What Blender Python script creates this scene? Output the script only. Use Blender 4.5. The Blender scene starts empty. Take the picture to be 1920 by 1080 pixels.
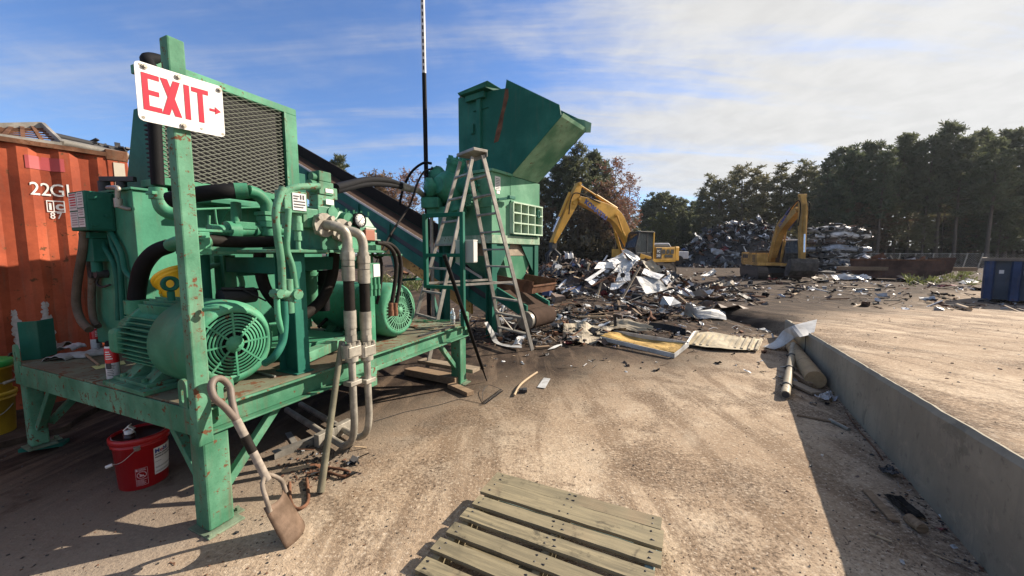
import bpy, math, random
from mathutils import Vector, Matrix, noise
R = random.Random(11)
S = bpy.context.scene
COL = S.collection
PI = math.pi
V = Vector

# ------------------------------------------------------------------ survey of the place (camera height 1.65 m)
F = 707.0; HC = 1.65; PIT = math.atan(65 / F)
_c, _s = math.cos(PIT), math.sin(PIT)
def ray(x, y):
    a = (x - 960) / F; b = (540 - y) / F
    return (a, _c + b * _s, -_s + b * _c)
def G(x, y, z=0.0):                        # point of the level z seen at a pixel of the photo
    d = ray(x, y); t = (z - HC) / d[2]
    return V((d[0] * t, d[1] * t, z))
def atY(x, y, Y):                          # point at distance Y
    d = ray(x, y); t = Y / d[1]
    return V((d[0] * t, Y, HC + d[2] * t))
class Frame:                               # a local frame standing on the ground, x axis at azimuth az
    def __init__(s, o, az):
        s.o = V(o); s.az = az; h = math.radians(az)
        s.U = (math.sin(h), math.cos(h)); s.N = (-math.cos(h), math.sin(h)); s.rz = PI / 2 - h
    def w(s, u, v, z=0.0):
        return V((s.o.x + u * s.U[0] + v * s.N[0], s.o.y + u * s.U[1] + v * s.N[1], s.o.z + z))
    def loc(s, p):
        x, y = p[0] - s.o.x, p[1] - s.o.y
        return V((x * s.U[0] + y * s.U[1], x * s.N[0] + y * s.N[1], p[2] - s.o.z))
    def _pl(s, x, y, n, k):
        d = ray(x, y); t = (k + s.o.x * n[0] + s.o.y * n[1]) / (d[0] * n[0] + d[1] * n[1])
        return s.loc((d[0] * t, d[1] * t, HC + d[2] * t))
    def v(s, x, y, k): return s._pl(x, y, s.N, k)
    def u(s, x, y, k): return s._pl(x, y, s.U, k)
    def z(s, x, y, k): return s.loc(G(x, y, k))

# ------------------------------------------------------------------ mesh builder
def cr(pts, n=6):                          # smooth curve through points
    P = [V(p) for p in pts]; out = []
    for i in range(len(P) - 1):
        a = P[i - 1] if i else P[0] * 2 - P[1]
        b, c = P[i], P[i + 1]
        d = P[i + 2] if i + 2 < len(P) else c * 2 - b
        for k in range(n):
            t = k / n
            out.append(.5 * ((2 * b) + (c - a) * t + (2 * a - 5 * b + 4 * c - d) * t * t + (3 * b - a - 3 * c + d) * t ** 3))
    out.append(P[-1]); return out
def basis(d, up=(0, 0, 1)):
    d = V(d).normalized(); up = V(up)
    if abs(d.dot(up.normalized())) > .98: up = V((0, 1, 0)) if abs(d.y) < .9 else V((1, 0, 0))
    x = d.cross(up).normalized(); return x, x.cross(d).normalized(), d
class MB:
    def __init__(s): s.vs = []; s.fs = []; s.ms = []; s.sm = []; s.cm = 0
    def add(s, vs, fs, sm=False):
        o = len(s.vs); s.vs += [tuple(v) for v in vs]
        for f in fs: s.fs.append([i + o for i in f]); s.ms.append(s.cm); s.sm.append(sm)
    def box(s, a, b):
        x0, y0, z0 = [min(a[i], b[i]) for i in range(3)]; x1, y1, z1 = [max(a[i], b[i]) for i in range(3)]
        s.add([(x0, y0, z0), (x1, y0, z0), (x1, y1, z0), (x0, y1, z0), (x0, y0, z1), (x1, y0, z1), (x1, y1, z1), (x0, y1, z1)],
              [(0, 3, 2, 1), (4, 5, 6, 7), (0, 1, 5, 4), (1, 2, 6, 5), (2, 3, 7, 6), (3, 0, 4, 7)]); return s
    def obox(s, c, sz, M=None):
        M = M or Matrix.Identity(3); c = V(c)
        k = [(-1, -1, -1), (1, -1, -1), (1, 1, -1), (-1, 1, -1), (-1, -1, 1), (1, -1, 1), (1, 1, 1), (-1, 1, 1)]
        s.add([c + M @ V((a * sz[0] / 2, b * sz[1] / 2, d * sz[2] / 2)) for a, b, d in k],
              [(0, 3, 2, 1), (4, 5, 6, 7), (0, 1, 5, 4), (1, 2, 6, 5), (2, 3, 7, 6), (3, 0, 4, 7)]); return s
    def beam(s, p, q, w, h, up=(0, 0, 1)):
        p, q = V(p), V(q); x, y, d = basis(q - p, up)
        M = Matrix((x, y, d)).transposed(); s.obox((p + q) / 2, (w, h, (q - p).length), M); return s
    def tube(s, pts, r, n=10, cap=True):
        P = [V(p) for p in pts]; L = len(P); rr = r if isinstance(r, (list, tuple)) else [r] * L
        x, y, d = basis(P[1] - P[0]); vs = []; fs = []
        for i in range(L):
            t = (P[min(i + 1, L - 1)] - P[max(i - 1, 0)]).normalized()
            x = (x - t * x.dot(t)).normalized(); y = t.cross(x)
            for k in range(n):
                a = 2 * PI * k / n; vs.append(P[i] + (x * math.cos(a) + y * math.sin(a)) * rr[i])
        for i in range(L - 1):
            for k in range(n): k2 = (k + 1) % n; fs.append((i * n + k, i * n + k2, (i + 1) * n + k2, (i + 1) * n + k))
        s.add(vs, fs, True)
        if cap:
            s.add(vs[:n], [tuple(range(n))[::-1]]); s.add(vs[-n:], [tuple(range(n))])
        return s
    def cyl(s, p, q, r, r2=None, n=14, smooth=True):
        p, q = V(p), V(q); x, y, d = basis(q - p); r2 = r if r2 is None else r2; vs = []
        for pp, rr in ((p, r), (q, r2)):
            vs += [pp + (x * math.cos(2 * PI * k / n) + y * math.sin(2 * PI * k / n)) * rr for k in range(n)]
        s.add(vs, [(k, (k + 1) % n, n + (k + 1) % n, n + k) for k in range(n)], smooth)
        s.add(vs[:n], [tuple(range(n))[::-1]]); s.add(vs[n:], [tuple(range(n))]); return s
    def lathe(s, prof, o=(0, 0, 0), ax=(0, 0, 1), n=24, smooth=True, cap=True):   # prof: (radius, along)
        o = V(o); x, y, d = basis(ax); vs = []
        for r, t in prof:
            vs += [o + d * t + (x * math.cos(2 * PI * k / n) + y * math.sin(2 * PI * k / n)) * r for k in range(n)]
        fs = [(i * n + k, i * n + (k + 1) % n, (i + 1) * n + (k + 1) % n, (i + 1) * n + k) for i in range(len(prof) - 1) for k in range(n)]
        s.add(vs, fs, smooth)
        if cap:
            if prof[0][0] > 1e-4: s.add(vs[:n], [tuple(range(n))[::-1]])
            if prof[-1][0] > 1e-4: s.add(vs[-n:], [tuple(range(n))])
        return s
    def prism(s, poly, o, ex, ey, t):
        o, ex, ey = V(o), V(ex), V(ey); ez = ex.cross(ey).normalized(); n = len(poly)
        a = [o + ex * p[0] + ey * p[1] for p in poly]; b = [q + ez * t for q in a]
        s.add(a + b, [tuple(range(n))[::-1], tuple(range(n, 2 * n))] + [(k, (k + 1) % n, n + (k + 1) % n, n + k) for k in range(n)]); return s
    def hexa(s, b, t):                      # four bottom points, four top points
        s.add(list(b) + list(t), [(3, 2, 1, 0), (4, 5, 6, 7), (0, 1, 5, 4), (1, 2, 6, 5), (2, 3, 7, 6), (3, 0, 4, 7)]); return s
    def grid(s, fn, nu, nv, sm=False):
        vs = [fn(i / nu, j / nv) for j in range(nv + 1) for i in range(nu + 1)]
        s.add(vs, [(j * (nu + 1) + i, j * (nu + 1) + i + 1, (j + 1) * (nu + 1) + i + 1, (j + 1) * (nu + 1) + i) for j in range(nv) for i in range(nu)], sm); return s
    def text(s, body, size, o, ex, ey, bold=.0, depth=.0, wrap=None, align='LEFT'):
        cu = bpy.data.curves.new('lettering', 'FONT'); cu.body = body; cu.size = size; cu.offset = bold; cu.resolution_u = 3; cu.align_x = align
        ob = bpy.data.objects.new('lettering', cu); COL.objects.link(ob)
        dg = bpy.context.evaluated_depsgraph_get(); me = bpy.data.meshes.new_from_object(ob.evaluated_get(dg))
        o = V(o or (0, 0, 0)); ex, ey = V(ex), V(ey)
        vs = [(wrap(v.co.x, v.co.y) if wrap else o + ex * v.co.x + ey * v.co.y) for v in me.vertices]
        s.add(vs, [tuple(p.vertices) for p in me.polygons])
        bpy.data.objects.remove(ob); bpy.data.meshes.remove(me); bpy.data.curves.remove(cu); return s
    def build(s, name, mat, parent=None, bevel=0, solid=0, loc=None, rz=0, rot=None):
        me = bpy.data.meshes.new(name); me.from_pydata(s.vs, [], s.fs)
        for m in (mat if isinstance(mat, (list, tuple)) else [mat]): me.materials.append(m)
        me.polygons.foreach_set('material_index', s.ms); me.polygons.foreach_set('use_smooth', s.sm); me.update()
        ob = bpy.data.objects.new(name, me); COL.objects.link(ob)
        if parent: ob.parent = parent
        if loc is not None: ob.location = loc
        if rz: ob.rotation_euler = (0, 0, rz)
        if rot is not None: ob.rotation_euler = rot
        if solid:
            k = ob.modifiers.new('thickness', 'SOLIDIFY'); k.thickness = solid; k.offset = 0
        if bevel:
            k = ob.modifiers.new('bevel', 'BEVEL'); k.width = bevel; k.segments = 2; k.limit_method = 'ANGLE'; k.angle_limit = .7
        return ob
def tag(o, label=None, cat=None, group=None, kind=None):
    if label: o['label'] = label
    if cat: o['category'] = cat
    if group: o['group'] = group
    if kind: o['kind'] = kind
    return o
def thing(name, label, cat, loc=(0, 0, 0), rz=0, group=None):
    o = bpy.data.objects.new(name, None); o.empty_display_size = .1; COL.objects.link(o)
    o.location = loc; o.rotation_euler = (0, 0, rz); return tag(o, label, cat, group)
def dup(root, loc=None, rz=None, label=None, scale=None):
    def cp(o, par):
        c = o.copy(); COL.objects.link(c); c.parent = par
        for ch in o.children: cp(ch, c)
        return c
    r = cp(root, None)
    if loc is not None: r.location = loc
    if rz is not None: r.rotation_euler = (0, 0, rz)
    if label: r['label'] = label
    if scale: r.scale = scale
    return r

# ------------------------------------------------------------------ materials
class NT:
    def __init__(s, m):
        m.use_nodes = True; s.t = m.node_tree; s.t.nodes.clear(); s.L = s.t.links.new
    def n(s, typ, **kw):
        k = s.t.nodes.new(typ)
        for a, b in kw.items():
            if a.startswith('i_'): k.inputs[a[2:].replace('_', ' ')].default_value = b
            else: setattr(k, a, b)
        return k
    def noise(s, co, scale, detail=4, rough=.6, dist=0):
        k = s.n('ShaderNodeTexNoise'); k.inputs['Scale'].default_value = scale; k.inputs['Detail'].default_value = detail
        k.inputs['Roughness'].default_value = rough; k.inputs['Distortion'].default_value = dist
        if co: s.L(co, k.inputs['Vector'])
        return k.outputs['Fac']
    def map(s, co, scale=(1, 1, 1), rot=(0, 0, 0)):
        k = s.n('ShaderNodeMapping'); k.inputs['Scale'].default_value = scale; k.inputs['Rotation'].default_value = rot; s.L(co, k.inputs['Vector']); return k.outputs[0]
    def ramp(s, f, a, b, lo=0., hi=1.):      # smooth step
        k = s.n('ShaderNodeMapRange', interpolation_type='SMOOTHSTEP'); s.L(f, k.inputs['Value'])
        k.inputs['From Min'].default_value = a; k.inputs['From Max'].default_value = b; k.inputs['To Min'].default_value = lo; k.inputs['To Max'].default_value = hi; return k.outputs[0]
    def math(s, op, a, b=None):
        k = s.n('ShaderNodeMath', operation=op)
        for i, q in enumerate((a, b)):
            if q is None: continue
            if isinstance(q, (int, float)): k.inputs[i].default_value = q
            else: s.L(q, k.inputs[i])
        return k.outputs[0]
    def mix(s, f, a, b, mode='MIX'):
        k = s.n('ShaderNodeMix', data_type='RGBA', blend_type=mode)
        for i, q in ((0, f), (6, a), (7, b)):
            if isinstance(q, (int, float)): k.inputs[i].default_value = q
            elif isinstance(q, tuple): k.inputs[i].default_value = (*q[:3], 1)
            else: s.L(q, k.inputs[i])
        return k.outputs[2]
    def out(s, col, rough=.6, metal=0., bump=None, bstr=.3, bdist=.01, **kw):
        b = s.n('ShaderNodeBsdfPrincipled')
        for i, q in (('Base Color', col), ('Roughness', rough), ('Metallic', metal)):
            if isinstance(q, tuple): b.inputs[i].default_value = (*q[:3], 1)
            elif isinstance(q, (int, float)): b.inputs[i].default_value = q
            else: s.L(q, b.inputs[i])
        for k, q in kw.items(): b.inputs[k.replace('_', ' ')].default_value = q
        if bump is not None:
            k = s.n('ShaderNodeBump'); k.inputs['Strength'].default_value = bstr; k.inputs['Distance'].default_value = bdist
            s.L(bump, k.inputs['Height']); s.L(k.outputs[0], b.inputs['Normal'])
        o = s.n('ShaderNodeOutputMaterial'); s.L(b.outputs[0], o.inputs[0])
RUST = (.13, .055, .028); DIRT = (.135, .10, .068)
def paint(name, col, rough=.45, var=.25, rust=.3, dirt=.35, scale=2.5, metal=0., bump=.15, streak=True, fade=None, spec=.2):
    """painted or bare surface with faded areas, chips of rust, runs of dirt"""
    m = bpy.data.materials.new(name); t = NT(m); co = t.n('ShaderNodeTexCoord').outputs['Object']
    n1 = t.noise(co, scale, 5); n2 = t.noise(co, scale * 9, 6, .7); n3 = t.noise(co, scale * 40, 3)
    fd = fade or tuple(min(1, c * 1.2 + .012) for c in col)
    c = t.mix(t.ramp(n1, .35, .7), tuple(k * (1 - var) for k in col), fd)
    if dirt:
        st = t.noise(t.map(co, (6, 6, .7)), 2.2, 5, .65) if streak else n2
        c = t.mix(t.math('MULTIPLY', t.ramp(st, .5, .8), dirt), c, DIRT)
    rg = rough
    if rust:
        k = t.math('ADD', t.math('MULTIPLY', n2, .72), t.math('MULTIPLY', n1, .28))
        f = t.ramp(k, .68 - .16 * rust, .70 - .13 * rust)
        c = t.mix(f, c, t.mix(n3, (.06, .03, .02), (.2, .085, .04)))
        rg = t.math('ADD', t.math('MULTIPLY', f, .4), rough)
    c = t.mix(.3, c, t.mix(n3, (.2, .2, .2), (.78, .78, .78)), 'OVERLAY')
    t.out(c, rg, metal, t.math('ADD', n3, t.math('MULTIPLY', n2, 2.)), bump, .004, Specular_IOR_Level=spec); return m
def plain(name, col, rough=.5, metal=0., var=.2, scale=8, bump=.1, **kw):
    m = bpy.data.materials.new(name); t = NT(m); co = t.n('ShaderNodeTexCoord').outputs['Object']
    n = t.noise(co, scale, 5, .65)
    c = t.mix(n, tuple(k * (1 - var) for k in col), tuple(min(1, k * (1 + var)) for k in col))
    t.out(c, rough, metal, n, bump, .004, **kw); return m
def wood(name, col, dark, ax=(1, 14, 14), rough=.8, stain=.3):
    m = bpy.data.materials.new(name); t = NT(m); co = t.n('ShaderNodeTexCoord').outputs['Object']
    oi = t.n('ShaderNodeObjectInfo').outputs['Random']
    ad = t.n('ShaderNodeVectorMath', operation='ADD'); t.L(co, ad.inputs[0]); t.L(t.math('MULTIPLY', oi, 37.), ad.inputs[1]); co = ad.outputs[0]
    g = t.noise(t.map(co, ax), 3.2, 6, .62, .6); b = t.noise(co, 3., 4)
    c = t.mix(t.ramp(g, .3, .72), dark, col); c = t.mix(t.math('MULTIPLY', t.ramp(b, .5, .75), stain), c, tuple(k * .45 for k in dark))
    c = t.mix(t.math('MULTIPLY', oi, .4), c, tuple(k * 1.2 for k in col)); c = t.mix(t.math('MULTIPLY', t.math('FRACT', t.math('MULTIPLY', oi, 5.7)), .45), c, dark)
    c = t.mix(t.math('MULTIPLY', t.ramp(t.noise(co, 7., 6, .7, .4), .55, .68), stain), c, tuple(k * .38 for k in dark)); c = t.mix(t.math('MULTIPLY', t.ramp(t.noise(co, 1.7, 4, .6), .52, .7), stain * .6), c, (.24, .165, .10))
    t.out(c, rough, 0., g, .35, .006); return m
M = {}
GREEN = (.052, .265, .148)
M['green'] = paint('seafoam_paint', GREEN, .55, .35, .5, .68, 2., fade=(.09, .31, .185))
M['tank'] = paint('shaded_tank_paint', (.045, .215, .13), .6, .3, .3, .5, 1.3, fade=(.075, .27, .17), spec=.15)  # seafoam copy darkened, putting the shade of the unlit tank face into colour
M['oily'] = paint('oil_stained_seafoam', (.06, .235, .135), .45, .35, .5, .95, 5., spec=.35)
M['green_worn'] = paint('worn_seafoam_paint', (.068, .25, .142), .65, .4, .78, .72, 2.6, fade=(.13, .31, .20))
M['deck'] = paint('trodden_deck_paint', (.19, .145, .10), .8, .45, .95, .95, 1.3, streak=False, fade=(.17, .205, .14))
M['hop'] = paint('shaded_hopper_paint', (.013, .12, .085), .6, .25, .28, .22, 1.0, fade=(.03, .16, .115), spec=.15)  # darkened copy: shade on the hopper and unit parts put into the colour
M['hop_pale'] = paint('faded_sunlit_hopper_paint', (.075, .27, .155), .6, .3, .36, .3, 1.1, fade=(.15, .34, .22), spec=.15)  # paler copy for lit faces, sunlight put into the colour besides fading
M['rust'] = paint('rusty_steel', (.16, .075, .042), .85, .5, .9, .5, 5.)
M['yellow'] = paint('yellow_machine_paint', (.58, .32, .05), .45, .22, .32, .35, 1.2)
M['yellow_old'] = paint('weathered_yellow_paint', (.50, .29, .075), .6, .35, .62, .55, 1.2)
M['yellow_pail'] = plain('yellow_plastic', (.85, .5, .02), .35, var=.06)
M['steel'] = paint('grey_steel', (.27, .255, .225), .45, .3, .3, .3, 5., metal=.4)
M['alu'] = paint('weathered_aluminium', (.30, .285, .255), .55, .3, .15, .5, 5., metal=.35)
M['zinc'] = paint('zinc_plated_steel', (.33, .31, .265), .5, .3, .3, .5, 8., metal=.3)
M['black'] = plain('black_rubber', (.008, .008, .009), .7, var=.4, Specular_IOR_Level=.12)
M['hose'] = plain('dusty_black_hose', (.018, .015, .013), .7, var=.7, scale=14, Specular_IOR_Level=.12)
M['dark'] = plain('dark_metal', (.03, .03, .032), .6, var=.4)
M['void'] = plain('black_core', (.008, .008, .009), .8)
M['white'] = plain('white_print', (.62, .62, .6), .6, var=.06)
M['white_enamel'] = paint('white_enamel', (.60, .61, .62), .4, .15, .34, .4, 2., fade=(.68, .69, .7))
M['red_letter'] = plain('red_print', (.38, .006, .028), .5, var=.12, Specular_IOR_Level=.2)
M['red'] = plain('red_plastic', (.33, .010, .014), .35, var=.12)
M['can_red'] = plain('red_print_tin', (.5, .015, .02), .3, var=.1)
M['blueink'] = plain('blue_ink', (.02, .045, .22), .5)
M['ink'] = plain('black_ink', (.03, .03, .035), .6)
M['glass'] = plain('tinted_glass', (.025, .035, .04), .08, var=.1, bump=0, Alpha=.82)
M['clear'] = plain('clear_plastic', (.85, .88, .9), .08, var=.03, bump=.05, Transmission_Weight=.85)
M['cloth'] = plain('grey_rag', (.3, .28, .26), .95, var=.5, scale=14)
M['sheet_grey'] = paint('bare_sheet_metal', (.42, .43, .44), .4, .3, .25, .4, 2., metal=.4)
M['sheet_tan'] = paint('buff_sheet_metal', (.33, .285, .21), .55, .25, .4, .55, 3.)
M['sheet_pale'] = paint('pale_sheet_metal', (.44, .45, .45), .5, .3, .34, .55, 2.5, fade=(.52, .53, .53))
M['sheet_brown'] = paint('brown_sheet_metal', (.15, .11, .09), .6, .4, .6, .5, 3.)
M['foam'] = paint('crumbling_yellow_foam', (.50, .33, .11), .95, .5, .75, .8, 4., bump=.6, streak=False)
M['sheet_cream'] = paint('cream_sheet_metal', (.52, .45, .32), .6, .3, .35, .55, 2.5)
M['blue_bin'] = paint('blue_bin_paint', (.05, .066, .09), .7, .3, .5, .45, 1.)
M['wood'] = wood('old_wood', (.30, .21, .13), (.13, .085, .05))
M['plank'] = wood('weathered_plank', (.31, .25, .18), (.15, .115, .08))
M['log'] = wood('pole_wood', (.42, .30, .16), (.20, .13, .07))
M['pallet'] = wood('treated_deal', (.285, .24, .145), (.12, .105, .066), stain=.75)
M['pallet_blue'] = wood('blue_stained_deal', (.20, .31, .32), (.12, .19, .19))
M['bark'] = wood('pine_bark', (.13, .095, .07), (.055, .04, .03), (8, 8, 1.5))
M['tyre'] = plain('tyre_rubber', (.03, .03, .03), .8, var=.3)
M['stick_pale'] = wood('pale_wood', (.50, .38, .24), (.30, .22, .14))
def foliage(name, cols, rough=.6):
    m = bpy.data.materials.new(name); t = NT(m); co = t.n('ShaderNodeTexCoord').outputs['Object']; oi = t.n('ShaderNodeObjectInfo').outputs['Random']
    c = t.mix(t.ramp(t.noise(co, .55, 3), .35, .65), cols[0], cols[1]); c = t.mix(t.ramp(t.noise(co, 2.6, 2), .5, .7), c, cols[2])
    c = t.mix(t.math('MULTIPLY', oi, .75), c, cols[3]); c = t.mix(t.math('MULTIPLY', t.math('FRACT', t.math('MULTIPLY', oi, 7.3)), .5), c, cols[2])
    b = t.n('ShaderNodeBsdfPrincipled'); t.L(c, b.inputs['Base Color']); b.inputs['Roughness'].default_value = rough
    tr = t.n('ShaderNodeBsdfTranslucent'); t.L(c, tr.inputs[0]); mx = t.n('ShaderNodeMixShader'); mx.inputs[0].default_value = .4
    t.L(b.outputs[0], mx.inputs[1]); t.L(tr.outputs[0], mx.inputs[2]); o = t.n('ShaderNodeOutputMaterial'); t.L(mx.outputs[0], o.inputs[0]); return m
M['needles'] = foliage('pine_needles', [(.06, .085, .045), (.095, .12, .055), (.14, .15, .075), (.10, .105, .06)])
M['needles_light'] = foliage('yellow_green_leaves', [(.05, .08, .02), (.09, .12, .03), (.14, .15, .045), (.11, .11, .04)])
M['red_leaf'] = foliage('rusty_leaves', [(.15, .06, .045), (.21, .09, .06), (.26, .14, .08), (.17, .10, .07)])
M['brown_leaf'] = foliage('dry_leaves', [(.13, .08, .05), (.18, .115, .06), (.24, .16, .09), (.14, .11, .06)])
# ------------------------------------------------------------------ light and sky
AZ, EL = math.radians(67.5), math.radians(31.0)
SD = V((math.sin(AZ) * math.cos(EL), math.cos(AZ) * math.cos(EL), math.sin(EL)))
w = bpy.data.worlds.new('World'); S.world = w
t = NT(w); sky = t.n('ShaderNodeTexSky', sky_type='NISHITA', sun_disc=False, sun_elevation=EL, sun_rotation=AZ, altitude=50, air_density=1.0, dust_density=.6, ozone_density=2.2)
dv = t.n('ShaderNodeTexCoord').outputs['Generated']
sx = t.n('ShaderNodeSeparateXYZ'); t.L(dv, sx.inputs[0])
dz = t.math('ADD', t.math('MAXIMUM', sx.outputs[2], 0.), .16)
cx = t.n('ShaderNodeCombineXYZ'); t.L(t.math('DIVIDE', sx.outputs[0], dz), cx.inputs[0]); t.L(t.math('DIVIDE', sx.outputs[1], dz), cx.inputs[1])
p1 = t.map(cx.outputs[0], (.55, 1.15, 1), (0, 0, -.35))          # streaked high cloud
n1 = t.noise(p1, 1.1, 9, .6, .7); n2 = t.noise(t.map(cx.outputs[0], (.45, 3.6, 1), (0, 0, -.75)), 1.1, 8, .66, .5); n3 = t.noise(cx.outputs[0], 5.5, 6, .6, .3)
dt = t.n('ShaderNodeVectorMath', operation='DOT_PRODUCT'); t.L(dv, dt.inputs[0]); dt.inputs[1].default_value = SD
toward = dt.outputs['Value']                                      # cloud thickens towards the east where the sun stands
bias = t.math('ADD', t.ramp(toward, .42, .95, -.02, .21), t.ramp(sx.outputs[1], .05, -.5, 0., .12))  # second term adds unseen cloud behind the camera to fill the shade
dens = t.math('ADD', t.math('ADD', t.math('MULTIPLY', n1, .44), t.math('MULTIPLY', n2, .46)), t.math('ADD', t.math('MULTIPLY', n3, .10), bias))
cm = t.ramp(dens, .42, .68)
cm = t.math('MULTIPLY', cm, t.math('MAXIMUM', t.ramp(toward, .1, .85, .5, .97), t.ramp(sx.outputs[1], .05, -.6, 0., .2)))
glow = t.ramp(toward, .3, 1., 0., 1.)
lumi = t.math('ADD', t.ramp(n3, .3, .7, -.25, .25), t.math('ADD', t.math('MULTIPLY', glow, .6), 3.6))
cl = t.n('ShaderNodeVectorMath', operation='SCALE'); cl.inputs[0].default_value = (1., .985, .955); t.L(lumi, cl.inputs['Scale'])
tint = t.mix(1., sky.outputs[0], (.60, .74, .98), 'MULTIPLY')
sc = t.mix(cm, tint, cl.outputs[0])
bg = t.n('ShaderNodeBackground'); t.L(sc, bg.inputs[0]); bg.inputs[1].default_value = .096
o = t.n('ShaderNodeOutputWorld'); t.L(bg.outputs[0], o.inputs[0])
ld = bpy.data.lights.new('sun', 'SUN'); ld.energy = 5.; ld.angle = math.radians(.5); ld.color = (1., .87, .72)
lo = bpy.data.objects.new('sun', ld); COL.objects.link(lo); lo.rotation_euler = SD.to_track_quat('Z', 'Y').to_euler(); lo.location = SD * 60
cd = bpy.data.cameras.new('camera'); cd.sensor_width = 36; cd.lens = 36 * F / 1920; cd.clip_end = 3000; cd.clip_start = .05
co_ = bpy.data.objects.new('camera', cd); COL.objects.link(co_); co_.location = (0, 0, HC); co_.rotation_euler = (PI / 2 - PIT, 0, 0); S.camera = co_
S.view_settings.view_transform = 'Standard'; S.view_settings.look = 'None'; S.view_settings.exposure = 1.02; S.view_settings.gamma = 1

# ------------------------------------------------------------------ ground
def earth(name):
    m = bpy.data.materials.new(name); t = NT(m); co = t.n('ShaderNodeNewGeometry').outputs['Position']
    sp = t.n('ShaderNodeSeparateXYZ'); t.L(co, sp.inputs[0])
    big = t.noise(co, .55, 5, .6); mid = t.noise(co, 2.6, 6, .65, .3); fine = t.noise(co, 22, 5, .7); grit = t.noise(co, 95, 3, .7)
    trk = t.noise(t.map(co, (2.2, .33, 1), (0, 0, .62)), 1.5, 6, .65, .4)
    conc = t.mix(t.ramp(big, .38, .66), (.32, .24, .165), (.50, .40, .29)); pat = t.noise(co, 1.15, 7, .68, .8)
    conc = t.mix(t.math('MULTIPLY', t.ramp(pat, .47, .63), .8), conc, (.185, .13, .087))
    conc = t.mix(t.ramp(mid, .5, .75), conc, (.27, .195, .13)); conc = t.mix(t.math('MULTIPLY', t.ramp(trk, .49, .61), .7), conc, (.175, .122, .08))
    conc = t.mix(t.math('MULTIPLY', t.ramp(fine, .5, .72), .55), conc, (.17, .13, .095)); conc = t.mix(t.math('MULTIPLY', t.ramp(mid, .52, .3), .3), conc, (.56, .48, .37))
    spk = t.noise(co, 42, 5, .75)
    spk2 = t.noise(co, 15, 5, .72); clus = t.ramp(pat, .40, .62, .16, 1.)
    conc = t.mix(t.math('MULTIPLY', t.ramp(spk2, .53, .60), t.math('MULTIPLY', clus, .6)), conc, (.13, .095, .068)); conc = t.mix(t.math('MULTIPLY', t.ramp(spk, .53, .585), t.math('MULTIPLY', clus, .85)), conc, (.075, .057, .043)); conc = t.mix(t.math('MULTIPLY', t.ramp(spk, .45, .38), .5), conc, (.62, .54, .43))
    # greyer, oil-stained slab round the power unit
    d = t.math('ADD', t.math('ADD', sp.outputs[0], t.math('MULTIPLY', sp.outputs[1], -.42)), t.math('MULTIPLY', t.math('SUBTRACT', mid, .5), 1.4))
    slab = t.ramp(d, -1.9, -3.1)
    sl = t.mix(t.ramp(big, .4, .65), (.23, .19, .15), (.33, .28, .225)); sl = t.mix(t.ramp(mid, .55, .72), sl, (.07, .058, .05))
    c = t.mix(t.math('MULTIPLY', slab, .8), conc, sl)
    # dark churned earth of the scrap yard
    q = t.math('ADD', t.math('ADD', sp.outputs[1], t.math('MULTIPLY', sp.outputs[0], -.62)), t.math('MULTIPLY', t.math('SUBTRACT', big, .5), 4.))
    yard = t.ramp(q, 2.6, 5.6)
    mud = t.mix(t.ramp(mid, .35, .7), (.024, .017, .013), (.066, .046, .033)); mud = t.mix(t.math('MULTIPLY', t.ramp(trk, .50, .64), .6), mud, (.155, .112, .078))
    mud = t.mix(t.math('MULTIPLY', t.ramp(fine, .55, .7), .6), mud, (.035, .028, .024))
    c = t.mix(yard, c, mud)
    c = t.mix(.34, c, t.mix(grit, (.15, .15, .15), (.85, .85, .85)), 'OVERLAY')
    h = t.math('ADD', t.math('ADD', t.math('MULTIPLY', mid, .9), fine), t.math('MULTIPLY', grit, .4))
    t.out(c, .95, 0., h, .7, .014, Specular_IOR_Level=.15); return m
M['earth'] = earth('dirty_concrete_and_earth')
# the walled ramp on the right: wall line from photo points
W0, W1 = G(1854, 1077), G(1470, 630)
WD = (W1 - W0).normalized(); WN = V((WD.y, -WD.x, 0)); WLEN = (W1 - W0).length
HW0 = .655
def ramp_h(wd): return max(-.06, HW0 * (1 - wd / (WLEN * 1.98)))
def gz(x, y): return .018 * noise.noise((x * .35, y * .35, 3)) * min(1, max(0, (y - 5) / 6)) * 2
mb = MB()
xs = [-400, -150, -60, -25] + [-14 + i * .7 for i in range(72)] + [42, 60, 100, 200, 500]
ys = [-60, -12] + [-4 + i * .7 for i in range(66)] + [48, 60, 80, 120, 200, 500, 1500]
mb.add([(x, y, gz(x, y) if abs(x) < 45 and 0 < y < 60 else 0) for y in ys for x in xs],
       [(j * len(xs) + i, j * len(xs) + i + 1, (j + 1) * len(xs) + i + 1, (j + 1) * len(xs) + i) for j in range(len(ys) - 1) for i in range(len(xs) - 1)], True)
tag(mb.build('ground', M['earth']), kind='structure')
mb = MB(); ws = [-9 + i * .35 for i in range(int((WLEN * 1.9 + 9.8) / .35) + 1)]; ss = [0, .04, .15, .35] + [.35 + .45 * i for i in range(1, 30)] + [16, 20, 28, 40, 60]
def rp(wd, s):
    side = 0
    if wd > WLEN: side = -min(1.6, (wd - WLEN) * .55)            # beyond the wall the fill spills down to the left
    h = ramp_h(wd); k = 1.
    if wd > WLEN and s < .3: k = s / .3
    s2 = s + side * (1 - min(1, s / 2.5)) if s < 2.5 else s
    p = W0 + WD * wd + WN * (s2 + .022)
    return V((p.x, p.y, (h * k if h > 0 else h) + (.035 * noise.noise((p.x * .8, p.y * .8, 0)) + .018 * noise.noise((p.x * 3, p.y * 3, 5))) * min(1, h * 4 + .1) * min(1, .15 + max(0, s) * .8) + (-.012 if s < .03 else .014)))
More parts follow.
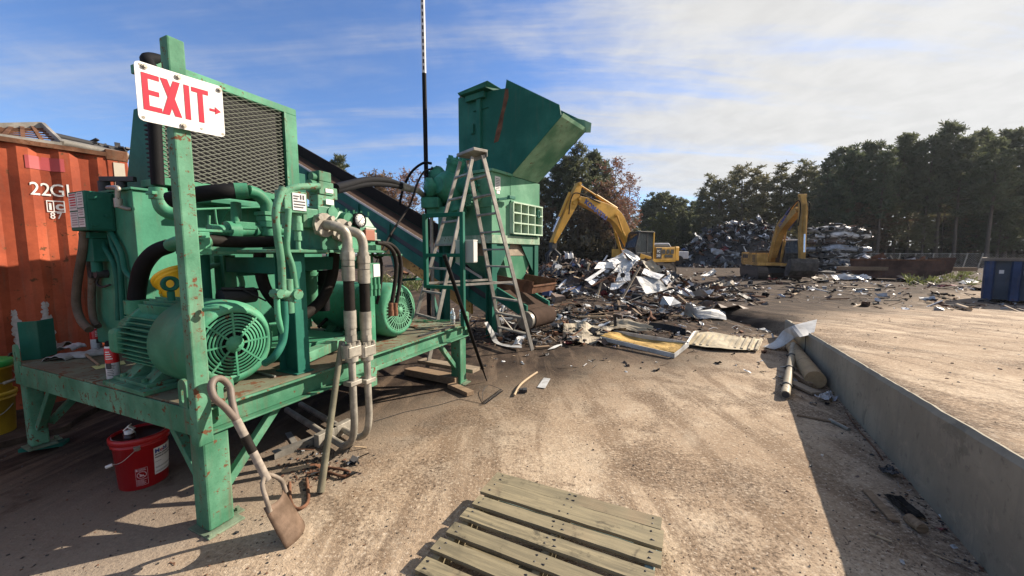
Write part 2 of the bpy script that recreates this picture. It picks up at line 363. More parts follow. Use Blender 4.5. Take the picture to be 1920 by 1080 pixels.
mb.add([rp(a, b) for b in ss for a in ws], [(j * len(ws) + i, j * len(ws) + i + 1, (j + 1) * len(ws) + i + 1, (j + 1) * len(ws) + i)[::-1] for j in range(len(ss) - 1) for i in range(len(ws) - 1)], True)
tag(mb.build('dirt_ramp', M['earth']), kind='structure')
def concrete(name):
    m = bpy.data.materials.new(name); t = NT(m); co = t.n('ShaderNodeTexCoord').outputs['Object']
    a = t.noise(co, 1.6, 5); b = t.noise(co, 14, 5, .7); g = t.noise(t.map(co, (9, 9, .8)), 1.6, 5, .6)
    c = t.mix(t.ramp(a, .35, .68), (.20, .18, .14), (.275, .25, .195)); c = t.mix(t.math('MULTIPLY', t.ramp(g, .5, .75), .45), c, (.16, .145, .12))
    c = t.mix(t.math('MULTIPLY', t.ramp(b, .56, .72), .6), c, (.12, .10, .08)); c = t.mix(t.math('MULTIPLY', t.ramp(t.noise(co, 5, 7, .7, .6), .56, .66), .55), c, (.30, .26, .20)); c = t.mix(t.math('MULTIPLY', t.ramp(t.noise(co, 3.1, 7, .7, 1.), .58, .66), .5), c, (.10, .09, .07)); t.out(c, .9, 0., t.math('ADD', b, a), .4, .012); return m
M['concrete'] = concrete('cast_concrete')
mb = MB(); n = 220; wl = [-9 + (WLEN + 9) * i / n for i in range(n + 1)]
sec = []
for a in wl:
    e = .005 * noise.noise((a * 2.3, 1, 0)) + .006 * noise.noise((a * 7, 4, 0)) - .03 * max(0, noise.noise((a * 9, 9, 0)) - .3) - .04 * max(0, noise.noise((a * 23, 2, 0)) - .35); h = ramp_h(a)
    sec.append([W0 + WD * a + V((0, 0, -.2)), W0 + WD * a + V((0, 0, h * .5)) + WN * .004 * noise.noise((a, 7, 0)), W0 + WD * a + V((0, 0, h - .02 + e)), W0 + WD * a + WN * .025 + V((0, 0, h + .012 + e)), W0 + WD * a + WN * .16 + V((0, 0, h - .03)), W0 + WD * a + WN * .18 + V((0, 0, -.2))])
mb.add([q for r in sec for q in r], [(i * 6 + k, (i + 1) * 6 + k, (i + 1) * 6 + (k + 1) % 6, i * 6 + (k + 1) % 6) for i in range(n) for k in range(6)] + [tuple(range(6)), tuple(range(n * 6, n * 6 + 6))[::-1]])
wall = tag(mb.build('retaining_wall', M['concrete']), 'low cast concrete retaining wall along the edge of the dirt ramp', 'wall')
mb = MB()
for a in (WLEN * .70,):
    p = W0 + WD * a - WN * .004; mb.obox(p + V((0, 0, ramp_h(a) * .48)), (.016, .006, ramp_h(a) * .93), Matrix((WD, WN, V((0, 0, 1)))).transposed())
mb.build('expansion_joint', M['dark'], wall)

# raised slab under the container
b = MB(); sl_ = [G(-700, 1010), G(-300, 918), G(0, 842), G(60, 826), G(122, 811), G(150, 790), G(185, 770)]; sl_ += [V((-1.9, 5.2, 0)), V((-1., 9, 0)), V((-12, 12, 0)), V((-14, 2, 0))]
nn_ = len(sl_); b.add([p + V((0, 0, .055)) for p in sl_], [tuple(range(nn_))]); b.add([p + V((0, 0, -.02)) for p in sl_] + [p + V((0, 0, .055)) for p in sl_], [(k, (k + 1) % nn_, nn_ + (k + 1) % nn_, nn_ + k) for k in range(nn_)])
tag(b.build('concrete_slab', M['earth']), kind='structure')
# ------------------------------------------------------------------ hydraulic power unit on its skid
ST = Frame(G(393, 1003), 24.3)
PU = thing('hydraulic_power_unit', 'seafoam green hydraulic power unit with two electric motors mounted on a steel table', 'power unit', ST.o, ST.rz)
g, gw = M['green'], M['green_worn']
LU, LV, ZD = 2.93, 2.42, .77
def part(name, mb, mat, parent=None, bevel=.004, label=None):
    o = mb.build(name, mat, parent or PU, bevel)
    if label: o['label'] = label
    return o
SK = .038
def skew(pts): return [(u - SK * v, v, z) for u, v, z in pts]
b = MB(); b.hexa(skew([(0, 0, .758), (LU, 0, .758), (LU, LV, .758), (0, LV, .758)]), skew([(0, 0, ZD), (LU, 0, ZD), (LU, LV, ZD), (0, LV, ZD)])); part('deck', b, M['deck'], bevel=0, label='trodden steel deck plate with rust and oil')
b = MB()
b.box((0, .035, .614), (LU, .047, .742)); b.box((0, -.02, .744), (LU, .05, .756)); b.box((0, -.02, .60), (LU, .05, .612))
b.hexa(skew([(-.012, -.02, .598), (-.001, -.02, .598), (-.001, LV, .598), (-.012, LV, .598)]), skew([(-.012, -.02, .757), (-.001, -.02, .757), (-.001, LV, .757), (-.012, LV, .757)])); b.box((LU + .001, -.02, .598), (LU + .012, LV, .757)); b.box((0, LV - .012, .60), (LU, LV, .756))
for u in (.7, 1.45, 2.2): b.box((u, .06, .61), (u + .05, LV - .02, .755))
fr = part('deck_frame', b, gw, bevel=.003)
def lug(o, ex):
    pl = [(-.045, -.02), (.045, -.02)] + [(.045 * math.cos(a), .16 + .045 * math.sin(a)) for a in [i * PI / 10 for i in range(11)]]
    sl = [(.014 * math.cos(a), .15 + .014 * math.sin(a)) for a in [-PI / 2 + i * PI / 6 for i in range(-6, 7)]]
    sl = [(.013, .075)] + [(.013 * math.cos(i * PI / 6), .135 + .013 * math.sin(i * PI / 6)) for i in range(7)] + [(-.013, .075)]
    k = MB(); n = len(pl); k.prism(pl[:1] + pl[1:2] + pl[2:] + [pl[0]] + [(0, .06)] + sl[::-1] + [(0, .06)], o, ex, (0, 0, 1), .016)
    part('lifting_lug', k, gw, bevel=0)
lug((-.013, .14, .72), (0, 1, 0)); lug((.12, -.021, .72), (1, 0, 0)); lug((-.013 - SK * LV, LV - .06, .72), (0, 1, 0)); lug((LU - .06, -.021, .72), (1, 0, 0))
bl_leg = ST.z(60, 766, 0)
for (u, v) in ((0, 0), (LU - .17, .0), (-SK * LV + .005, LV - .11), (LU - .17, LV - .2)):
    lw = .10 if v > 2 and u < 1 else .14; z0 = .056 if lw < .12 else 0
    b = MB(); b.box((u, v, z0 + .014), (u + lw, v + lw, .597)); lg = part('leg', b, gw, bevel=.012)
    b = MB(); b.box((u - .03, v - .05, z0 + .001), (u + lw + .03, v + lw + .02, z0 + .013)); b.box((u + lw + .03, v + .03, z0 + .001), (u + lw + .075, v + .10, z0 + .013)); b.cyl((u + lw + .05, v + .065, z0 + .013), (u + lw + .05, v + .065, z0 + .035), .014, n=6); b.cyl((u - .015, v - .03, z0 + .013), (u - .015, v - .03, z0 + .03), .012, n=6)
    part('foot_plate', b, paint('dusty_foot_plate', (.16, .22, .15), .8, .4, .4, .8, 6., streak=False), lg, bevel=.002)
    su = 1 if u < 1 else -1; sv = 1 if v < 1 else -1
    b = MB(); cx, cy = u + lw / 2, v + lw / 2
    b.beam((cx + su * .07, cy, .22), (cx + su * .42, cy, .597), .05, .05); part('brace', b, gw, lg)
    b = MB(); b.beam((cx, cy + sv * .07, .22), (cx, cy + sv * .42, .597), .05, .05); part('brace', b, gw, lg)
# sign post at the near corner
b = MB(); b.box((-.062, -.096, .585), (.014, -.022, 2.735)); part('sign_post', b, gw, bevel=.008)
b = MB(); b.tube([(-.0, -.113, 1.345), (.02, -.15, 1.35), (.05, -.165, 1.352)], .012); part('hook', b, M['green'])

# oil tank and cooler
TV = 1.48; TU0 = ST.v(251, 400, TV).x; TU1 = 2.05; TZ = ST.v(251, 356, TV).z; TB = 2.38
b = MB(); b.box((TU0, TV, .85), (TU1, TB, TZ)); b.box((TU0 + .1, TV + .1, .771), (TU1 - .1, TB - .1, .85))
b.box((TU0 - .015, TV - .02, TZ + .001), (TU1 + .015, TB + .02, TZ + .02))
b.hexa([(TU0 + .42, TV - .24, TZ - .06), (1.85, TV - .24, TZ - .06), (1.85, TV - .002, TZ - .06), (TU0 + .42, TV - .002, TZ - .06)], [(TU0 + .42, TV - .24, TZ - .02), (1.85, TV - .24, TZ - .02), (1.85, TV - .002, TZ - .002), (TU0 + .42, TV - .002, TZ - .002)])
for u in (.95, 1.35): b.prism([(0, 0), (0, -.2), (-.22, 0)], (u, TV - .003, TZ - .062), (0, 1, 0), (0, 0, 1), .012)
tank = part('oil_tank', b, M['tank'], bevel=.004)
CV = 1.42; CU0, CU1, CZ0, CZ1 = ST.v(300, 300, CV).x, ST.v(554, 188, CV).x, ST.v(440, 352, CV).z - .06, ST.v(345, 128, CV).z
b = MB()
b.box((CU0, CV, CZ1 - .07), (CU1, CV + .34, CZ1)); b.box((CU0, CV, CZ0), (CU1, CV + .34, CZ0 + .06)); b.box((CU1 - .13, CV - .002, CZ0 + .06), (CU1, CV + .34, CZ1 - .07))
b.box((CU0, CV, CZ0 + .06), (CU0 + .05, CV + .03, CZ1 - .07))
cool = part('oil_cooler', b, g, bevel=.005)
b = MB(); b.box((CU0 + .06, CV + .05, CZ0 + .06), (CU1 - .13, CV + .30, CZ1 - .07))
for i in range(22): z = CZ0 + .09 + i * .038; b.box((CU0 + .03, CV + .07, z), (CU0 + .06, CV + .28, z + .012))
part('cooler_core', b, M['void'], cool, bevel=0)
b = MB(); m0, m1 = CU0 + .02, CU1 - .13; dx = .045; nr = 46; dzr = (CZ1 - CZ0 - .13) / nr; nx = int((m1 - m0) / dx)
for r in range(nr):
    for i in range(nx):
        x0 = m0 + i * dx; za = CZ0 + .06 + r * dzr + (dzr if (i + r) % 2 else 0); zb = CZ0 + .06 + r * dzr + (0 if (i + r) % 2 else dzr)
        b.add([(x0, CV - .006, za - .0024), (x0 + dx, CV - .006, zb - .0024), (x0 + dx, CV - .002, zb + .0024), (x0, CV - .002, za + .0024)], [(0, 1, 2, 3)])
part('mesh_guard', b, plain('bare_mesh_wire', (.16, .175, .135), .65), cool, bevel=0, label='expanded metal mesh guard over black cooler core')
b = MB()
for z in (CZ0 + .2, CZ0 + .52, CZ0 + .84): b.box((CU1 - .14, CV - .012, z), (CU1 - .12, CV - .003, z + .02))
b.box((CU1 - .145, CV - .010, CZ0 + .05), (CU1 - .125, CV - .003, CZ1 - .07)); part('edge_strip', b, gw, cool, bevel=0)
su0 = ST.v(288, 300, CV + .35).x; sb1, st1 = ST.u(233, 353, su0).y, ST.u(250, 205, su0); sz1 = st1.z
b = MB(); b.hexa([(su0, CV + .35, TZ + .021), (CU1, CV + .35, TZ + .021), (CU1, sb1, TZ + .021), (su0, sb1, TZ + .021)],
                 [(su0, CV + .35, sz1), (CU1, CV + .35, sz1), (CU1, st1.y, sz1), (su0, st1.y, sz1)]); part('fan_shroud', b, M['hop'], cool, bevel=.004)
b = MB(); b.box((1.25, 1.98, TZ + .022), (2.26, 2.40, 2.66)); part('unseen_shadow_box', b, M['hop'], cool)  # unseen box added behind the cooler to cast shade on the container
b = MB(); q = [ST.v(x, y, 1.30 + k) for x, y, k in ((296, 347, 0), (290, 230, 0), (287, 140, 0), (275, 113, .06), (290, 110, .14), (318, 118, .2))]; b.tube(cr(q, 5), .042, 12); part('hose', b, M['black'], bevel=0)
b = MB(); q = ST.v(296, 352, 1.3); b.cyl(q + V((0, 0, -.09)), q, .06, .055); b.box(q + V((-.06, -.05, -.06)), q + V((.06, .05, -.035))); b.tube(cr([q + V((0, 0, -.06)), q + V((.01, -.02, -.16)), q + V((.06, -.05, -.2)), q + V((.12, -.1, -.2))], 5), .05, 12); part('pipe_elbow', b, g)

# switch box with conduits on the back end of the tank
JV0 = ST.u(216, 395, TU0).y; JU0 = ST.v(160, 395, JV0).x; JV1 = ST.u(130, 395, JU0).y; JZ1 = ST.u(158, 356, JU0).z; JZ0 = ST.u(158, 432, JU0).z; JH = JZ1 - JZ0; JW = JV1 - JV0
b = MB(); b.box((JU0, JV0, JZ0), (TU0 - .003, JV1, JZ1)); jb = part('switch_box', b, M['hop'], bevel=.008)
b = MB(); b.box((JU0 + .015, JV0 - .007, JZ0 + .015), (TU0 - .02, JV0 - .001, JZ1 - .02)); b.box((JU0 + .02, JV0 - .016, JZ1 - .065), (JU0 + .06, JV0 - .007, JZ1 - .05)); b.box((JU0 + .02, JV0 - .016, JZ0 + .035), (JU0 + .06, JV0 - .007, JZ0 + .05)); b.cyl((TU0 - .06, JV0 - .016, JZ0 + .12), (TU0 - .06, JV0 - .006, JZ0 + .12), .014); part('box_door', b, M['hop'], jb, bevel=.002)
b = MB(); b2 = MB()
for (s0, s1, t0, t1, n, red) in ((.06, .42, .58, .96, 5, 0), (.47, .93, .52, .95, 6, 1), (.06, .42, .34, .55, 3, 0), (.47, .93, .09, .48, 6, 0), (.06, .42, .09, .31, 3, 0)):
    b.box((JU0 - .004, JV0 + JW * s0, JZ0 + JH * t0), (JU0 - .001, JV0 + JW * s1, JZ0 + JH * t1))
    for i in range(n):
        z = JZ0 + JH * (t1 - (i + .8) * (t1 - t0) / (n + .6)); b2.cm = 0 if red and i < 5 else 1
        b2.box((JU0 - .0055, JV0 + JW * s0 + .008, z), (JU0 - .0042, JV0 + JW * s1 - .008 - R.random() * .02, z + JH * (t1 - t0) / n * .45))
part('warning_label', b, M['white'], jb, bevel=0, label='white warning notices printed in red and grey')
part('warning_print', b2, [M['red_letter'], plain('grey_ink', (.25, .24, .25))], jb, bevel=0)
def conduit(pts, r, mat, name='conduit', par=None, n=10, sub=6):
    k = MB(); k.tube(cr(pts, sub), r, n); return part(name, k, mat, par, bevel=0)
rcm = paint('rusty_conduit', (.13, .10, .075), .8, .4, .6, .7)
def pu(lst, u): return [ST.u(x, y, u + (k[0] if k else 0)) for x, y, *k in lst]
conduit(pu([(158, 432), (155, 470), (145, 530), (143, 570), (152, 600), (168, 618)], JU0 + .05), .030, rcm)
conduit(pu([(168, 432), (166, 470), (172, 520), (172, 570), (176, 600), (184, 612)], JU0 + .12), .026, rcm)
conduit(pu([(190, 432), (195, 460), (212, 492), (220, 530), (222, 600)], TU0 - .03), .019, M['hop'])
conduit(pu([(204, 428), (212, 462), (224, 490), (228, 540), (231, 600)], TU0 - .03), .019, M['hop'])
conduit(pu([(200, 424), (215, 448), (228, 475), (234, 505), (243, 518), (250, 524)], TU0 - .03), .019, M['hop'])
q = ST.u(182, 470, TU0 - .05); b = MB(); b.box((TU0 - .10, q.y - .08, q.z - .09), (TU0 - .002, q.y + .08, q.z + .1)); b.box((TU0 - .12, q.y - .1, q.z + .101), (TU0 - .002, q.y + .1, q.z + .15)); b.cyl((TU0 - .06, q.y, q.z - .18), (TU0 - .06, q.y, q.z - .09), .035); part('level_switch', b, M['hop'])
b = MB()
for x in (174, 184): q = ST.u(x, 514, TU0 - .06); b.cyl((TU0 - .08, q.y, q.z), (TU0 - .002, q.y, q.z), .035, n=14)
b.tube(cr(pu([(184, 520), (182, 532), (192, 538), (206, 534)], TU0 - .03), 5), .010, 6); part('filler_plug', b, M['dark'])
b = MB(); b.cyl((TU0 + .06, 2.1, TZ + .02), (TU0 + .06, 2.1, TZ + .12), .04); b.cyl((TU0 + .08, 1.85, TZ + .02), (TU0 + .08, 1.85, TZ + .13), .035); b.beam((TU0 + .0, 1.98, TZ + .12), (TU0 + .12, 1.72, TZ + .12), .035, .04); part('breather_cap', b, M['dark'])
b = MB(); q = [ST.u(x, y, TU0 - .05) for x, y in ((203, 352), (220, 352), (221, 360), (221, 372))]; b.tube(cr(q, 4), .018, 8); e = q[-1]; b.cyl(e + V((0, 0, -.07)), e, .026); b.tube([e + V((0, 0, -.06)), e + V((.03, -.05, -.08)), e + V((.05, -.06, -.08))], .015); part('vent_pipe', b, M['steel'], bevel=0)

# electric motors
def motor(u, v, z, style):
    ax = (0, 1, 0); o = (u, v, z); RC = .282
    b = MB()
    if style == 0: b.lathe([(.215, .40), (.215, .84), (.235, .845), (.235, .90), (.12, .94), (.05, .95), (.045, 1.05)], o, ax, 32)
    else: b.lathe([(.272, .40), (.276, .42), (.276, 1.02), (.25, 1.06), (.12, 1.08), (.05, 1.09), (.045, 1.2)], o, ax, 40)
    for k in range(40 if style == 0 else 0):
        a = 2 * PI * k / 40 + .04
        if abs(a - 1.5 * PI) < .55: continue
        c, s_ = math.cos(a), math.sin(a); r0, r1 = .205, .268
        # cooling fins lie flat on the flanks and upright on the crown
        e = (c * .35 + (math.copysign(1, c) if abs(c) > .7 else 0) * .65, s_ * .35 + (math.copysign(1, s_) if abs(s_) >= .7 else 0) * .65); L_ = math.hypot(*e); e = (e[0] / L_, e[1] / L_); nn = (-e[1] * .0035, e[0] * .0035)
        P = [(c * r0 - nn[0], s_ * r0 - nn[1]), (c * r0 + nn[0], s_ * r0 + nn[1]), (c * r0 + e[0] * .075 + nn[0], s_ * r0 + e[1] * .075 + nn[1]), (c * r0 + e[0] * .075 - nn[0], s_ * r0 + e[1] * .075 - nn[1])]
        b.prism(P, (u, v + .84, z), (1, 0, 0), (0, 0, 1), .43)
    mt = part('electric_motor', b, g, bevel=0)
    b = MB(); b.lathe([(.205, .012), (.215, .002), (.24, .012), (.262, .035), (.276, .07), (RC, .12), (RC, .42), (RC - .012, .43), (RC - .012, .10), (.205, .02)], o, ax, 56, cap=False)
    part('fan_cover', b, g, mt, bevel=0)
    b = MB(); b.lathe([(.0, .05), (.235, .05), (.235, .054)], o, ax, 32); part('fan_void', b, M['void'], mt, bevel=0)
    b = MB()
    if style == 0:
        b.lathe([(.0, -.006), (.030, -.006), (.033, .004), (.056, .006), (.056, .012), (0, .012)], o, ax, 28)
        for k in range(6):
            r = .080 + .021 * k; b.lathe([(r, .006), (r + .0115, .006), (r + .0115, .014), (r, .014), (r, .006)], o, ax, 48, cap=False)
        for k in range(8):
            a = k * PI / 4 + .03; d = V((math.cos(a), 0, math.sin(a))); b.beam(V(o) + d * .05 + V((0, .010, 0)), V(o) + d * .212 + V((0, .010, 0)), .012, .011, (0, 1, 0))
    else:
        b.lathe([(.0, .004), (.035, .004), (.036, .014), (0, .014)], o, ax, 20)
        for r, wd in ((.07, .01), (.135, .012), (.195, .016)): b.lathe([(r, .006), (r + wd, .006), (r + wd, .014), (r, .014), (r, .006)], o, ax, 48, cap=False)
        for k in range(36):
            a = k * 2 * PI / 36; d = V((math.cos(a), 0, math.sin(a))); b.beam(V(o) + d * (.03 if k % 3 == 0 else .07) + V((0, .010, 0)), V(o) + d * .212 + V((0, .010, 0)), .009 if k % 2 else .012, .009, (0, 1, 0))
    part('fan_grille', b, M['green'] if style == 0 else M['hop_pale'], mt, bevel=0)
    b = MB(); zb = ZD + .001; zt = z - .17
    for s_ in (-1, 1):
        for (va, vb) in ((v + .44, v + .56), (v + .70, v + .82)):
            b.hexa([(u + s_ * .27, va, zb + .05), (u + s_ * .12, va, zb + .05), (u + s_ * .12, vb, zb + .05), (u + s_ * .27, vb, zb + .05)][::s_ or 1], [(u + s_ * .19, va, zt), (u + s_ * .10, va, zt), (u + s_ * .10, vb, zt), (u + s_ * .19, vb, zt)][::s_ or 1])
        b.box((u + s_ * .12, v + .42, zb + .03), (u + s_ * .30, v + .86, zb + .052)); b.box((u + s_ * .08, v + .36, zb), (u + s_ * .34, v + .90, zb + .029))
        for va in (v + .5, v + .78): b.cyl((u + s_ * .275, va, zb + .05), (u + s_ * .275, va, zb + .075), .018, n=6)
    part('motor_foot', b, gw, mt, bevel=.004)
    b = MB()
    if style == 0: b.box((u - .29, v + .80, z - .09), (u - .20, v + .93, z + .08))
    else: b.box((u + .205, v + .30, z - .09), (u + .33, v + .56, z + .12)); b.cyl((u + .30, v + .28, z), (u + .30, v + .56, z), .1, n=20)
    part('terminal_box', b, M['green'], mt, bevel=.03)
    b = MB(); b.cyl((u, v + 1.0, z), (u, v + 1.3, z), .11, n=20); b.cyl((u, v + .95, z), (u, v + .999, z), .17, n=24); part('hydraulic_pump', b, g, mt)
motor(.295, .15, 1.062, 0); motor(1.89, .165, 1.062, 1)

# stand of columns and beams carrying the valve block
def hsec(u0, v0, u1, v1, z0, z1):
    k = MB(); k.box((u0, v0, z0), (u1, v0 + .012, z1)); k.box((u0, v1 - .012, z0), (u1, v1, z1)); um = (u0 + u1) / 2; k.box((um - .005, v0 + .0125, z0), (um + .005, v1 - .0125, z1)); return k
ZS = 1.675
p = ST.z(562, 697, ZD)
b = hsec(p.x - .05, .045, p.x + .05, .25, ZD + .001, ZS - .022); b.box((p.x - .07, .03, ZD + .001), (p.x + .07, .27, ZD + .012)); part('column', b, M['hop'])
p2 = ST.z(697, 645, ZD); b = MB(); b.box((p2.x - .03, p2.y - .03, ZD + .001), (p2.x + .03, p2.y + .03, ZS - .022)); part('column', b, g)
b = hsec(p.x - .05, .86, p.x + .04, 1.0, ZD + .001, ZS - .04); part('column', b, g)
b = MB(); b.box((p.x - .04, .255, 1.50), (p.x + .0, .855, 1.62)); b.box((p.x + .055, .30, 1.51), (p2.x - .025, .36, 1.62)); b.box((p2.x - .02, p2.y + .035, 1.5), (p2.x + .02, .855, 1.62)); b.box((p.x + .05, .9, 1.46), (p2.x - .03, .95, 1.6)); part('cross_beam', b, M['hop'])
b = MB(); b.box((p.x - .20, -.03, ZS - .02), (1.50, .42, ZS)); b.box((1.52, -.02, ZS - .05), (1.72, .3, ZS - .03)); b.box((p.x - .28, .5, ZS - .03), (1.5, .95, ZS - .01)); part('shelf', b, gw)

# valve block, stacked valves, gauge
u0, u1 = ST.v(604, 462, 0).x, ST.v(706, 462, 0).x
b = MB(); b.box((u0, .0, ZS + .001), (u1, .40, ZS + .20)); b.box((u1 + .003, .04, ZS + .001), (u1 + .10, .34, ZS + .10))
man = part('valve_block', b, M['oily'], bevel=.006)
def runz(y): return ST.v(650, y, .05).z
b = MB(); zt = ZS + .202
b.box((u0 - .20, .03, zt - .05), (u0 - .13, .16, zt + .09)); b.box((u0 - .125, .025, zt - .04), (u0 + .0, .2, zt + .10)); b.box((u0 + .003, .03, zt), (u0 + .16, .22, zt + .13)); b.hexa([(u0 + .163, .03, zt), (u1 + .02, .03, zt), (u1 + .02, .22, zt), (u0 + .163, .22, zt)], [(u0 + .163, .06, zt + .12), (u1 - .03, .06, zt + .09), (u1 - .03, .20, zt + .09), (u0 + .163, .20, zt + .12)])
b.cyl((u0 + .13, .02, zt + .09), (u0 + .13, .1, zt + .09), .045, n=18); b.cyl((u0 + .26, .0, zt + .05), (u0 + .26, .1, zt + .06), .05, n=18); b.cyl((u0 + .38, .01, zt + .05), (u0 + .38, .1, zt + .06), .04, n=14)
for du, dz in ((-.165, .06), (-.165, -.02)): b.cyl((u0 + du, .015, zt + dz), (u0 + du, .03, zt + dz), .026, n=16)
for i in range(9): b.cyl((u0 + .2 + .04 * i, .05 + .1 * (i % 2), zt + .1), (u0 + .2 + .04 * i, .05 + .1 * (i % 2), zt + .135), .010, n=6)
part('directional_valve', b, M['oily'], man, bevel=.008)
b = MB(); ua = u0 + .03
b.box((ua, .06, zt + .132), (ua + .15, .16, zt + .22)); b.box((ua + .01, .05, zt + .223), (ua + .14, .17, zt + .32)); b.box((ua + .02, .06, zt + .323), (ua + .13, .16, zt + .40)); b.cyl((ua - .04, .1, zt + .28), (ua + .01, .1, zt + .28), .045); b.box((ua + .143, .08, zt + .2), (ua + .2, .14, zt + .29)); b.cyl((ua - .02, .1, zt + .35), (ua + .02, .1, zt + .35), .03)
part('pilot_valve', b, gw, man, bevel=.006)
b = MB(); b.box((ua + .06, .0445, zt + .15), (ua + .13, .049, zt + .19)); b.box((ua + .06, .0445, zt + .24), (ua + .13, .049, zt + .27)); part('name_plate', b, M['white'], man, bevel=0)
gc = ST.v(675, 413, -.02)
b = MB(); b.lathe([(.03, .0), (.058, 0), (.06, -.01), (.06, .035), (.0, .04)], (gc.x, gc.y, gc.z), (0, 1, 0), 24); b.cyl((gc.x, gc.y + .02, gc.z - .05), (gc.x, gc.y + .02, gc.z - .16), .012); ga = part('pressure_gauge', b, M['black'], man, bevel=0)
b = MB(); b.lathe([(.0, -.003), (.05, -.003), (.05, .001)], (gc.x, gc.y, gc.z), (0, 1, 0), 24); b.build('gauge_dial', M['white'], ga)
b = MB(); b.beam((gc.x - .028, gc.y - .006, gc.z - .028), (gc.x + .03, gc.y - .006, gc.z + .03), .004, .003, (0, 1, 0)); b.build('gauge_needle', M['ink'], ga)
b = MB()
for i in range(12):
    a = i * PI / 6; d = V((math.cos(a), 0, math.sin(a))); b.beam(V((gc.x, gc.y - .0045, gc.z)) + d * .038, V((gc.x, gc.y - .0045, gc.z)) + d * .047, .004, .002, (0, 1, 0))
b.build('dial_mark', M['ink'], ga)
rc = ST.v(690, 440, .0)
b = MB(); b.box((rc.x - .055, -.03, rc.z - .05), (rc.x + .05, .05, rc.z + .04)); part('solenoid', b, plain('oxide_red_tin', (.26, .09, .05), .6), man)
b = MB(); b.box((rc.x - .10, -.015, rc.z - .045), (rc.x - .057, .04, rc.z + .02)); b.box((rc.x + .052, -.015, rc.z - .05), (rc.x + .09, .04, rc.z + .02)); b.box((rc.x - .03, -.01, rc.z + .042), (rc.x + .09, .03, rc.z + .06)); part('solenoid_coil', b, M['zinc'], man)
# connection box with conduits
c0 = ST.v(533, 377, -.02)
b = MB(); b.box((c0.x - .02, -.05, c0.z - .075), (c0.x + .15, .05, c0.z + .075)); cb = part('pressure_switch', b, gw, bevel=.006)
b = MB(); b.box((c0.x + .035, -.056, c0.z - .055), (c0.x + .135, -.051, c0.z + .06)); b.build('name_plate', M['white_enamel'], cb)
b = MB()
for i, (wd, z) in enumerate(((.04, .035), (.03, .018), (.085, .0), (.085, -.02), (.07, -.038))): b.box((c0.x + .042, -.0585, c0.z + z), (c0.x + .042 + wd, -.0562, c0.z + z + .008))
b.box((c0.x + .09, -.0585, c0.z + .02), (c0.x + .1, -.0562, c0.z + .05)); b.box((c0.x + .11, -.0585, c0.z + .02), (c0.x + .12, -.0562, c0.z + .05)); b.build('plate_print', M['ink'], cb)
b = MB(); uu = c0.x + .10
for (r, z0, z1, n) in ((.03, -.14, -.076, 14), (.036, -.19, -.14, 8), (.022, -.23, -.19, 12), (.028, -.26, -.23, 6), (.016, -.33, -.26, 10)): b.cyl((uu, .0, c0.z + z0), (uu, .0, c0.z + z1), r, n=n)
b.tube([(uu, 0, c0.z - .32), (uu + .03, .0, c0.z - .335), (uu + .16, .02, c0.z - .335)], .013); part('pipe_fitting', b, M['hop_pale'], cb)
def pv(lst, v): return [ST.v(x, y, v + (k[0] if k else 0)) for x, y, *k in lst]
conduit(pv([(531, 352), (523, 372), (517, 400), (520, 440), (527, 490), (530, 545)], -.07), .024, gw)
conduit(pv([(541, 392), (539, 430), (538, 468), (548, 500), (554, 540)], -.06), .020, gw)
conduit(pv([(531, 362), (545, 354), (565, 350), (598, 349)], -.03), .024, gw)
b = MB(); a0, a1 = ST.v(514, 551, -.06), ST.v(556, 551, -.06)
b.tube([a0, a1], .034, 12); b.cyl(a0 + V((.02, -.04, 0)), a0 + V((.02, .04, 0)), .03, n=8); b.cyl(a1 + V((-.02, -.05, 0)), a1 + V((-.02, .04, 0)), .036, n=10); b.cyl(a0 + V((.1, 0, .09)), a0 + V((.1, 0, -.14)), .03)
part('conduit_body', b, gw)
conduit(pv([(519, 560), (521, 590), (526, 612), (533, 630)], -.06), .018, g)
conduit(pv([(533, 565), (534, 600), (530, 640), (515, 668), (497, 681, .1)], -.06), .024, M['hop'])
# plumbing between tank and stand
b = MB(); q = pv([(465, 358), (482, 364), (498, 380), (502, 398)], .62); b.tube(cr(q, 6), .048, 12); e = q[-1]
q0 = ST.v(440, 358, .66); b.tube([q0, q[0]], .06, 14); b.box((e.x - .07, e.y - .07, e.z - .03), (e.x + .07, e.y + .07, e.z)); b.box((e.x - .06, e.y - .06, e.z - .075), (e.x + .06, e.y + .06, e.z - .032))
for (r, z0, z1, n) in ((.075, -.12, -.077, 8), (.06, -.16, -.12, 16), (.066, -.19, -.16, 16), (.042, -.24, -.19, 16), (.052, -.30, -.24, 16)): b.cyl((e.x, e.y, e.z + z0), (e.x, e.y, e.z + z1), r, n=n)
part('return_pipe', b, g)
conduit(pv([(440, 358, 0), (415, 359, .02), (380, 363, .1), (345, 369, .22), (318, 375, .30)], .66), .056, M['black'], 'hose', n=14)
b = MB(); q = pv([(392, 432), (440, 434), (480, 432), (560, 430)], .66); b.tube(q, .045, 14); z = q[1]; b.cyl(z + V((-.06, 0, 0)), z + V((.02, 0, 0)), .075, n=16); b.box(z + V((-.02, -.05, .02)), z + V((.14, .05, .075))); b.cyl(z + V((.06, .08, .06)), z + V((.08, .1, .23)), .035); b.cyl(q[2] + V((-.02, 0, 0)), q[2] + V((.05, 0, 0)), .06, n=10); part('suction_pipe', b, g)
b = MB(); b.tube(pv([(358, 393), (405, 391), (440, 390), (505, 388)], .9), .010, 6); b.tube(cr(pv([(403, 392), (405, 410), (409, 425), (420, 428), (445, 427)], .9), 4), .009, 6); b.tube(cr(pv([(392, 404), (392, 425), (396, 433), (410, 434)], 1.1), 4), .012, 6); part('pilot_tube', b, g)
conduit(pv([(388, 450), (430, 453), (480, 454), (528, 452)], .5), .042, M['hose'], 'hose', n=12)
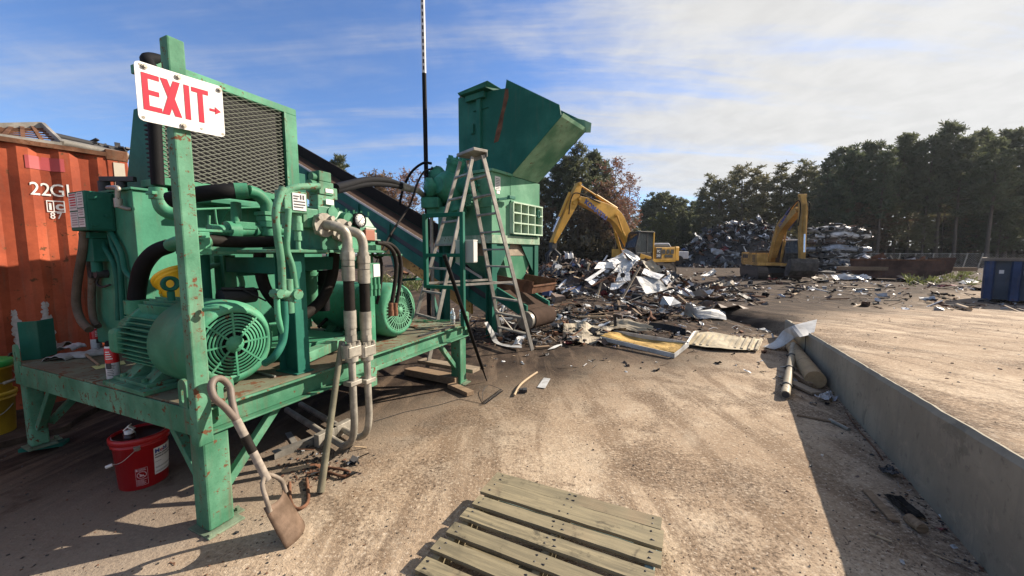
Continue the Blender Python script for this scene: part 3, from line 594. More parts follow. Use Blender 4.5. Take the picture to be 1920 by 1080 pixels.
b = MB(); q = ST.v(372, 452, .5); b.box((q.x - .06, q.y - .06, q.z - .05), (q.x + .04, q.y + .06, q.z + .06)); b.cyl((q.x - .02, q.y - .085, q.z + .03), (q.x - .02, q.y - .06, q.z + .03), .025, n=6); b.cyl((q.x - .02, q.y - .085, q.z - .03), (q.x - .02, q.y - .06, q.z - .03), .025, n=6)
b.tube([q + V((.03, 0, 0)), ST.v(390, 450, .5)], .048, 12); b.box((q.x - .08, q.y - .05, q.z - .09), (q.x + .05, q.y + .05, q.z - .052)); b.box((q.x - .05, q.y - .05, q.z + .062), (q.x + .2, q.y + .04, q.z + .08)); part('flange_block', b, g)
q1 = [ST.v(360, 447, .6), ST.v(340, 452, .75), ST.v(318, 461, .95)]; b = MB(); b.tube(cr(q1, 4), [.038] * 5 + [.045] * 4, 12); part('hose_ferrule', b, g)
conduit(pv([(318, 461, 0), (290, 473, .1), (268, 500, .2), (259, 535, .28), (256, 562, .3)], .95), .052, M['black'], 'hose', n=14)
b = MB(); q = ST.v(256, 562, 1.25); b.cyl(q, q + V((0, 0, -.1)), .072, n=14); b.cyl(q + V((0, 0, -.1)), (q.x, q.y, .95), .06, n=14); b.box((q.x - .08, q.y - .08, .93), (q.x + .08, q.y + .08, .96)); part('hose_ferrule', b, g)
conduit(pv([(487, 470), (488, 505), (500, 545), (528, 578), (552, 590)], .5), .042, M['hose'], 'hose', n=12)
conduit(pv([(627, 475), (622, 520), (606, 558), (588, 578), (566, 592)], .33), .046, M['hose'], 'hose', n=12)
# filter canister between post and stand, butterfly valve, pumps under the shelf
q = ST.v(368, 520, .72)
b = MB(); b.cyl((q.x, q.y, q.z - .16), (q.x, q.y, q.z + .16), .085, n=20); b.cyl((q.x, q.y, q.z + .17), (q.x, q.y, q.z + .2), .1, n=20); b.cyl((q.x, q.y, q.z - .3), (q.x, q.y, q.z - .17), .05, n=14); part('oil_filter', b, M['hop'], bevel=.01)
b = MB(); q = ST.v(450, 545, .6); b.cyl(q + V((-.14, 0, -.04)), q + V((.1, 0, -.04)), .06, n=14); b.beam(q + V((-.14, -.03, .03)), q + V((.14, -.06, .0)), .03, .016); b.beam(q + V((-.02, -.05, .02)), q + V((.13, -.1, -.09)), .022, .012); b.cyl(q + V((0, 0, -.2)), q + V((0, 0, .03)), .03); part('ball_valve', b, M['dark'])
b = MB(); b.tube([ST.v(412, 512, 1.0) + V((.17 * math.cos(a), 0, -.1 + .17 * math.sin(a))) for a in [i * PI / 10 for i in range(-1, 12)]], .022, 8); part('guard_hoop', b, M['hop_pale'], bevel=0)
for (x, y, r, l, mt_) in ((583, 530, .055, .22, 'hop_pale'), (607, 545, .05, .2, 'black')):
    q = ST.v(x, y, .75); b = MB(); b.cyl(q + V((0, 0, -l)), q + V((0, 0, l)), r, n=16); b.cyl(q + V((0, 0, l * .3)), q + V((0, 0, l * .45)), r * 1.25, n=16); part('pump_pipe', b, M[mt_])
b = MB(); b.box((p.x + .12, .45, ZD + .001), (p2.x - .1, 1.0, ZD + .10)); b.box((p.x - .1, 1.02, ZD + .001), (1.5, 1.2, ZD + .2)); part('pump_base', b, g)
b = MB(); b.beam((p.x + .1, .22, ZD + .06), (p2.x + .05, .5, ZD + .06), .10, .08); part('motor_rail', b, gw)
# the two flexible down pipes at the front
for uu, dz, tw in ((ST.v(655, 560, -.14).x, 0, 0), (ST.v(684, 560, -.14).x, -.03, .0)):
    y = -.14
    b = MB(); b.tube(cr([(uu - .10, .02, 1.86 + dz), (uu - .085, -.06, 1.86 + dz), (uu - .03, y + .01, 1.83 + dz), (uu, y, 1.76 + dz), (uu, y, 1.67 + dz)], 6), .037, 14)
    b.lathe([(.09, 0), (.09, .03), (.06, .035)], (uu - .10, .0 - .035, 1.86 + dz), (0, 1, 0), 14)
    for k in range(4): b.cyl((uu - .10 + .075 * math.cos(k * PI / 2 + .8), -.06, 1.86 + dz + .075 * math.sin(k * PI / 2 + .8)), (uu - .10 + .075 * math.cos(k * PI / 2 + .8), .0, 1.86 + dz + .075 * math.sin(k * PI / 2 + .8)), .02, n=6)
    dp = part('down_pipe', b, M['zinc'], bevel=.003)
    b = MB()
    for (r, z0, z1, n) in ((.034, 1.208, 1.442, 12), (.045, 1.66, 1.69, 14), (.056, 1.60, 1.66, 6), (.051, 1.555, 1.598, 6), (.047, 1.44, 1.55, 18), (.046, 1.07, 1.21, 18), (.043, 1.02, 1.069, 8), (.047, .97, 1.019, 6), (.035, .93, .969, 12)): b.cyl((uu, y, z0 + dz), (uu, y, z1 + dz), r, n=n)
    b.box((uu - .06, y - .042, .85 + dz), (uu + .06, y + .042, .93 + dz)); b.cyl((uu - .045, y, .845 + dz), (uu - .045, y, .945 + dz), .04); b.cyl((uu + .045, y, .845 + dz), (uu + .045, y, .945 + dz), .04)
    for sx_ in (-.045, .045):
        for sy_ in (-.028, .028): b.cyl((uu + sx_, y + sy_, .935 + dz), (uu + sx_, y + sy_, .965 + dz), .016, n=6)
    b.cyl((uu, y, .81 + dz), (uu, y, .845 + dz), .05, n=14); part('hose_coupling', b, M['zinc'], dp, bevel=.006)
    b = MB(); b.cyl((uu, y, 1.2 + dz), (uu, y, 1.45 + dz), .040, n=18); part('hose_sleeve', b, M['hose'], dp, bevel=0)
    b = MB(); b.tube(cr([(uu, y, .83 + dz), (uu, y, .5), (uu, y, .30), (uu + .01, y + .04, .16), (uu + .03, y + .14, .075), (uu + .06, y + .26, .055), (uu + .20, y + .8, .055), (uu + .33, y + 1.3, .055)], 7), .028, 14); part('bent_pipe', b, M['zinc'], dp, bevel=0)
    b = MB(); b.box((uu - .055, y - .042, .62 + dz), (uu + .055, y + .042, .655 + dz)); part('pipe_clamp', b, M['zinc'], dp, bevel=.004)
    b = MB(); b.box((uu + .0, y + .42, .0), (uu + .2, y + .48, .11)); part('floor_clamp', b, M['zinc'], dp, bevel=.004)
b = MB(); b.box((p2.x - .35, -.075, .5), (p2.x - .28, -.021, .66)); b.box((p2.x - .28, -.06, .62), (p2.x + .12, -.05, .66)); part('pipe_bracket', b, gw)
# thin hoses on the right of the valve block
for dx_, rr in ((0, .019), (9, .019)):
    conduit(pv([(706 + dx_, 455), (724 + dx_, 459), (738 + dx_, 474), (743 + dx_, 500), (740 + dx_, 535), (736 + dx_, 560), (733 + dx_ * .9, 580)], -.05), rr, M['hose'], 'hose')
    b = MB(); q = ST.v(733 + dx_ * .9, 582, -.05); b.cyl(q + V((0, 0, .07)), q, .022); b.cyl(q, q + V((0, .0, -.05)), .026, n=6); part('hose_fitting', b, M['rust'], bevel=0)
conduit(pv([(700, 466), (712, 480), (716, 510), (712, 545), (706, 570)], .1), .014, M['hose'], 'hose')
conduit(pv([(695, 470), (706, 483), (722, 476), (733, 462)], .15), .012, M['hose'], 'hose')
q = ST.v(698, 508, .02)
b = MB(); b.box((q.x - .06, -.01, q.z - .06), (q.x + .06, .05, q.z + .07)); ps = part('pressure_switch', b, gw)
b = MB(); b.box((q.x - .02, -.016, q.z - .05), (q.x + .055, -.0105, q.z + .06)); b.build('name_plate', M['white_enamel'], ps)
b = MB()
for du in (-.05, .0, .045): b.cyl((q.x + du, 0, q.z - .22), (q.x + du, 0, q.z - .06), .016); b.cyl((q.x + du, 0, q.z - .16), (q.x + du, 0, q.z - .12), .024, n=6)
part('pipe_fitting', b, M['hop_pale'], ps)
# twin hoses crossing to the shredder motor
# guard frame at the far end with its grey box
uf = LU - .26; ex = ST.u(862, 600, uf); v0f, v1f = -.115, .47
zt_, zm, zb_ = ST.u(860, 397, uf).z, ST.u(860, 478, uf).z, ST.u(860, 543, uf).z
b = MB()
b.box((uf, v0f, ZD + .001), (uf + .05, v0f + .05, zt_)); b.box((uf, v1f - .05, zb_), (uf + .05, v1f, zt_)); b.box((uf + .002, v0f + .05, zt_ - .05), (uf + .048, v1f - .05, zt_ - .002)); b.box((uf + .002, v0f + .05, zm - .025), (uf + .048, v1f - .05, zm + .018)); b.box((uf + .002, v0f + .05, zb_ - .005), (uf + .048, v1f - .05, zb_ + .04))
part('guard_frame', b, M['hop'])
b = MB(); z1 = ST.u(850, 452, uf + .08).z; b.box((uf + .064, v0f - .10, z1 - .26), (uf + .16, v0f + .15, z1)); sb = part('relay_box', b, plain('pale_grey_box', (.36, .38, .36), .5, var=.1), bevel=.006)
b = MB(); b.box((uf + .06, v0f - .105, z1 - .002), (uf + .165, v0f + .155, z1 + .012)); b.box((uf + .064, v0f - .105, z1 - .25), (uf + .156, v0f - .1, z1 - .01)); part('box_lid', b, plain('light_grey_lid', (.5, .5, .47), .5, var=.1), sb, bevel=.003)
b = MB(); b.box((uf - .3, .10, ZD + .002), (uf - .12, .7, ZD + .02)); b.box((LU - .6, -.0, ZD + .0015), (LU - .05, .35, ZD + .012)); part('deck_patch', b, M['deck'], bevel=0)
# angle bracket standing at the back corner of the deck
b = MB(); q0, q1, q2 = ST.z(40, 677, ZD), ST.z(77, 673, ZD), ST.z(108, 664, ZD); zt__ = ST.u(60, 605, (q0.x + q1.x) / 2).z
for p_, q_ in ((q0, q1), (q1, q2)):
    d_ = (q_ - p_); n_ = V((-d_.y, d_.x, 0)).normalized() * .012; b.hexa([p_, q_, q_ + n_, p_ + n_], [V((r.x, r.y, zt__)) for r in (p_, q_, q_ + n_, p_ + n_)])
part('upstand_bracket', b, M['hop'])
# ------------------------------------------------------------------ exit sign bolted to the post
sg = thing('exit_sign', 'white metal sign with red EXIT lettering and an arrow bolted to the green post', 'sign', ST.w(-.012, -.118, 2.42), ST.rz)
sv = -.118
c = [ST.v(x, y, sv) for x, y in ((251, 113), (417, 163), (419, 259), (258, 223))]
e0 = V((ST.w(0, sv, 0).x, 0, 0))
W_ = (c[1].x - c[0].x + c[2].x - c[3].x) / 2; H_ = (c[0].z - c[3].z + c[1].z - c[2].z) / 2
cen = (c[0] + c[1] + c[2] + c[3]) / 4; sl = ((c[1].z - c[0].z) + (c[2].z - c[3].z)) / 2 / W_
ox, oz = cen.x + .012, cen.z - 2.42
def sp(x, z, y=0.):                         # sign plane: x right, z up from its centre, bent a little at the bolts
    return V((ox + x, y - .03 * max(0, abs(x + .04) - .06), oz + z + sl * x))
def rrect(w, h, r, n=4): return [(sx * (w / 2 - r) + r * math.cos(a), sz * (h / 2 - r) + r * math.sin(a)) for sx, sz, a0 in ((1, 1, 0), (-1, 1, PI / 2), (-1, -1, PI), (1, -1, 1.5 * PI)) for a in [a0 + i * PI / 2 / n for i in range(n + 1)]]
b = MB(); nx, nz = 16, 8; r_ = .022
def sgp(i, j):
    x = (i - .5) * W_; z = (j - .5) * H_; k = abs(x) - (W_ / 2 - r_)
    if k > 0: z *= 1 - (r_ - math.sqrt(max(0, r_ * r_ - k * k))) / (H_ / 2)
    return sp(x, z)
xs_ = [0, .008, .02, .05] + [.1 + .8 * i / 14 for i in range(15)] + [.95, .98, .992, 1]
b.add([sgp(i, j / 6) for j in range(7) for i in xs_], [(j * len(xs_) + i, j * len(xs_) + i + 1, (j + 1) * len(xs_) + i + 1, (j + 1) * len(xs_) + i) for j in range(6) for i in range(len(xs_) - 1)])
b.build('sign_plate', plain('scuffed_white_sign', (.62, .62, .60), .45, var=.06, scale=18), sg, solid=.003)
def pl2(poly):
    b.add([sp(x * W_, z * H_, -.0032) for x, z in poly], [tuple(range(len(poly)))[::-1]])
b = MB()
def rc_(x0, z0, x1, z1): pl2([(x0, z0), (x0, z1), ((x0 + x1) / 2, z1), (x1, z1), (x1, z0), ((x0 + x1) / 2, z0)])
T, Bm = .33, -.30
rc_(-.44, Bm, -.375, T); rc_(-.375, T - .085, -.255, T); rc_(-.375, -.03, -.265, .055); rc_(-.375, Bm, -.245, Bm + .085)
pl2([(-.245, T), (-.165, T), (-.025, Bm), (-.105, Bm)])
b.add([sp(x * W_, z * H_, -.0036) for x, z in ((-.105, T), (-.025, T), (-.165, Bm), (-.245, Bm))], [(3, 2, 1, 0)])
rc_(.015, Bm, .08, T); rc_(.105, T - .085, .31, T); rc_(.175, Bm, .24, T - .085)
rc_(.315, -.035, .395, .015); pl2([(.385, -.085), (.385, .065), (.465, -.01)])
b.build('exit_lettering', M['red_letter'], sg)
for x, z, r in ((-.40, .43, .012), (-.04, .43, .013), (.46, .42, .012), (-.02, -.44, .013), (-.45, -.44, .007), (.47, -.44, .007), (-.44, .45, .006), (.2, -.42, .006)):
    b = MB(); q = sp(x * W_, z * H_); b.cyl(q + V((0, -.002, 0)), q + V((0, -.008 if r > .01 else -.0035, 0)), r, n=8)
    if r > .01: b.cyl(q + V((0, -.008, 0)), q + V((0, -.014, 0)), r * .55, n=6)
    b.build('bolt', M['zinc'], sg)

# ------------------------------------------------------------------ things on and under the table
def spray(loc, rz, label, cap=True, h=.17):
    t_ = thing('spray_can', label, 'spray can', loc, rz, 'aerosol cans on the deck'); t_.scale = (1.12, 1.12, 1)
    b = MB(); b.lathe([(.030, 0), (.0325, .004), (.0325, h * .52)], n=20, cap=True); b.build('can_foot', M['white_enamel'], t_)
    b = MB(); b.lathe([(.0326, h * .50), (.0326, h * .93), (.030, h * .96), (.026, h)], n=20); b.build('can_wall', M['can_red'], t_)
    b = MB()
    for i in range(7):
        z = h * (.12 + .05 * i); a0 = -1.9; a1 = -1.9 + .9 + .5 * R.random()
        b.add([(.0331 * math.cos(a), .0331 * math.sin(a), zz) for zz in (z, z + h * .018) for a in [a0 + (a1 - a0) * k / 6 for k in range(7)]], [(k, k + 1, 8 + k, 7 + k) for k in range(6)])
    b.box((-.012, -.0345, h * .34), (.014, -.0325, h * .5)); b.build('can_print', M['ink'], t_)
    b = MB()
    for i in range(4):
        z = h * (.62 + .07 * i); b.add([(.0332 * math.cos(a), .0332 * math.sin(a), zz) for zz in (z, z + h * .03) for a in [-2.0 + (1.1 - .12 * i) * k / 6 for k in range(7)]], [(k, k + 1, 8 + k, 7 + k) for k in range(6)])
    b.build('can_lettering', M['white'], t_)
    b = MB(); b.lathe([(.031, h * .955), (.029, h * 1.0), (.02, h * 1.02)], n=20); b.build('can_shoulder', M['white'], t_)
    if cap:
        b = MB(); b.lathe([(.026, h * 1.0), (.026, h * 1.13), (.022, h * 1.16), (0, h * 1.17)], n=20); b.build('can_cap', M['black'], t_)
    return t_
def onfloor(x, y, z=ZD + .002): q = ST.z(x, y, z); return ST.w(q.x, q.y, q.z)
spray(onfloor(214, 709), .2, 'red and white aerosol can with black cap, standing in front of the motor fins', h=.232)
spray(onfloor(182, 656), 1.2, 'red and white aerosol can without cap, standing behind the rags', cap=False, h=.21)
spray(onfloor(209, 652), 2.2, 'red aerosol can half hidden behind the motor end', cap=False, h=.21)
def rag(name, pts, w, label, mat, seed):
    P = cr(pts, 5); b = MB(); n = len(P); nu = 12
    def f(i, j):
        k = j * (n - 1); a = int(min(k, n - 2)); p = P[a].lerp(P[a + 1], k - a); d = (P[a + 1] - P[a]).normalized(); s_ = V((-d.y, d.x, 0))
        q = p + s_ * (i - .5) * w * (1 + .5 * noise.noise((j * 5, seed, 0)))
        hgt = .012 + .03 * abs(noise.noise((q.x * 16, q.y * 16, seed))) + .02 * (1 - (2 * i - 1) ** 2)
        return V((q.x, q.y, q.z + hgt * (1 if .02 < i < .98 else .2)))
    b.grid(f, nu, n * 2, True); o = b.build(name, mat, solid=.004); return tag(o, label, 'rag')
rag('rag', [onfloor(100, 678), onfloor(130, 670), onfloor(165, 667), onfloor(195, 662)], .16, 'crumpled grey-white rag lying across the deck by the cans', plain('pale_rag', (.30, .29, .28), .95, var=.6, scale=20), 3)
rag('rag', [onfloor(34, 668), onfloor(60, 655), onfloor(95, 652), onfloor(128, 651)], .11, 'long dirty brown-grey rag along the back edge of the deck', plain('dirty_rag', (.12, .105, .09), .95, var=.6, scale=16), 8)
rag('rag', [onfloor(120, 660), onfloor(135, 654), onfloor(150, 650)], .1, 'small balled white rag behind the larger rag', plain('white_rag', (.36, .36, .36), .95, var=.5, scale=20), 5)
b = MB(); q = [onfloor(160, 668), onfloor(186, 687)]; b.tube([q[0] + V((0, 0, .02)), q[1] + V((0, 0, .012))], [.012, .008], 8); tag(b.build('chisel', M['wood']), 'short brown chisel lying on the deck in front of the rags', 'tool')
b = MB(); q = [onfloor(172, 688), onfloor(232, 677), onfloor(236, 683), onfloor(180, 693)]; b.add([p + V((0, 0, .003)) for p in q], [(0, 1, 2, 3)]); tag(b.build('cardboard_scrap', plain('yellow_card', (.5, .5, .2), .8), solid=.003), 'flat pale yellow card strip on the deck behind the capped can', 'card')
b = MB(); q = [onfloor(478, 699), onfloor(516, 708)]; b.tube([q[0] + V((0, 0, .008)), q[1] + V((0, 0, .008))], .008, 8); tag(b.build('steel_pin', M['steel']), 'thin steel pin on the deck right of the big fan cover', 'pin')
def pail(name, h, r0, r1, mat):
    b = MB(); b.lathe([(r0 - .004, 0), (r0, .006), (r0 + (r1 - r0) * .82, h * .82), (r1 + .006, h * .822), (r1 + .006, h * .86), (r1 + .002, h * .862), (r1 + .004, h * .90), (r1 + .014, h * .902), (r1 + .014, h * .985), (r1 + .008, h), (r1 - .006, h), (r1 - .008, h * .9), (r0 - .006, .012), (0, .01)], n=40); return b
bk = thing('oil_pail', 'closed red oil pail with white label standing under the near end of the table', 'bucket', G(271, 901), math.radians(20))
pail('b', .375, .132, .150, 0).build('pail_body', M['red'], bk)
b = MB(); b.lathe([(.0, .352), (.148, .352), (.150, .36)], n=36); b.lathe([(.03, .352), (.034, .39), (.0, .392)], (-.03, -.06, 0), n=16); b.build('lid', plain('oily_black_lid', (.03, .012, .012), .35, var=.4), bk)
b = MB(); b.lathe([(.026, .392), (.026, .415), (0, .416)], (-.03, -.06, 0), n=14); b.beam((-.055, -.06, .42), (-.02, -.06, .455), .03, .006); b.beam((-.0, -.06, .42), (-.03, -.06, .44), .03, .006); b.build('spout_cap', M['white'], bk)
def wrapr(a0, z0, r=.1375):
    def f(x, y):
        z = z0 + y; rr = r + (z - .1) * .048 + .0012; a = a0 + x / r; return V((rr * math.cos(a), rr * math.sin(a), z))
    return f
def patch(b, a0, z0, w_, h_, r=.137):
    f = wrapr(a0, z0, r); b.add([f(w_ * i / 10, h_ * j) for j in (0, 1) for i in range(11)], [(i, i + 1, 12 + i, 11 + i) for i in range(10)])
am = math.radians(-64.5)
b = MB(); patch(b, am + .42, .075, .20, .195); b.build('pail_label', M['white'], bk)
b = MB(); b.cm = 0; f = wrapr(am + .46, .232, .1378); b.text('M', .038, 0, (1, 0, 0), (0, 1, 0), .0018, wrap=f); f3 = wrapr(am + .46 + .031 / .1378, .232, .1378); b.cm = 1; b.text('o', .038, 0, (1, 0, 0), (0, 1, 0), .0014, wrap=f3); b.cm = 0; f4 = wrapr(am + .46 + .0525 / .1378, .232, .1378); b.text('bil', .038, 0, (1, 0, 0), (0, 1, 0), .0014, wrap=f4)
b.cm = 2; f = wrapr(am + .46, .213, .1378); b.text('MOBILGREASE XHP', .0145, 0, (1, 0, 0), (0, 1, 0), .0006, wrap=f); f = wrapr(am + .46, .194, .1378); b.text('PREMIUM INDUSTRIAL', .0130, 0, (1, 0, 0), (0, 1, 0), .0006, wrap=f)
for z in (.165, .125, .119, .095, .088): patch(b, am + .46, z, .04 if z == .165 else .15, .0022, .1378)
b.build('pail_lettering', [M['blueink'], M['red_letter'], M['ink']], bk)
b = MB(); pk = plain('pale_pink_print', (.5, .3, .3), .5); a1 = am - .30
for (x, z, w_, h_) in ((0, .03, .062, .002), (0, .155, .062, .002), (0, .03, .002, .127), (.060, .03, .002, .127), (.016, .142, .036, .003), (.016, .136, .04, .003), (.016, .148, .034, .003), (.004, .136, .009, .016)): patch(b, a1 + x / .137, z, w_, h_, .1372)
for i in range(7): patch(b, a1 + .004 / .137, .036 + .006 * i, .054 - R.random() * .02, .0028, .1372)
f = wrapr(a1 + .031 / .137, .107, .1374)
b.add([f(rr * math.cos(2 * PI * k / 24), rr * math.sin(2 * PI * k / 24)) for k in range(24) for rr in (.0215, .0255)], [(2 * k, 2 * k + 1, (2 * k + 3) % 48, (2 * k + 2) % 48) for k in range(24)])
b.add([f(-.017, .013), f(-.014, .016), f(.017, -.013), f(.014, -.016)], [(0, 1, 2, 3)]); b.add([f(-.012, -.012), f(.008, -.012), f(.01, .0), f(-.01, .004)], [(0, 1, 2, 3)])
b.build('hazard_panel', pk, bk)
hb = am - .14
b = MB(); rr = .150; hp = V((rr * math.cos(hb), rr * math.sin(hb), .30)); hl = V((.165 * math.cos(am - 1.25), .165 * math.sin(am - 1.25), .205))
b.cyl(hp * .96 + V((0, 0, .012)), hp * 1.04 + V((0, 0, .012)), .018, n=12); b.tube(cr([hp * 1.02, V((.168 * math.cos(hb - .5), .168 * math.sin(hb - .5), .235)), hl], 6), .0022, 6); b.build('bail', M['zinc'], bk)
b = MB(); b.cyl(hl + V((.012, .0, -.0)), hl + V((-.02, -.01, -.008)), .011, n=10); b.build('bail_grip', M['white'], bk)
# yellow pail lying on the motor, and the stacked pails at the left edge
yp = thing('yellow_pail', 'tilted yellow plastic pail resting on top of the nearer motor', 'bucket', ST.w(*ST.v(358, 572, .86)), 0); yp.rotation_euler = (V((-.54, .84, 0)) * .50 + V((-.84, -.54, 0)) * .34 + V((0, 0, .8))).to_track_quat('Z', 'Y').to_euler()
pail('b', .27, .115, .135, 0).build('pail_body', M['yellow_pail'], yp); b = MB()
for z in (.14, .155): b.lathe([(.130, z), (.136, z + .003), (.130, z + .006)], n=36, cap=False)
b.build('pail_ribs', M['yellow_pail'], yp)
b = MB(); q = ST.v(319, 532, .55); b.lathe([(.042, -.012), (.05, -.008), (.05, .008), (.042, .012), (.026, .01), (.026, -.01), (.042, -.012)], tuple(q), (0, 1, 0), 20, cap=False); b.cyl(q + V((0, 0, -.05)), q + V((0, 0, -.11)), .02)
part('eye_bolt', b, M['hop'], bevel=0)
ps_ = G(-14, 812, .056)
for i, (lab, lidm) in enumerate((('dirty yellow pail by the container, lower of the stacked pair', None), ('yellow pail with green lid by the container, upper of the stacked pair', 'lid'))):
    t_ = thing('yellow_pail', lab, 'bucket', ps_ + V((0, 0, .30 * i)), .4 + i, 'stacked pails by the container')
    pail('b', .375 if i == 0 else .34, .132, .150, 0).build('pail_body', plain('grimy_yellow', (.42, .27, .02), .5, var=.3), t_)
    if lidm:
        b = MB(); b.lathe([(.162, .30), (.168, .305), (.168, .345), (.150, .36), (0, .362)], n=36); b.build('lid', plain('green_plastic_lid', (.03, .3, .06), .4), t_)
    b = MB(); b.tube(cr([(.15, .0, .25), (.13, -.10, .19), (.04, -.165, .16), (-.08, -.15, .19), (-.15, 0, .25)], 5), .004, 6); b.cyl((.02, -.168, .16), (.09, -.15, .165), .013); b.build('bail', M['zinc'], t_)
# water bottles at the far corner of the table
def bottle(loc, label):
    t_ = thing('water_bottle', label, 'bottle', loc, 0, 'bottles on the table corner')
    b = MB(); b.lathe([(.028, 0), (.031, .006), (.031, .05), (.029, .055), (.031, .06), (.031, .13), (.028, .15), (.014, .178), (.0125, .19)], n=20, cap=True); b.build('bottle_wall', M['clear'], t_)
    b = MB(); b.lathe([(.0142, .186), (.0142, .203), (0, .204)], n=16); b.build('bottle_cap', M['white'], t_)
    b = MB(); b.lathe([(.0315, .075), (.0315, .118)], n=20, cap=False); b.build('bottle_label', plain('pale_blue_label', (.45, .55, .62), .4), t_)
bottle(onfloor(849, 609), 'clear plastic water bottle standing in front at the table corner')
bottle(onfloor(866, 604), 'clear plastic water bottle half hidden behind the black bar')
b = MB(); q0, q1 = onfloor(778, 604), onfloor(838, 604)
for i in range(34):
    p_ = q0.lerp(q1, R.random()) + V((R.uniform(-.05, .05), R.uniform(-.05, .05), .006 + R.random() * .02)); a = R.uniform(-.5, .5); d = V((math.cos(a), math.sin(a) * .4, R.uniform(-.1, .12))) * R.uniform(.04, .1); b.beam(p_ - d, p_ + d, .006, .004)
tag(b.build('wire_cuttings', plain('green_wire', (.03, .16, .07), .5)), 'tangle of green wire cuttings on the far end of the table', 'wire')
b = MB(); q = onfloor(745, 612); b.beam(ST.w(2.0, .03, ZD + .012), ST.w(2.62, .0, ZD + .012), .03, .006); tag(b.build('flat_bar', M['dark']), 'flat dark bar lying at the deck edge before the far motor', 'bar')

# ------------------------------------------------------------------ shovel, leaning pipes
sh = thing('shovel', 'short worn shovel with loop handle and rusty blade leaning against the green table', 'shovel', G(550, 1016))
base = G(550, 1014)
top = ST.w(*ST.v(402, 705, -.145)); tip_a, tip_b = G(541, 1019, .004), G(566, 984, .004)
Lc = lambda p: V(p) - base
ax_ = (V(top) - (tip_a + tip_b) / 2).normalized(); wd_ = (tip_b - tip_a); wd_ = (wd_ - ax_ * wd_.dot(ax_)).normalized(); nm = ax_.cross(wd_).normalized()
if nm.y > 0: nm = -nm
B0 = (tip_a + tip_b) / 2; LS = (V(top) - B0).length; bw = .205; bl = .27
b = MB()
def bl_(i, j):
    x = (i - .5) * 2; return Lc(B0 + ax_ * (bl * j - .025 * (1 - x * x)) + wd_ * x * bw / 2 * (1 - .1 * j) - nm * (.03 * (1 - x * x)) * (1) + nm * .03 * (1 - (1 - j) ** 2) * .5)
b.grid(bl_, 10, 8, True); b.build('blade', paint('worn_shovel_steel', (.135, .09, .062), .65, .35, .5, .55, 7., metal=.2), sh, solid=.005)
sb_ = B0 + ax_ * (LS * .36); b = MB()
for s_ in (-1, 1): b.tube([Lc(q) for q in cr([B0 + ax_ * (bl - .04) + wd_ * s_ * bw * .40, B0 + ax_ * (bl + .04) + wd_ * s_ * bw * .38 - nm * .01, B0 + ax_ * (bl + .10) + wd_ * s_ * bw * .24, sb_ + ax_ * .03 + wd_ * s_ * .012], 5)], .0125, 10)
b.build('yoke', paint('rusty_grey_yoke', (.21, .175, .14), .7, .4, .5, .5, 9.), sh)
b = MB(); b.tube([Lc(sb_), Lc(B0 + ax_ * LS * .74)], .0215, 12); b.build('shaft', plain('dried_mud_shaft', (.25, .215, .18), .9, var=.75, scale=30), sh)
b = MB(); b.tube([Lc(B0 + ax_ * LS * .54), Lc(B0 + ax_ * LS * .64)], .0232, 12); b.build('grip_tape', M['hose'], sh)
b = MB(); rl = .062; hc = B0 + ax_ * (LS - .09)
lp = [B0 + ax_ * LS * .735] + [hc + ax_ * (-.085) + wd_ * .03] + [hc + (wd_ * math.cos(a) * rl + ax_ * math.sin(a) * rl * 1.2) for a in [-.3 + i * (PI + .6) / 9 for i in range(10)]] + [hc + ax_ * (-.085) - wd_ * .03, B0 + ax_ * LS * .735]
b.tube([Lc(q) for q in cr(lp, 4)], .0185, 10); b.build('loop_handle', plain('worn_brown_grip', (.135, .105, .085), .6, var=.5, scale=18), sh)
b = MB(); lp0 = G(601, 926, .0); tp = ST.w(*ST.v(641, 640, -.075)); b.tube([lp0 + V((0, 0, .012)), tp], [.025, .021], 14); tag(b.build('leaning_pipe', paint('olive_steel_pipe', (.14, .13, .09), .55, .3, .2, .5, 6.)), 'long olive-grey steel pipe leaning against the table beside the curved pipes', 'pipe')
b = MB(); lp0 = G(913, 716, .0); tp = ST.w(*ST.v(833, 478, -.13)); b.tube([lp0 + V((0, 0, .01)), lp0.lerp(tp, .12), lp0.lerp(tp, .12), tp], [.006, .012, .02, .024], 12); tag(b.build('pry_bar', M['black']), 'slim black bar leaning against the far table corner', 'bar')
b = MB(); c0_, c1_ = G(907, 756, .018), G(941, 731, .018); d = c1_ - c0_; n = 15
sx1, sy1, sd1 = basis(d); b.tube([c0_ + d * (k / (n * 8)) + (sx1 * math.cos(2 * PI * k / 8) + sy1 * math.sin(2 * PI * k / 8)) * .017 for k in range(n * 8 + 1)], .0042, 5)
b.tube(cr([c1_, G(930, 726, .05), G(915, 722, .06), G(905, 735, .03), G(906, 757, .005)], 5), .003, 5); tag(b.build('coil_spring', M['dark']), 'dark coil spring with loose wire on the ground by the black bar', 'spring')
b = MB(); b.tube([G(x, y, .006) for x, y in ((702, 790), (760, 772), (820, 760), (862, 748), (905, 757))], .0025, 5); tag(b.build('thin_cable', M['dark']), 'thin dark cable lying across the ground below the table corner', 'cable')
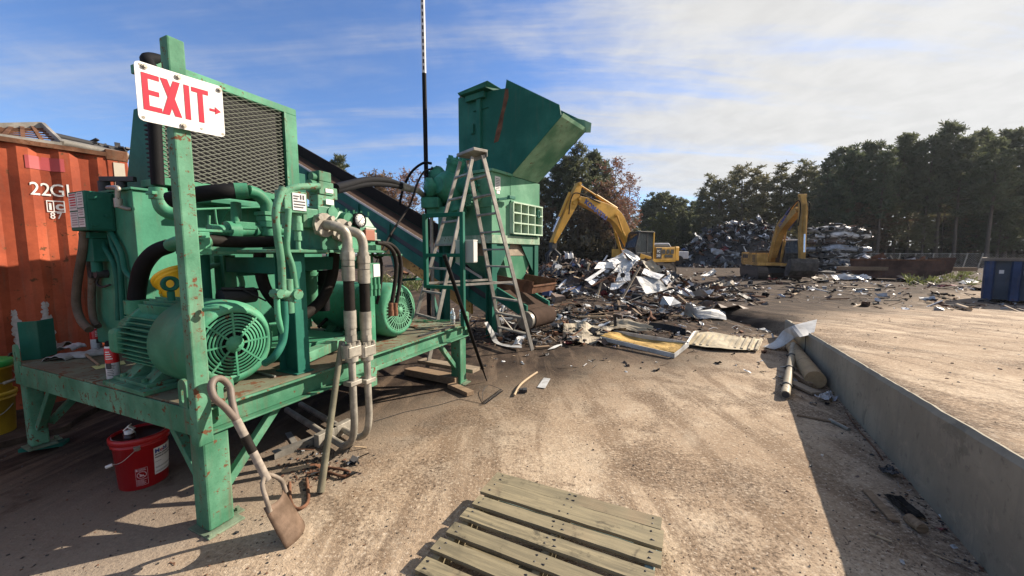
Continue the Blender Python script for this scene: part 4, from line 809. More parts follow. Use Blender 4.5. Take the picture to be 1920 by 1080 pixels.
# timbers, angle iron, straps, rebar and litter near the table
def plank(name, p, q, w, h, mat, label, cat, up=(0, 0, 1)):
    b = MB(); b.beam(p, q, w, h, up); return tag(b.build(name, M[mat], bevel=.004), label, cat)
plank('timber', G(768, 694, .05), G(862, 712, .06), .2, .09, 'wood', 'thick brown timber under the far end of the table, lower of two', 'timber')
plank('timber', G(790, 676, .13), G(893, 694, .14), .16, .05, 'plank', 'weathered board laid over the thick timber under the table', 'timber')
b = MB(); p_, q_ = G(515, 862, .001), G(610, 826, .001); d = (q_ - p_).normalized(); s_ = V((-d.y, d.x, 0)); b.beam(p_ + V((0, 0, .025)), q_ + V((0, 0, .025)), .005, .05); b.beam(p_ + V((0, 0, .052)) + s_ * .03, q_ + V((0, 0, .052)) + s_ * .03, .06, .005); tag(b.build('slotted_angle', M['steel']), 'grey slotted steel angle on the ground behind the leaning pipe', 'angle iron')
plank('steel_strap', G(540, 811, .006), G(556, 836, .006), .05, .008, 'steel', 'short perforated grey strap on the shaded ground under the table', 'strap')
b = MB(); q = [G(543, 905, .012), G(544, 935, .012), G(552, 952, .012), G(566, 952, .012), G(578, 937, .012), G(575, 897, .02)]; b.tube(cr(q, 5), .011, 8); tag(b.build('u_bolt', M['rust']), 'rusty u-shaped bolt lying right of the shovel blade', 'bolt')
b = MB(); q = [G(575, 888, .02), G(610, 885, .02), G(640, 893, .02), G(653, 890, .02), G(655, 885, .02), G(640, 880, .03), G(610, 876, .03)]; b.tube(cr(q, 5), .010, 8); tag(b.build('rebar_hook', M['rust']), 'bent rusty rebar hook on the ground behind the leaning pipe foot', 'rebar')
b = MB(); b.beam(G(528, 884, .012), G(600, 870, .012), .03, .015); tag(b.build('wood_splinter', M['stick_pale']), 'pale splintered stick in the litter beside the shovel', 'stick')
b = MB(); b.tube(cr([G(964, 741, .02), G(975, 722, .03), G(992, 708, .025), G(1007, 698, .02)], 4), [.014] * 13, 8); tag(b.build('bent_stick', M['stick_pale']), 'bent pale stick on the bare ground near the table corner', 'stick')
b = MB(); b.add([G(1007, 726, .01), G(1022, 728, .012), G(1032, 710, .02), G(1020, 708, .015)], [(0, 1, 2, 3)]); tag(b.build('tin_offcut', M['sheet_pale'], solid=.003), 'small pale tin offcut beside the bent stick', 'offcut')
b = MB(); b.obox(G(980, 732, .02), (.09, .05, .04)); b.obox(G(984, 731, .03), (.05, .08, .03)); tag(b.build('bracket_scrap', M['dark']), 'little dark bracket scrap between stick and tin offcut', 'scrap')
plank('plank', G(845, 722, .03), G(882, 738, .03), .1, .05, 'wood', 'stub of timber behind the far table leg', 'timber')
b = MB(); pa = G(65, 850, 0); b.box((-.13, -.05, .001), (.13, .05, .03)); tag(b.build('steel_channel', M['hop'], loc=G(84, 838), rz=.45), 'short dark green channel lying on the shaded slab before the container', 'channel')

# ------------------------------------------------------------------ shipping container
C0 = G(34, 768, .056); CF = Frame(C0, 36.3)
ce = CF.v(239, 300, 0)
CN = Frame(CF.w(ce.x, 0, 0), 36.3)                                # origin at its far right-hand bottom corner
cz = CN.v(34, 254, 0).z
ct = thing('shipping_container', 'rust-orange corrugated shipping container with white 22G1 stencil standing behind the power unit', 'container', CN.o, CN.rz)
cm_ = M['cont'] = paint('container_paint', (.33, .066, .030), .7, .38, .6, .5, 1.2, fade=(.46, .105, .047))
b = MB(); CL = 6.06; pr = [(0, 0), (.07, 0), (.10, .036), (.17, .036), (.20, 0)]; zt, zb0 = cz - .07, .16
def dent(u, z): return .018 * noise.noise((u * 1.1, z * 1.3, 2)) + .005 * noise.noise((u * 3, z * 3, 7))
def wallv(u, z):
    k = (-.17 - u) % .275; p_ = 0 if k < .072 else (k - .072) / .068 * .036 if k < .14 else .036 if k < .208 else (.275 - k) / .067 * .036
    return p_ + dent(u, z)
pts = [];
n_ = int((CL - .4) / .275); u = -.17
for k in range(n_):
    for (a, v) in ((0, 0), (.072, 0), (.14, .036), (.208, .036)): pts.append((u - a, v))
    u -= .275
pts.append((u, 0)); zz = [zb0 + (zt - zb0) * k / 18 for k in range(19)]
b.add([(a, v + dent(a, z) * 1, z) for z in zz for a, v in pts], [(j * len(pts) + i + 1, j * len(pts) + i, (j + 1) * len(pts) + i, (j + 1) * len(pts) + i + 1) for j in range(len(zz) - 1) for i in range(len(pts) - 1)])
b.build('side_wall', cm_, ct)
b = MB(); b.box((-CL, .04, .15), (-.01, 2.43, cz - .09)); b.build('body', cm_, ct)
b = MB(); seg = 24
for i in range(seg):
    a0 = -CL + .1 + (CL - .27) * i / seg; a1 = -CL + .1 + (CL - .27) * (i + 1) / seg; z0 = cz - .03 - .02 * abs(noise.noise((a0 * 2, 0, 0))); z1 = cz - .03 - .02 * abs(noise.noise((a1 * 2, 0, 0)))
    b.hexa([(a0, -.012, z0 - .045), (a1, -.012, z1 - .045), (a1, .06, z1 - .045), (a0, .06, z0 - .045)], [(a0, -.012, z0), (a1, -.012, z1), (a1, .06, z1), (a0, .06, z0)])
b.build('top_rail', M['rust'], ct)
b = MB(); b.box((-CL, -.008, .0), (-.0, .06, .165)); b.build('bottom_rail', cm_, ct)
b = MB(); b.box((-.17, -.005, .12), (.0, .15, cz - .12)); b.build('corner_post', cm_, ct, bevel=.008)
b = MB(); b.box((-.178, -.01, cz - .12), (.005, .16, cz)); b.build('corner_casting', M['rust'], ct, bevel=.01)
b = MB(); b.box((-.12, -.012, cz - .52), (-.03, -.0055, cz - .14)); b.build('marking_plate', plain('beige_plate', (.5, .45, .36), .6), ct)
def ctext(b, s_, x, y, size, bold):
    q = CN.v(x, y, -.006); b.text(s_, size, None, (1, 0, 0), (0, 0, 1), bold, wrap=lambda a, c: V((q.x + a * .78, wallv(q.x + a * .78, q.z + c) - .007, q.z + c)))
b = MB()
for s_, x, y, sz in (('2', 56, 364, .185), ('2', 77, 365.5, .185), ('G', 94, 367, .185), ('1', 119, 368, .185), ('8', 95, 409.5, .095), ('7', 107.5, 410, .095)): ctext(b, s_, x, y, sz, .001)
q = CN.v(89, 397, -.006); wq = CN.v(123, 397, -.006).x - q.x; hq = .122
def wq_(fx, fz): u_ = q.x + wq * fx; z_ = q.z + hq * fz; return V((u_, wallv(u_, z_) - .007, z_))
for (x0, z0, x1, z1) in ((0, 0, 1, .09), (0, .91, 1, 1), (0, .09, .06, .91), (.94, .09, 1, .91), (.36, .09, .42, .91)):
    n_ = 10 if x1 - x0 > .5 else 1
    for k in range(n_): a0, a1 = x0 + (x1 - x0) * k / n_, x0 + (x1 - x0) * (k + 1) / n_; b.add([wq_(a0, z0), wq_(a1, z0), wq_(a1, z1), wq_(a0, z1)], [(0, 1, 2, 3)])
for s_, dx_, sz in (('i', .11, .10), ('c', .47, .125)): b.text(s_, sz, None, (1, 0, 0), (0, 0, 1), .004, wrap=lambda a, c: wq_(dx_ + a * 1.05 / wq, .22 + c / hq))
b.build('stencil', M['white'], ct)
b = MB(); qa, qb = CN.v(45, 289, 0), CN.v(122, 322, 0); n_ = 40; zt0, zt1 = CN.v(45, 289, 0).z, CN.v(122, 299, 0).z; hh0, hh1 = zt0 - CN.v(45, 314, 0).z, zt1 - CN.v(122, 323, 0).z; pv_l = []
for k in range(n_ + 1):
    f_ = k / n_; u_ = qa.x + (qb.x - qa.x) * f_
    for tt_ in range(4): z_ = zt0 + (zt1 - zt0) * f_ - (hh0 + (hh1 - hh0) * f_) * tt_ / 3 + .006 * noise.noise((u_ * 8, tt_, 0)); pv_l.append((u_, wallv(u_, z_) - .006, z_))
b.add(pv_l, [(k * 4 + t_, k * 4 + t_ + 1, k * 4 + t_ + 5, k * 4 + t_ + 4) for k in range(n_) for t_ in range(3)])
b.build('painted_out_patch', plain('purple_brown_patch', (.34, .05, .055), .6), ct)
b = MB()
for (x0, x1, y0, y1, s0) in ((24, 38, 582, 655, 1), (78, 98, 566, 650, 4)):
    q0, q1 = CN.v(x0, y1, 0), CN.v(x1, y0, 0)
    for k in range(150):
        f_ = R.random(); z_ = q0.z + (q1.z - q0.z) * f_; u_ = q0.x + (q1.x - q0.x) * (.5 + R.gauss(0, .2) * (1.1 - .7 * f_)); s_ = .012 * R.uniform(.4, 1.4); pl_ = []
        for a in range(6): uu, zz = u_ + s_ * R.uniform(.5, 1.2) * math.cos(a * PI / 3), z_ + 2 * s_ * R.uniform(.5, 1.2) * math.sin(a * PI / 3); pl_.append((uu, wallv(uu, zz) - .005 - .0006 * (k % 4), zz))
        b.add(pl_, [tuple(range(6))])
tag(b.build('scraped_paint', plain('flaked_white', (.42, .38, .36), .8, var=.5, scale=40), ct), kind='stuff')
# steel grating and pipes lying on the container roof
gr = thing('steel_grating', 'grey steel grating frame lying tilted on the container roof', 'grating', CN.w(0, 0, 0), CN.rz)
k0 = [CN.v(x, y, v_) for x, y, v_ in ((-20, 240, .5), (80, 237, .5), (116, 272, .03), (35, 262, .03))]
a0, a1, a2, a3 = k0[0], k0[1], k0[2], k0[3] + V((-.35, 0, 0)); 
b = MB(); b.beam(a0, a1, .03, .09); b.beam(a1, a2, .03, .09); b.beam(a3, a2, .03, .05); b.build('grating_frame', M['alu'], gr)
b = MB()
for i in range(1, 7): b.beam(a0.lerp(a3, i / 7), a1.lerp(a2, i / 7), .02, .012)
for i in range(1, 5): b.beam(a0.lerp(a1, i / 5), a3.lerp(a2, i / 5), .03, .02)
b.build('grating_bars', M['rust'], gr)
qa, qb = CN.v(112, 268, .12), CN.v(240, 294, .12)
b = MB(); b.tube([CN.w(*qa), CN.w(*qb)], .05, 12); tag(b.build('roof_pipe', M['steel']), 'long grey pipe lying along the container roof edge', 'pipe')
b = MB(); qa, qb = CN.v(100, 255, .35), CN.v(238, 286, .35); b.tube([CN.w(*qa), CN.w(*qb)], .04, 10); tag(b.build('roof_pipe', M['dark']), 'darker pipe behind the grey one on the container roof', 'pipe')
b = MB()
for i in range(22):
    q = CN.v(150 + 4 * i, 272 + .72 * i + R.uniform(-4, 2), .3 + R.random() * .2); q = CN.w(*q); d = V((R.uniform(-1, 1), R.uniform(-1, 1), R.uniform(-.4, .4))).normalized() * R.uniform(.04, .16); b.beam(q - d, q + d, .05, .02)
tag(b.build('roof_debris', M['dark']), kind='stuff', label='dark broken scraps lying on the container roof', cat='debris')
# ------------------------------------------------------------------ shredder with its flared hopper
HP = Frame(G(923, 636), 35.0)
SH = thing('shredder', 'tall dark green scrap shredder on four legs with flared loading hopper behind the stepladder', 'shredder', HP.o, HP.rz)
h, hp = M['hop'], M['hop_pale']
def hpart(name, mb, mat, par=None, bevel=.006, label=None):
    o = mb.build(name, mat, par or SH, bevel)
    if label: o['label'] = label
    return o
BU, BV, BZ0, BZ1 = 1.70, 1.42, 2.0, 3.16
for (u, v) in ((0, 0), (BU - .16, 0), (0, BV - .16), (BU - .16, BV - .16)):
    b = hsec(u, v, u + .16, v + .16, 0, BZ0 - .16); lg = hpart('leg', b, h)
    b = MB(); b.prism([(0, 0), (.5, 0), (.42, -.1), (.0, -.62)], (u + (.16 if u == 0 else 0), v + .04, BZ0 - .161), (1 if u == 0 else -1, 0, 0), (0, 0, 1), .012 if u == 0 else -.012); hpart('gusset', b, h, lg, bevel=0)
b = MB(); b.box((-.02, -.02, BZ0 - .16), (BU + .02, .10, BZ0)); b.box((-.02, BV - .1, BZ0 - .16), (BU + .02, BV + .02, BZ0)); b.box((-.02, .102, BZ0 - .158), (.1, BV - .102, BZ0 - .002)); b.box((BU - .1, .102, BZ0 - .158), (BU + .02, BV - .102, BZ0 - .002))
hpart('base_beam', b, paint('rust_run_paint', (.22, .40, .27), .6, .3, .6, .6, 3., fade=(.36, .46, .34)))
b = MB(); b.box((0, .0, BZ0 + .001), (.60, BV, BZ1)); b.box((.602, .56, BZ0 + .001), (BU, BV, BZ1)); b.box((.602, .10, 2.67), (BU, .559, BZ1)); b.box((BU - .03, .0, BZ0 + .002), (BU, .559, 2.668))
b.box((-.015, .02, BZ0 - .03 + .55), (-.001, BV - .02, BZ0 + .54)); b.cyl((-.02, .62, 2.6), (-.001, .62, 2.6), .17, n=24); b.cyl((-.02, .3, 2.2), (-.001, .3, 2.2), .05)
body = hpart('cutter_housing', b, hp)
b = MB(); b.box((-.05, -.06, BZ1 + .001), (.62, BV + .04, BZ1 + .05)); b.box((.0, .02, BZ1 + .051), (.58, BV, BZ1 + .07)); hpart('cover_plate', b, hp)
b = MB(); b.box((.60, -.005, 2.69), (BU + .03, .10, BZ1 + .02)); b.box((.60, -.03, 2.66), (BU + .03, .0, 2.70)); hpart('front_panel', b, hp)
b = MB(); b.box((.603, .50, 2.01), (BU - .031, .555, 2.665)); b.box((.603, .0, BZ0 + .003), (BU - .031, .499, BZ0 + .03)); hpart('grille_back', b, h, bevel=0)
b = MB(); gx = [.60, .87, 1.14, 1.41, BU + .01]; gzz = [2.05, 2.26, 2.46, 2.66]
for x in gx: b.box((x - .014, -.09, 2.05), (x + .014, .058, 2.66))
for z in gzz: b.box((.59, -.094, z - .014), (BU + .03, -.06, z + .014)); b.box((.59, -.0595, z - .004), (BU + .02, .057, z + .004))
gr_ = hpart('safety_grille', b, paint('pale_grille_paint', (.42, .55, .42), .5, .15, .4, .35, 4.), bevel=.002)
b = MB(); b.tube([(1.50, -.11, 2.5 + .06 * math.sin(a)) if 0 else (1.52 + .05 * math.cos(a), -.11, 2.5 + .08 * math.sin(a)) for a in [i * PI / 6 for i in range(13)]], .014, 6); hpart('grille_handle', b, h, gr_, bevel=0)
b = MB(); b.beam((.12, -.05, 2.66), (.42, -.13, 2.72), .05, .05); b.box((.36, -.16, 2.70), (.56, -.1, 2.76)); hpart('door_latch', b, h)
b = MB(); b.box((.10, -.006, 2.85), (.27, -.002, 3.10)); b.box((.15, -.006, 2.78), (.25, -.002, 2.84)); np_ = hpart('notice', b, M['white'], bevel=0, label='white printed notice sheets')
b = MB()
for i in range(7): b.box((.12, -.0085, 2.87 + .03 * i), (.25 - .03 * R.random(), -.0065, 2.88 + .03 * i))
b.build('notice_print', M['ink'], np_)
# hopper chute: two side panels, sloped flare, back
U0, U1 = .62, 1.66; zc = BZ1 + .03
side = [(BV - .04, zc), (BV - .04, 4.98), (.80, 4.92), (.50, 4.92), (.13, 4.88), (.10, 5.04), (-1.07, 4.31), (-1.11, 4.10), (.0, zc)]
for nm_, u in (('side_panel', U0), ('side_panel', U1)):
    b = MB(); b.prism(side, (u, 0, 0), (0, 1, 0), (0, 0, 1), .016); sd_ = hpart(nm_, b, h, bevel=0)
    if u == U0:
        b = MB(); b.prism([(.13, 4.86), (.06, 4.86), (.05, 4.7), (.16, 4.4), (.21, 4.15), (.30, 3.9), (.42, 3.88), (.36, 4.1), (.27, 4.35), (.2, 4.55)], (u - .004, 0, 0), (0, 1, 0), (0, 0, 1), .003); hpart('worn_patch', b, M['rust'], sd_, bevel=0, label='bare rusty strip where the paint is gone')
        b = MB(); b.box((u - .07, .72, zc + .04), (u - .001, .82, 4.92))
        for z in (3.75, 4.6): b.box((u - .03, .55, z), (u - .001, .95, z + .015))
        b.box((u - .05, .93, 4.15), (u - .001, 1.0, 4.35)); hpart('stiffener', b, h, sd_)
        b = MB(); b.hexa([(u - .18, .5, 4.93), (u + .3, .42, 4.93), (u + .3, 1.2, 4.93), (u - .18, 1.2, 4.93)], [(u - .2, .42, 5.03), (u + .3, .42, 5.03), (u + .3, 1.22, 4.98), (u - .2, 1.22, 4.98)]); b.box((u - .1, .6, 4.8), (u - .002, 1.1, 4.92)); hpart('top_flange', b, h, sd_)
        b = MB()
        for i in range(5): b.beam((u + .02, 1.35 - .1 * i, 5.0), (u + .2, 1.25 - .1 * i, 5.02 + .05 * R.random()), .06, .03)
        hpart('torn_edge', b, M['sheet_brown'], sd_, bevel=0)
b = MB(); fl = [(.0, zc), (-1.11, 4.10), (-1.14, 4.16), (-.03, zc + .07)]
b.add([(u, v, z) for u in (U0 + .017, U1 - .001) for v, z in fl], [(0, 1, 2, 3), (7, 6, 5, 4), (0, 4, 5, 1), (1, 5, 6, 2), (2, 6, 7, 3), (3, 7, 4, 0)])
b.hexa([(U1 - .03, -1.14, 4.08), (U1 + .06, -1.2, 4.08), (U1 + .06, -.95, 4.12), (U1 - .03, -.9, 4.12)], [(U1 - .03, -1.1, 4.32), (U1 + .05, -1.22, 4.26), (U1 + .05, -.9, 4.42), (U1 - .03, -.8, 4.42)])
def hop_flare():
    m = paint('scraped_flare_paint', (.10, .28, .17), .5, .3, .42, .5, 1.6, fade=(.24, .40, .27)); return m
hpart('flare', b, hop_flare(), bevel=0, label='sloping underside plate of the loading flare, scraped pale')
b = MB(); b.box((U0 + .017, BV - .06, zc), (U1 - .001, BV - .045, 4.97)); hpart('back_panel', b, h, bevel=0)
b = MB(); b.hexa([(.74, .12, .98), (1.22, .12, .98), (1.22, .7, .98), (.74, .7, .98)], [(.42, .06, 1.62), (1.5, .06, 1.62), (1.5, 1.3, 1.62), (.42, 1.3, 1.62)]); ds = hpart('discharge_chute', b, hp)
b = MB(); b.hexa([(.415, .05, 1.60), (1.505, .05, 1.60), (1.505, 1.31, 1.60), (.415, 1.31, 1.60)], [(.36, .105, 1.838), (1.56, .105, 1.838), (1.56, 1.31, 1.838), (.36, 1.31, 1.838)]); hpart('chute_collar', b, paint('rust_stained_collar', (.30, .24, .17), .7, .4, .7, .6, 4.), ds)
# radial piston motor on the side
mo = HP.u(836, 350, -.36)
mg = paint('motor_green', (.03, .19, .12), .5, .3, .3, .4, 4.)
b = MB(); b.lathe([(.30, .36), (.33, .2), (.33, .08), (.27, -.06), (.2, -.16), (.15, -.22)], tuple(mo), (1, 0, 0), 24); b.lathe([(.18, .0), (.2, .1), (.2, .36)], (mo.x, mo.y, mo.z), (1, 0, 0), 24)
hm = hpart('radial_motor', b, mg)
for k in range(5):
    a = PI / 2 + .30 + k * 2 * PI / 5; d = V((0, math.cos(a), math.sin(a))); b = MB(); c_ = mo + V((.14, 0, 0))
    b.lathe([(.17, .18), (.165, .40), (.18, .42), (.185, .50), (.14, .54), (.06, .56)], tuple(c_), tuple(d), 18)
    x_, y_, _ = basis(d)
    for i in range(8): q = c_ + d * .52 + (x_ * math.cos(i * PI / 4) + y_ * math.sin(i * PI / 4)) * .14; b.cyl(q, q + d * .06, .026, n=6)
    b.lathe([(.186, .5), (.192, .505), (.186, .515)], tuple(c_), tuple(d), 18, cap=False)
    part_c = hpart('cylinder', b, mg, hm, bevel=0)
b = MB(); q = HP.u(797, 352, -.66); b.lathe([(.0, -.02), (.05, -.02), (.06, 0), (.17, .01), (.19, .03), (.19, .12), (.16, .14), (.16, .3)], tuple(q), (.75, -.45, 0), 24)
for i in range(8):
    a = i * PI / 4; x_, y_, d_ = basis((.75, -.45, 0)); b.cyl(q + (x_ * math.cos(a) + y_ * math.sin(a)) * .165 + d_ * .0, q + (x_ * math.cos(a) + y_ * math.sin(a)) * .165 + d_ * .03, .018, n=6)
vb = hpart('rotary_valve', b, mg, hm, bevel=0)
b = MB(); b.obox(q + V((.12, -.05, -.28)), (.3, .34, .2), Matrix.Rotation(.5, 3, 'Z')); b.obox(q + V((.25, -.1, -.42)), (.3, .4, .14), Matrix.Rotation(.5, 3, 'Z')); hpart('port_block', b, mg, hm, bevel=.02)
b = MB(); b.cyl((-.30, .30, 2.62), (-.02, .34, 2.72), .11, n=18)
for i in range(9): a = i * 2 * PI / 9; b.cyl((-.34, .30 + .085 * math.cos(a), 2.61 + .085 * math.sin(a)), (-.29, .30 + .085 * math.cos(a), 2.615 + .085 * math.sin(a)), .022, n=6)
for i in range(3): b.tube([(-.25, .45 + .06 * i, 2.72 - .05 * i), (-.02, .5 + .06 * i, 2.8 - .05 * i)], .02, 8)
hpart('shaft_coupling', b, hp, hm)
b = MB(); b.tube(cr([(-.5, 1.05, 3.35), (-.58, 1.2, 3.36), (-.66, 1.45, 3.2), (-.72, 1.62, 2.9), (-.74, 1.72, 2.6)], 6), .025, 8); hpart('hose', b, M['black'], hm, bevel=0)
# hydraulic hoses spanning from the valve block to the shredder motor
e1 = HP.u(800, 383, -.62); e0_ = HP.w(*e1)
for i, (dz, lab) in enumerate(((0, 'upper black hydraulic hose arching from valve block to shredder motor'), (-.10, 'lower black hydraulic hose arching from valve block to shredder motor'))):
    a_ = ST.w(*ST.v(628, 352 + i * 5, .25)); m1 = atY(690, 337 + i * 8, 4.6); m2 = atY(730, 339 + i * 8, 5.6); e_ = atY(752, 346 + i * 5, 6.3)
    b = MB(); b.tube(cr([a_, m1, m2, e_], 8), 0.037 if i == 0 else .034, 12); hs = tag(b.build('hydraulic_hose', M['black']), lab, 'hose', 'hoses between valve block and shredder')
    b = MB(); q2 = atY(772, 354 + i * 2, 6.7); b.tube(cr([e_, q2, atY(784, 358, 6.95), HP.w(-.55, 1.22, 2.75)], 6), .052, 12); b.build('hose_end', M['zinc'], hs)
b = MB(); b.tube(cr([atY(812, 316, 7.0), atY(795, 322, 6.9), atY(782, 345, 6.7), atY(768, 385, 6.3), atY(735, 435, 5.8), atY(712, 480, 5.4), atY(690, 520, 4.9), ST.w(1.5, .9, .9)], 6), .018, 8); tag(b.build('hydraulic_hose', M['hose']), 'thin dark hose slanting down from shredder motor towards the power unit', 'hose', 'hoses between valve block and shredder')

# ------------------------------------------------------------------ inclined belt conveyor
CO = thing('belt_conveyor', 'long inclined green belt conveyor rising from under the shredder', 'conveyor', HP.w(.44, 0, 0), HP.rz)
def zl(v): return .86 + .447 * v                                  # top edge of the side frame
vA, vB = -.5, 12.5; wC = .86
def cbar(b, u0, u1, zo0, zo1, va=vA, vb=vB):
    b.hexa([(u0, va, zl(va) + zo0), (u1, va, zl(va) + zo0), (u1, vb, zl(vb) + zo0), (u0, vb, zl(vb) + zo0)], [(u0, va, zl(va) + zo1), (u1, va, zl(va) + zo1), (u1, vb, zl(vb) + zo1), (u0, vb, zl(vb) + zo1)])
for u in (0, wC):
    b = MB(); cbar(b, u, u + .05, -.27, 0); cbar(b, u, u + .05, -.68, -.40, .3)
    for i in range(9):
        v = 1. + i * 1.3; b.obox((u + (-.02 if u == 0 else .07), v, zl(v) - .34), (.05, .10, .50))
    hpart('side_frame', b, h, CO, bevel=0)
b = MB(); cbar(b, .02, .03, -.41, -.26, .3); cbar(b, .06, .07, -.66, -.1, .3); hpart('gap_shade_strip', b, M['dark'], CO, bevel=0)  # dark strips put the shade of the frame gap into colour
b = MB(); cbar(b, .055, wC - .005, -.09, -.075); b.cyl((.06, vA - .0, zl(vA) - .28), (wC - .01, vA - .0, zl(vA) - .28), .195, n=28); hpart('belt', b, plain('dirty_brown_belt', (.055, .036, .027), .95, var=.6, scale=7, bump=.6, Specular_IOR_Level=.1), CO, bevel=0)
b = MB(); cbar(b, -.012, -.002, -.02, .035, .6); cbar(b, wC + .052, wC + .062, -.02, .035, .6); hpart('edge_strip', b, plain('pale_worn_edge', (.55, .50, .44), .5), CO, bevel=0)
b = MB(); cbar(b, wC - .02, wC + .0, -.06, .26, 2.2); cbar(b, wC - .02, wC + .03, .265, .30, 2.2); hpart('skirt_board', b, plain('black_skirt', (.02, .017, .016), .9, var=.5, Specular_IOR_Level=.1), CO, bevel=0)
b = MB(); cbar(b, .10, .16, -.98, -.70, 1.0, 9); cbar(b, wC - .1, wC - .04, -.98, -.70, 1.0, 9); hpart('return_guard', b, M['yellow_old'], CO, bevel=0, label='yellow guard rails under the belt')
b = MB(); b.cyl((-.05, vA, zl(vA) - .28), (.055, vA, zl(vA) - .28), .175, n=24); b.cyl((-.1, vA, zl(vA) - .28), (-.05, vA, zl(vA) - .28), .06); b.lathe([(.18, .0), (.185, .01), (.18, .02)], (-.06, vA, zl(vA) - .28), (1, 0, 0), 24, cap=False); hpart('tail_pulley', b, M['steel'], CO, bevel=0)
b = MB()
b.hexa([(.0, -.62, .88), (.86, -.62, .88), (.86, -.60, .88), (.0, -.60, .88)], [(-.02, -.66, 1.02), (.88, -.66, 1.02), (.88, -.64, 1.02), (-.02, -.64, 1.02)]); b.beam((-.02, -.65, 1.0), (-.02, .5, 1.12), .012, .24); b.beam((.88, -.65, 1.0), (.88, .5, 1.12), .012, .24); b.beam((-.03, -.66, 1.03), (.89, -.66, 1.03), .03, .03)
hpart('loading_tray', b, M['rust'], CO, bevel=0)
for v in (3.6, 8.6):
    b = MB(); b.beam((-.02, v, zl(v) - .5), (-.02, v - .7, 0), .09, .09); b.beam((wC + .05, v, zl(v) - .5), (wC + .05, v - .7, 0), .09, .09); b.beam((-.02, v - .35, (zl(v) - .5) / 2), (wC + .05, v - .35, (zl(v) - .5) / 2), .06, .06); hpart('support_leg', b, h, CO, bevel=0)

# ------------------------------------------------------------------ stepladder
LD = thing('stepladder', 'tall weathered aluminium stepladder standing open in front of the shredder', 'ladder')
f0, f1 = G(998, 657), G(941, 640)
LD.location = (f0 + f1) / 2; lo_ = V(LD.location)
rd = (f1 - f0).normalized(); rw = (f1 - f0).length; bk_ = V((-rd.y, rd.x, 0));  bk_ = bk_ if bk_.x < 0 else -bk_
zt = 3.20; tc = bk_ * .86
def fr_(s_, t_): return rd * (s_ * (rw / 2 * (1 - t_) + .21 * t_)) + tc * t_ + V((0, 0, zt * t_))
def rr_(s_, t_): return rd * (s_ * (rw / 2 * .92 * (1 - t_) + .17 * t_)) + (bk_ * 1.95) * (1 - t_) + (tc + bk_ * .12) * t_ + V((0, 0, zt * t_))
Zu = V((0, 0, 1))
for s_ in (-1, 1):
    b = MB(); b.beam(fr_(s_, 0), fr_(s_, .985), .026, .07, tuple(bk_)); b.build('front_rail', M['alu'], LD, .004)
    b = MB(); b.beam(rr_(s_, 0), rr_(s_, .97), .024, .055, tuple(bk_)); b.build('rear_rail', M['alu'], LD, .004)
for i in range(1, 11):
    t_ = i / 11.2; b = MB(); b.beam(fr_(-1, t_), fr_(1, t_), .085, .028, (0, 0, 1)); b.build('step', M['alu'], LD, .003)
for i in range(1, 9):
    t_ = i / 9.; b = MB(); b.beam(rr_(-1, t_), rr_(1, t_), .045, .03, (0, 0, 1)); b.build('rear_brace', M['alu'], LD, .003)
b = MB(); xx = tc + V((0, 0, zt + .01)) + bk_ * .05; b.obox(xx, (.50, .26, .05), Matrix((rd, bk_, Zu)).transposed()); b.obox(xx + V((0, 0, -.045)) - bk_ * .12, (.5, .02, .08), Matrix((rd, bk_, Zu)).transposed()); b.build('top_cap', M['alu'], LD, .01)
for s_ in (-1, 1):
    b = MB(); b.beam(fr_(s_, .37), rr_(s_, .37), .012, .035, (0, 0, 1)); b.build('spreader', M['alu'], LD)
    b = MB(); b.beam(fr_(s_, .20), fr_(0, .09), .01, .02, tuple(bk_)); b.build('corner_brace', M['alu'], LD)

# ------------------------------------------------------------------ tall mast beside the shredder
pb = atY(802, 470, 7.5); b = MB(); b.cyl((0, 0, 0), (0, 0, 5.05), .042, n=14)
ml = tag(b.build('mast', M['black'], loc=(pb.x, pb.y, 0)), 'tall thin mast, black below and white with black marks above, beside the shredder', 'mast')
b = MB(); b.cyl((0, 0, 5.05), (0, 0, 8.2), .040, n=14); b.cm = 1
for i in range(26): b.box((-.014, -.0435, 5.1 + .12 * i), (.016, -.039, 5.17 + .12 * i))
b.build('mast_top', [M['white_enamel'], M['ink']], ml)
b = MB(); b.tube([(.09, -.02, 0), (.09, -.02, 3.0)], .035, 10); b.build('mast_stay', M['steel'], ml)

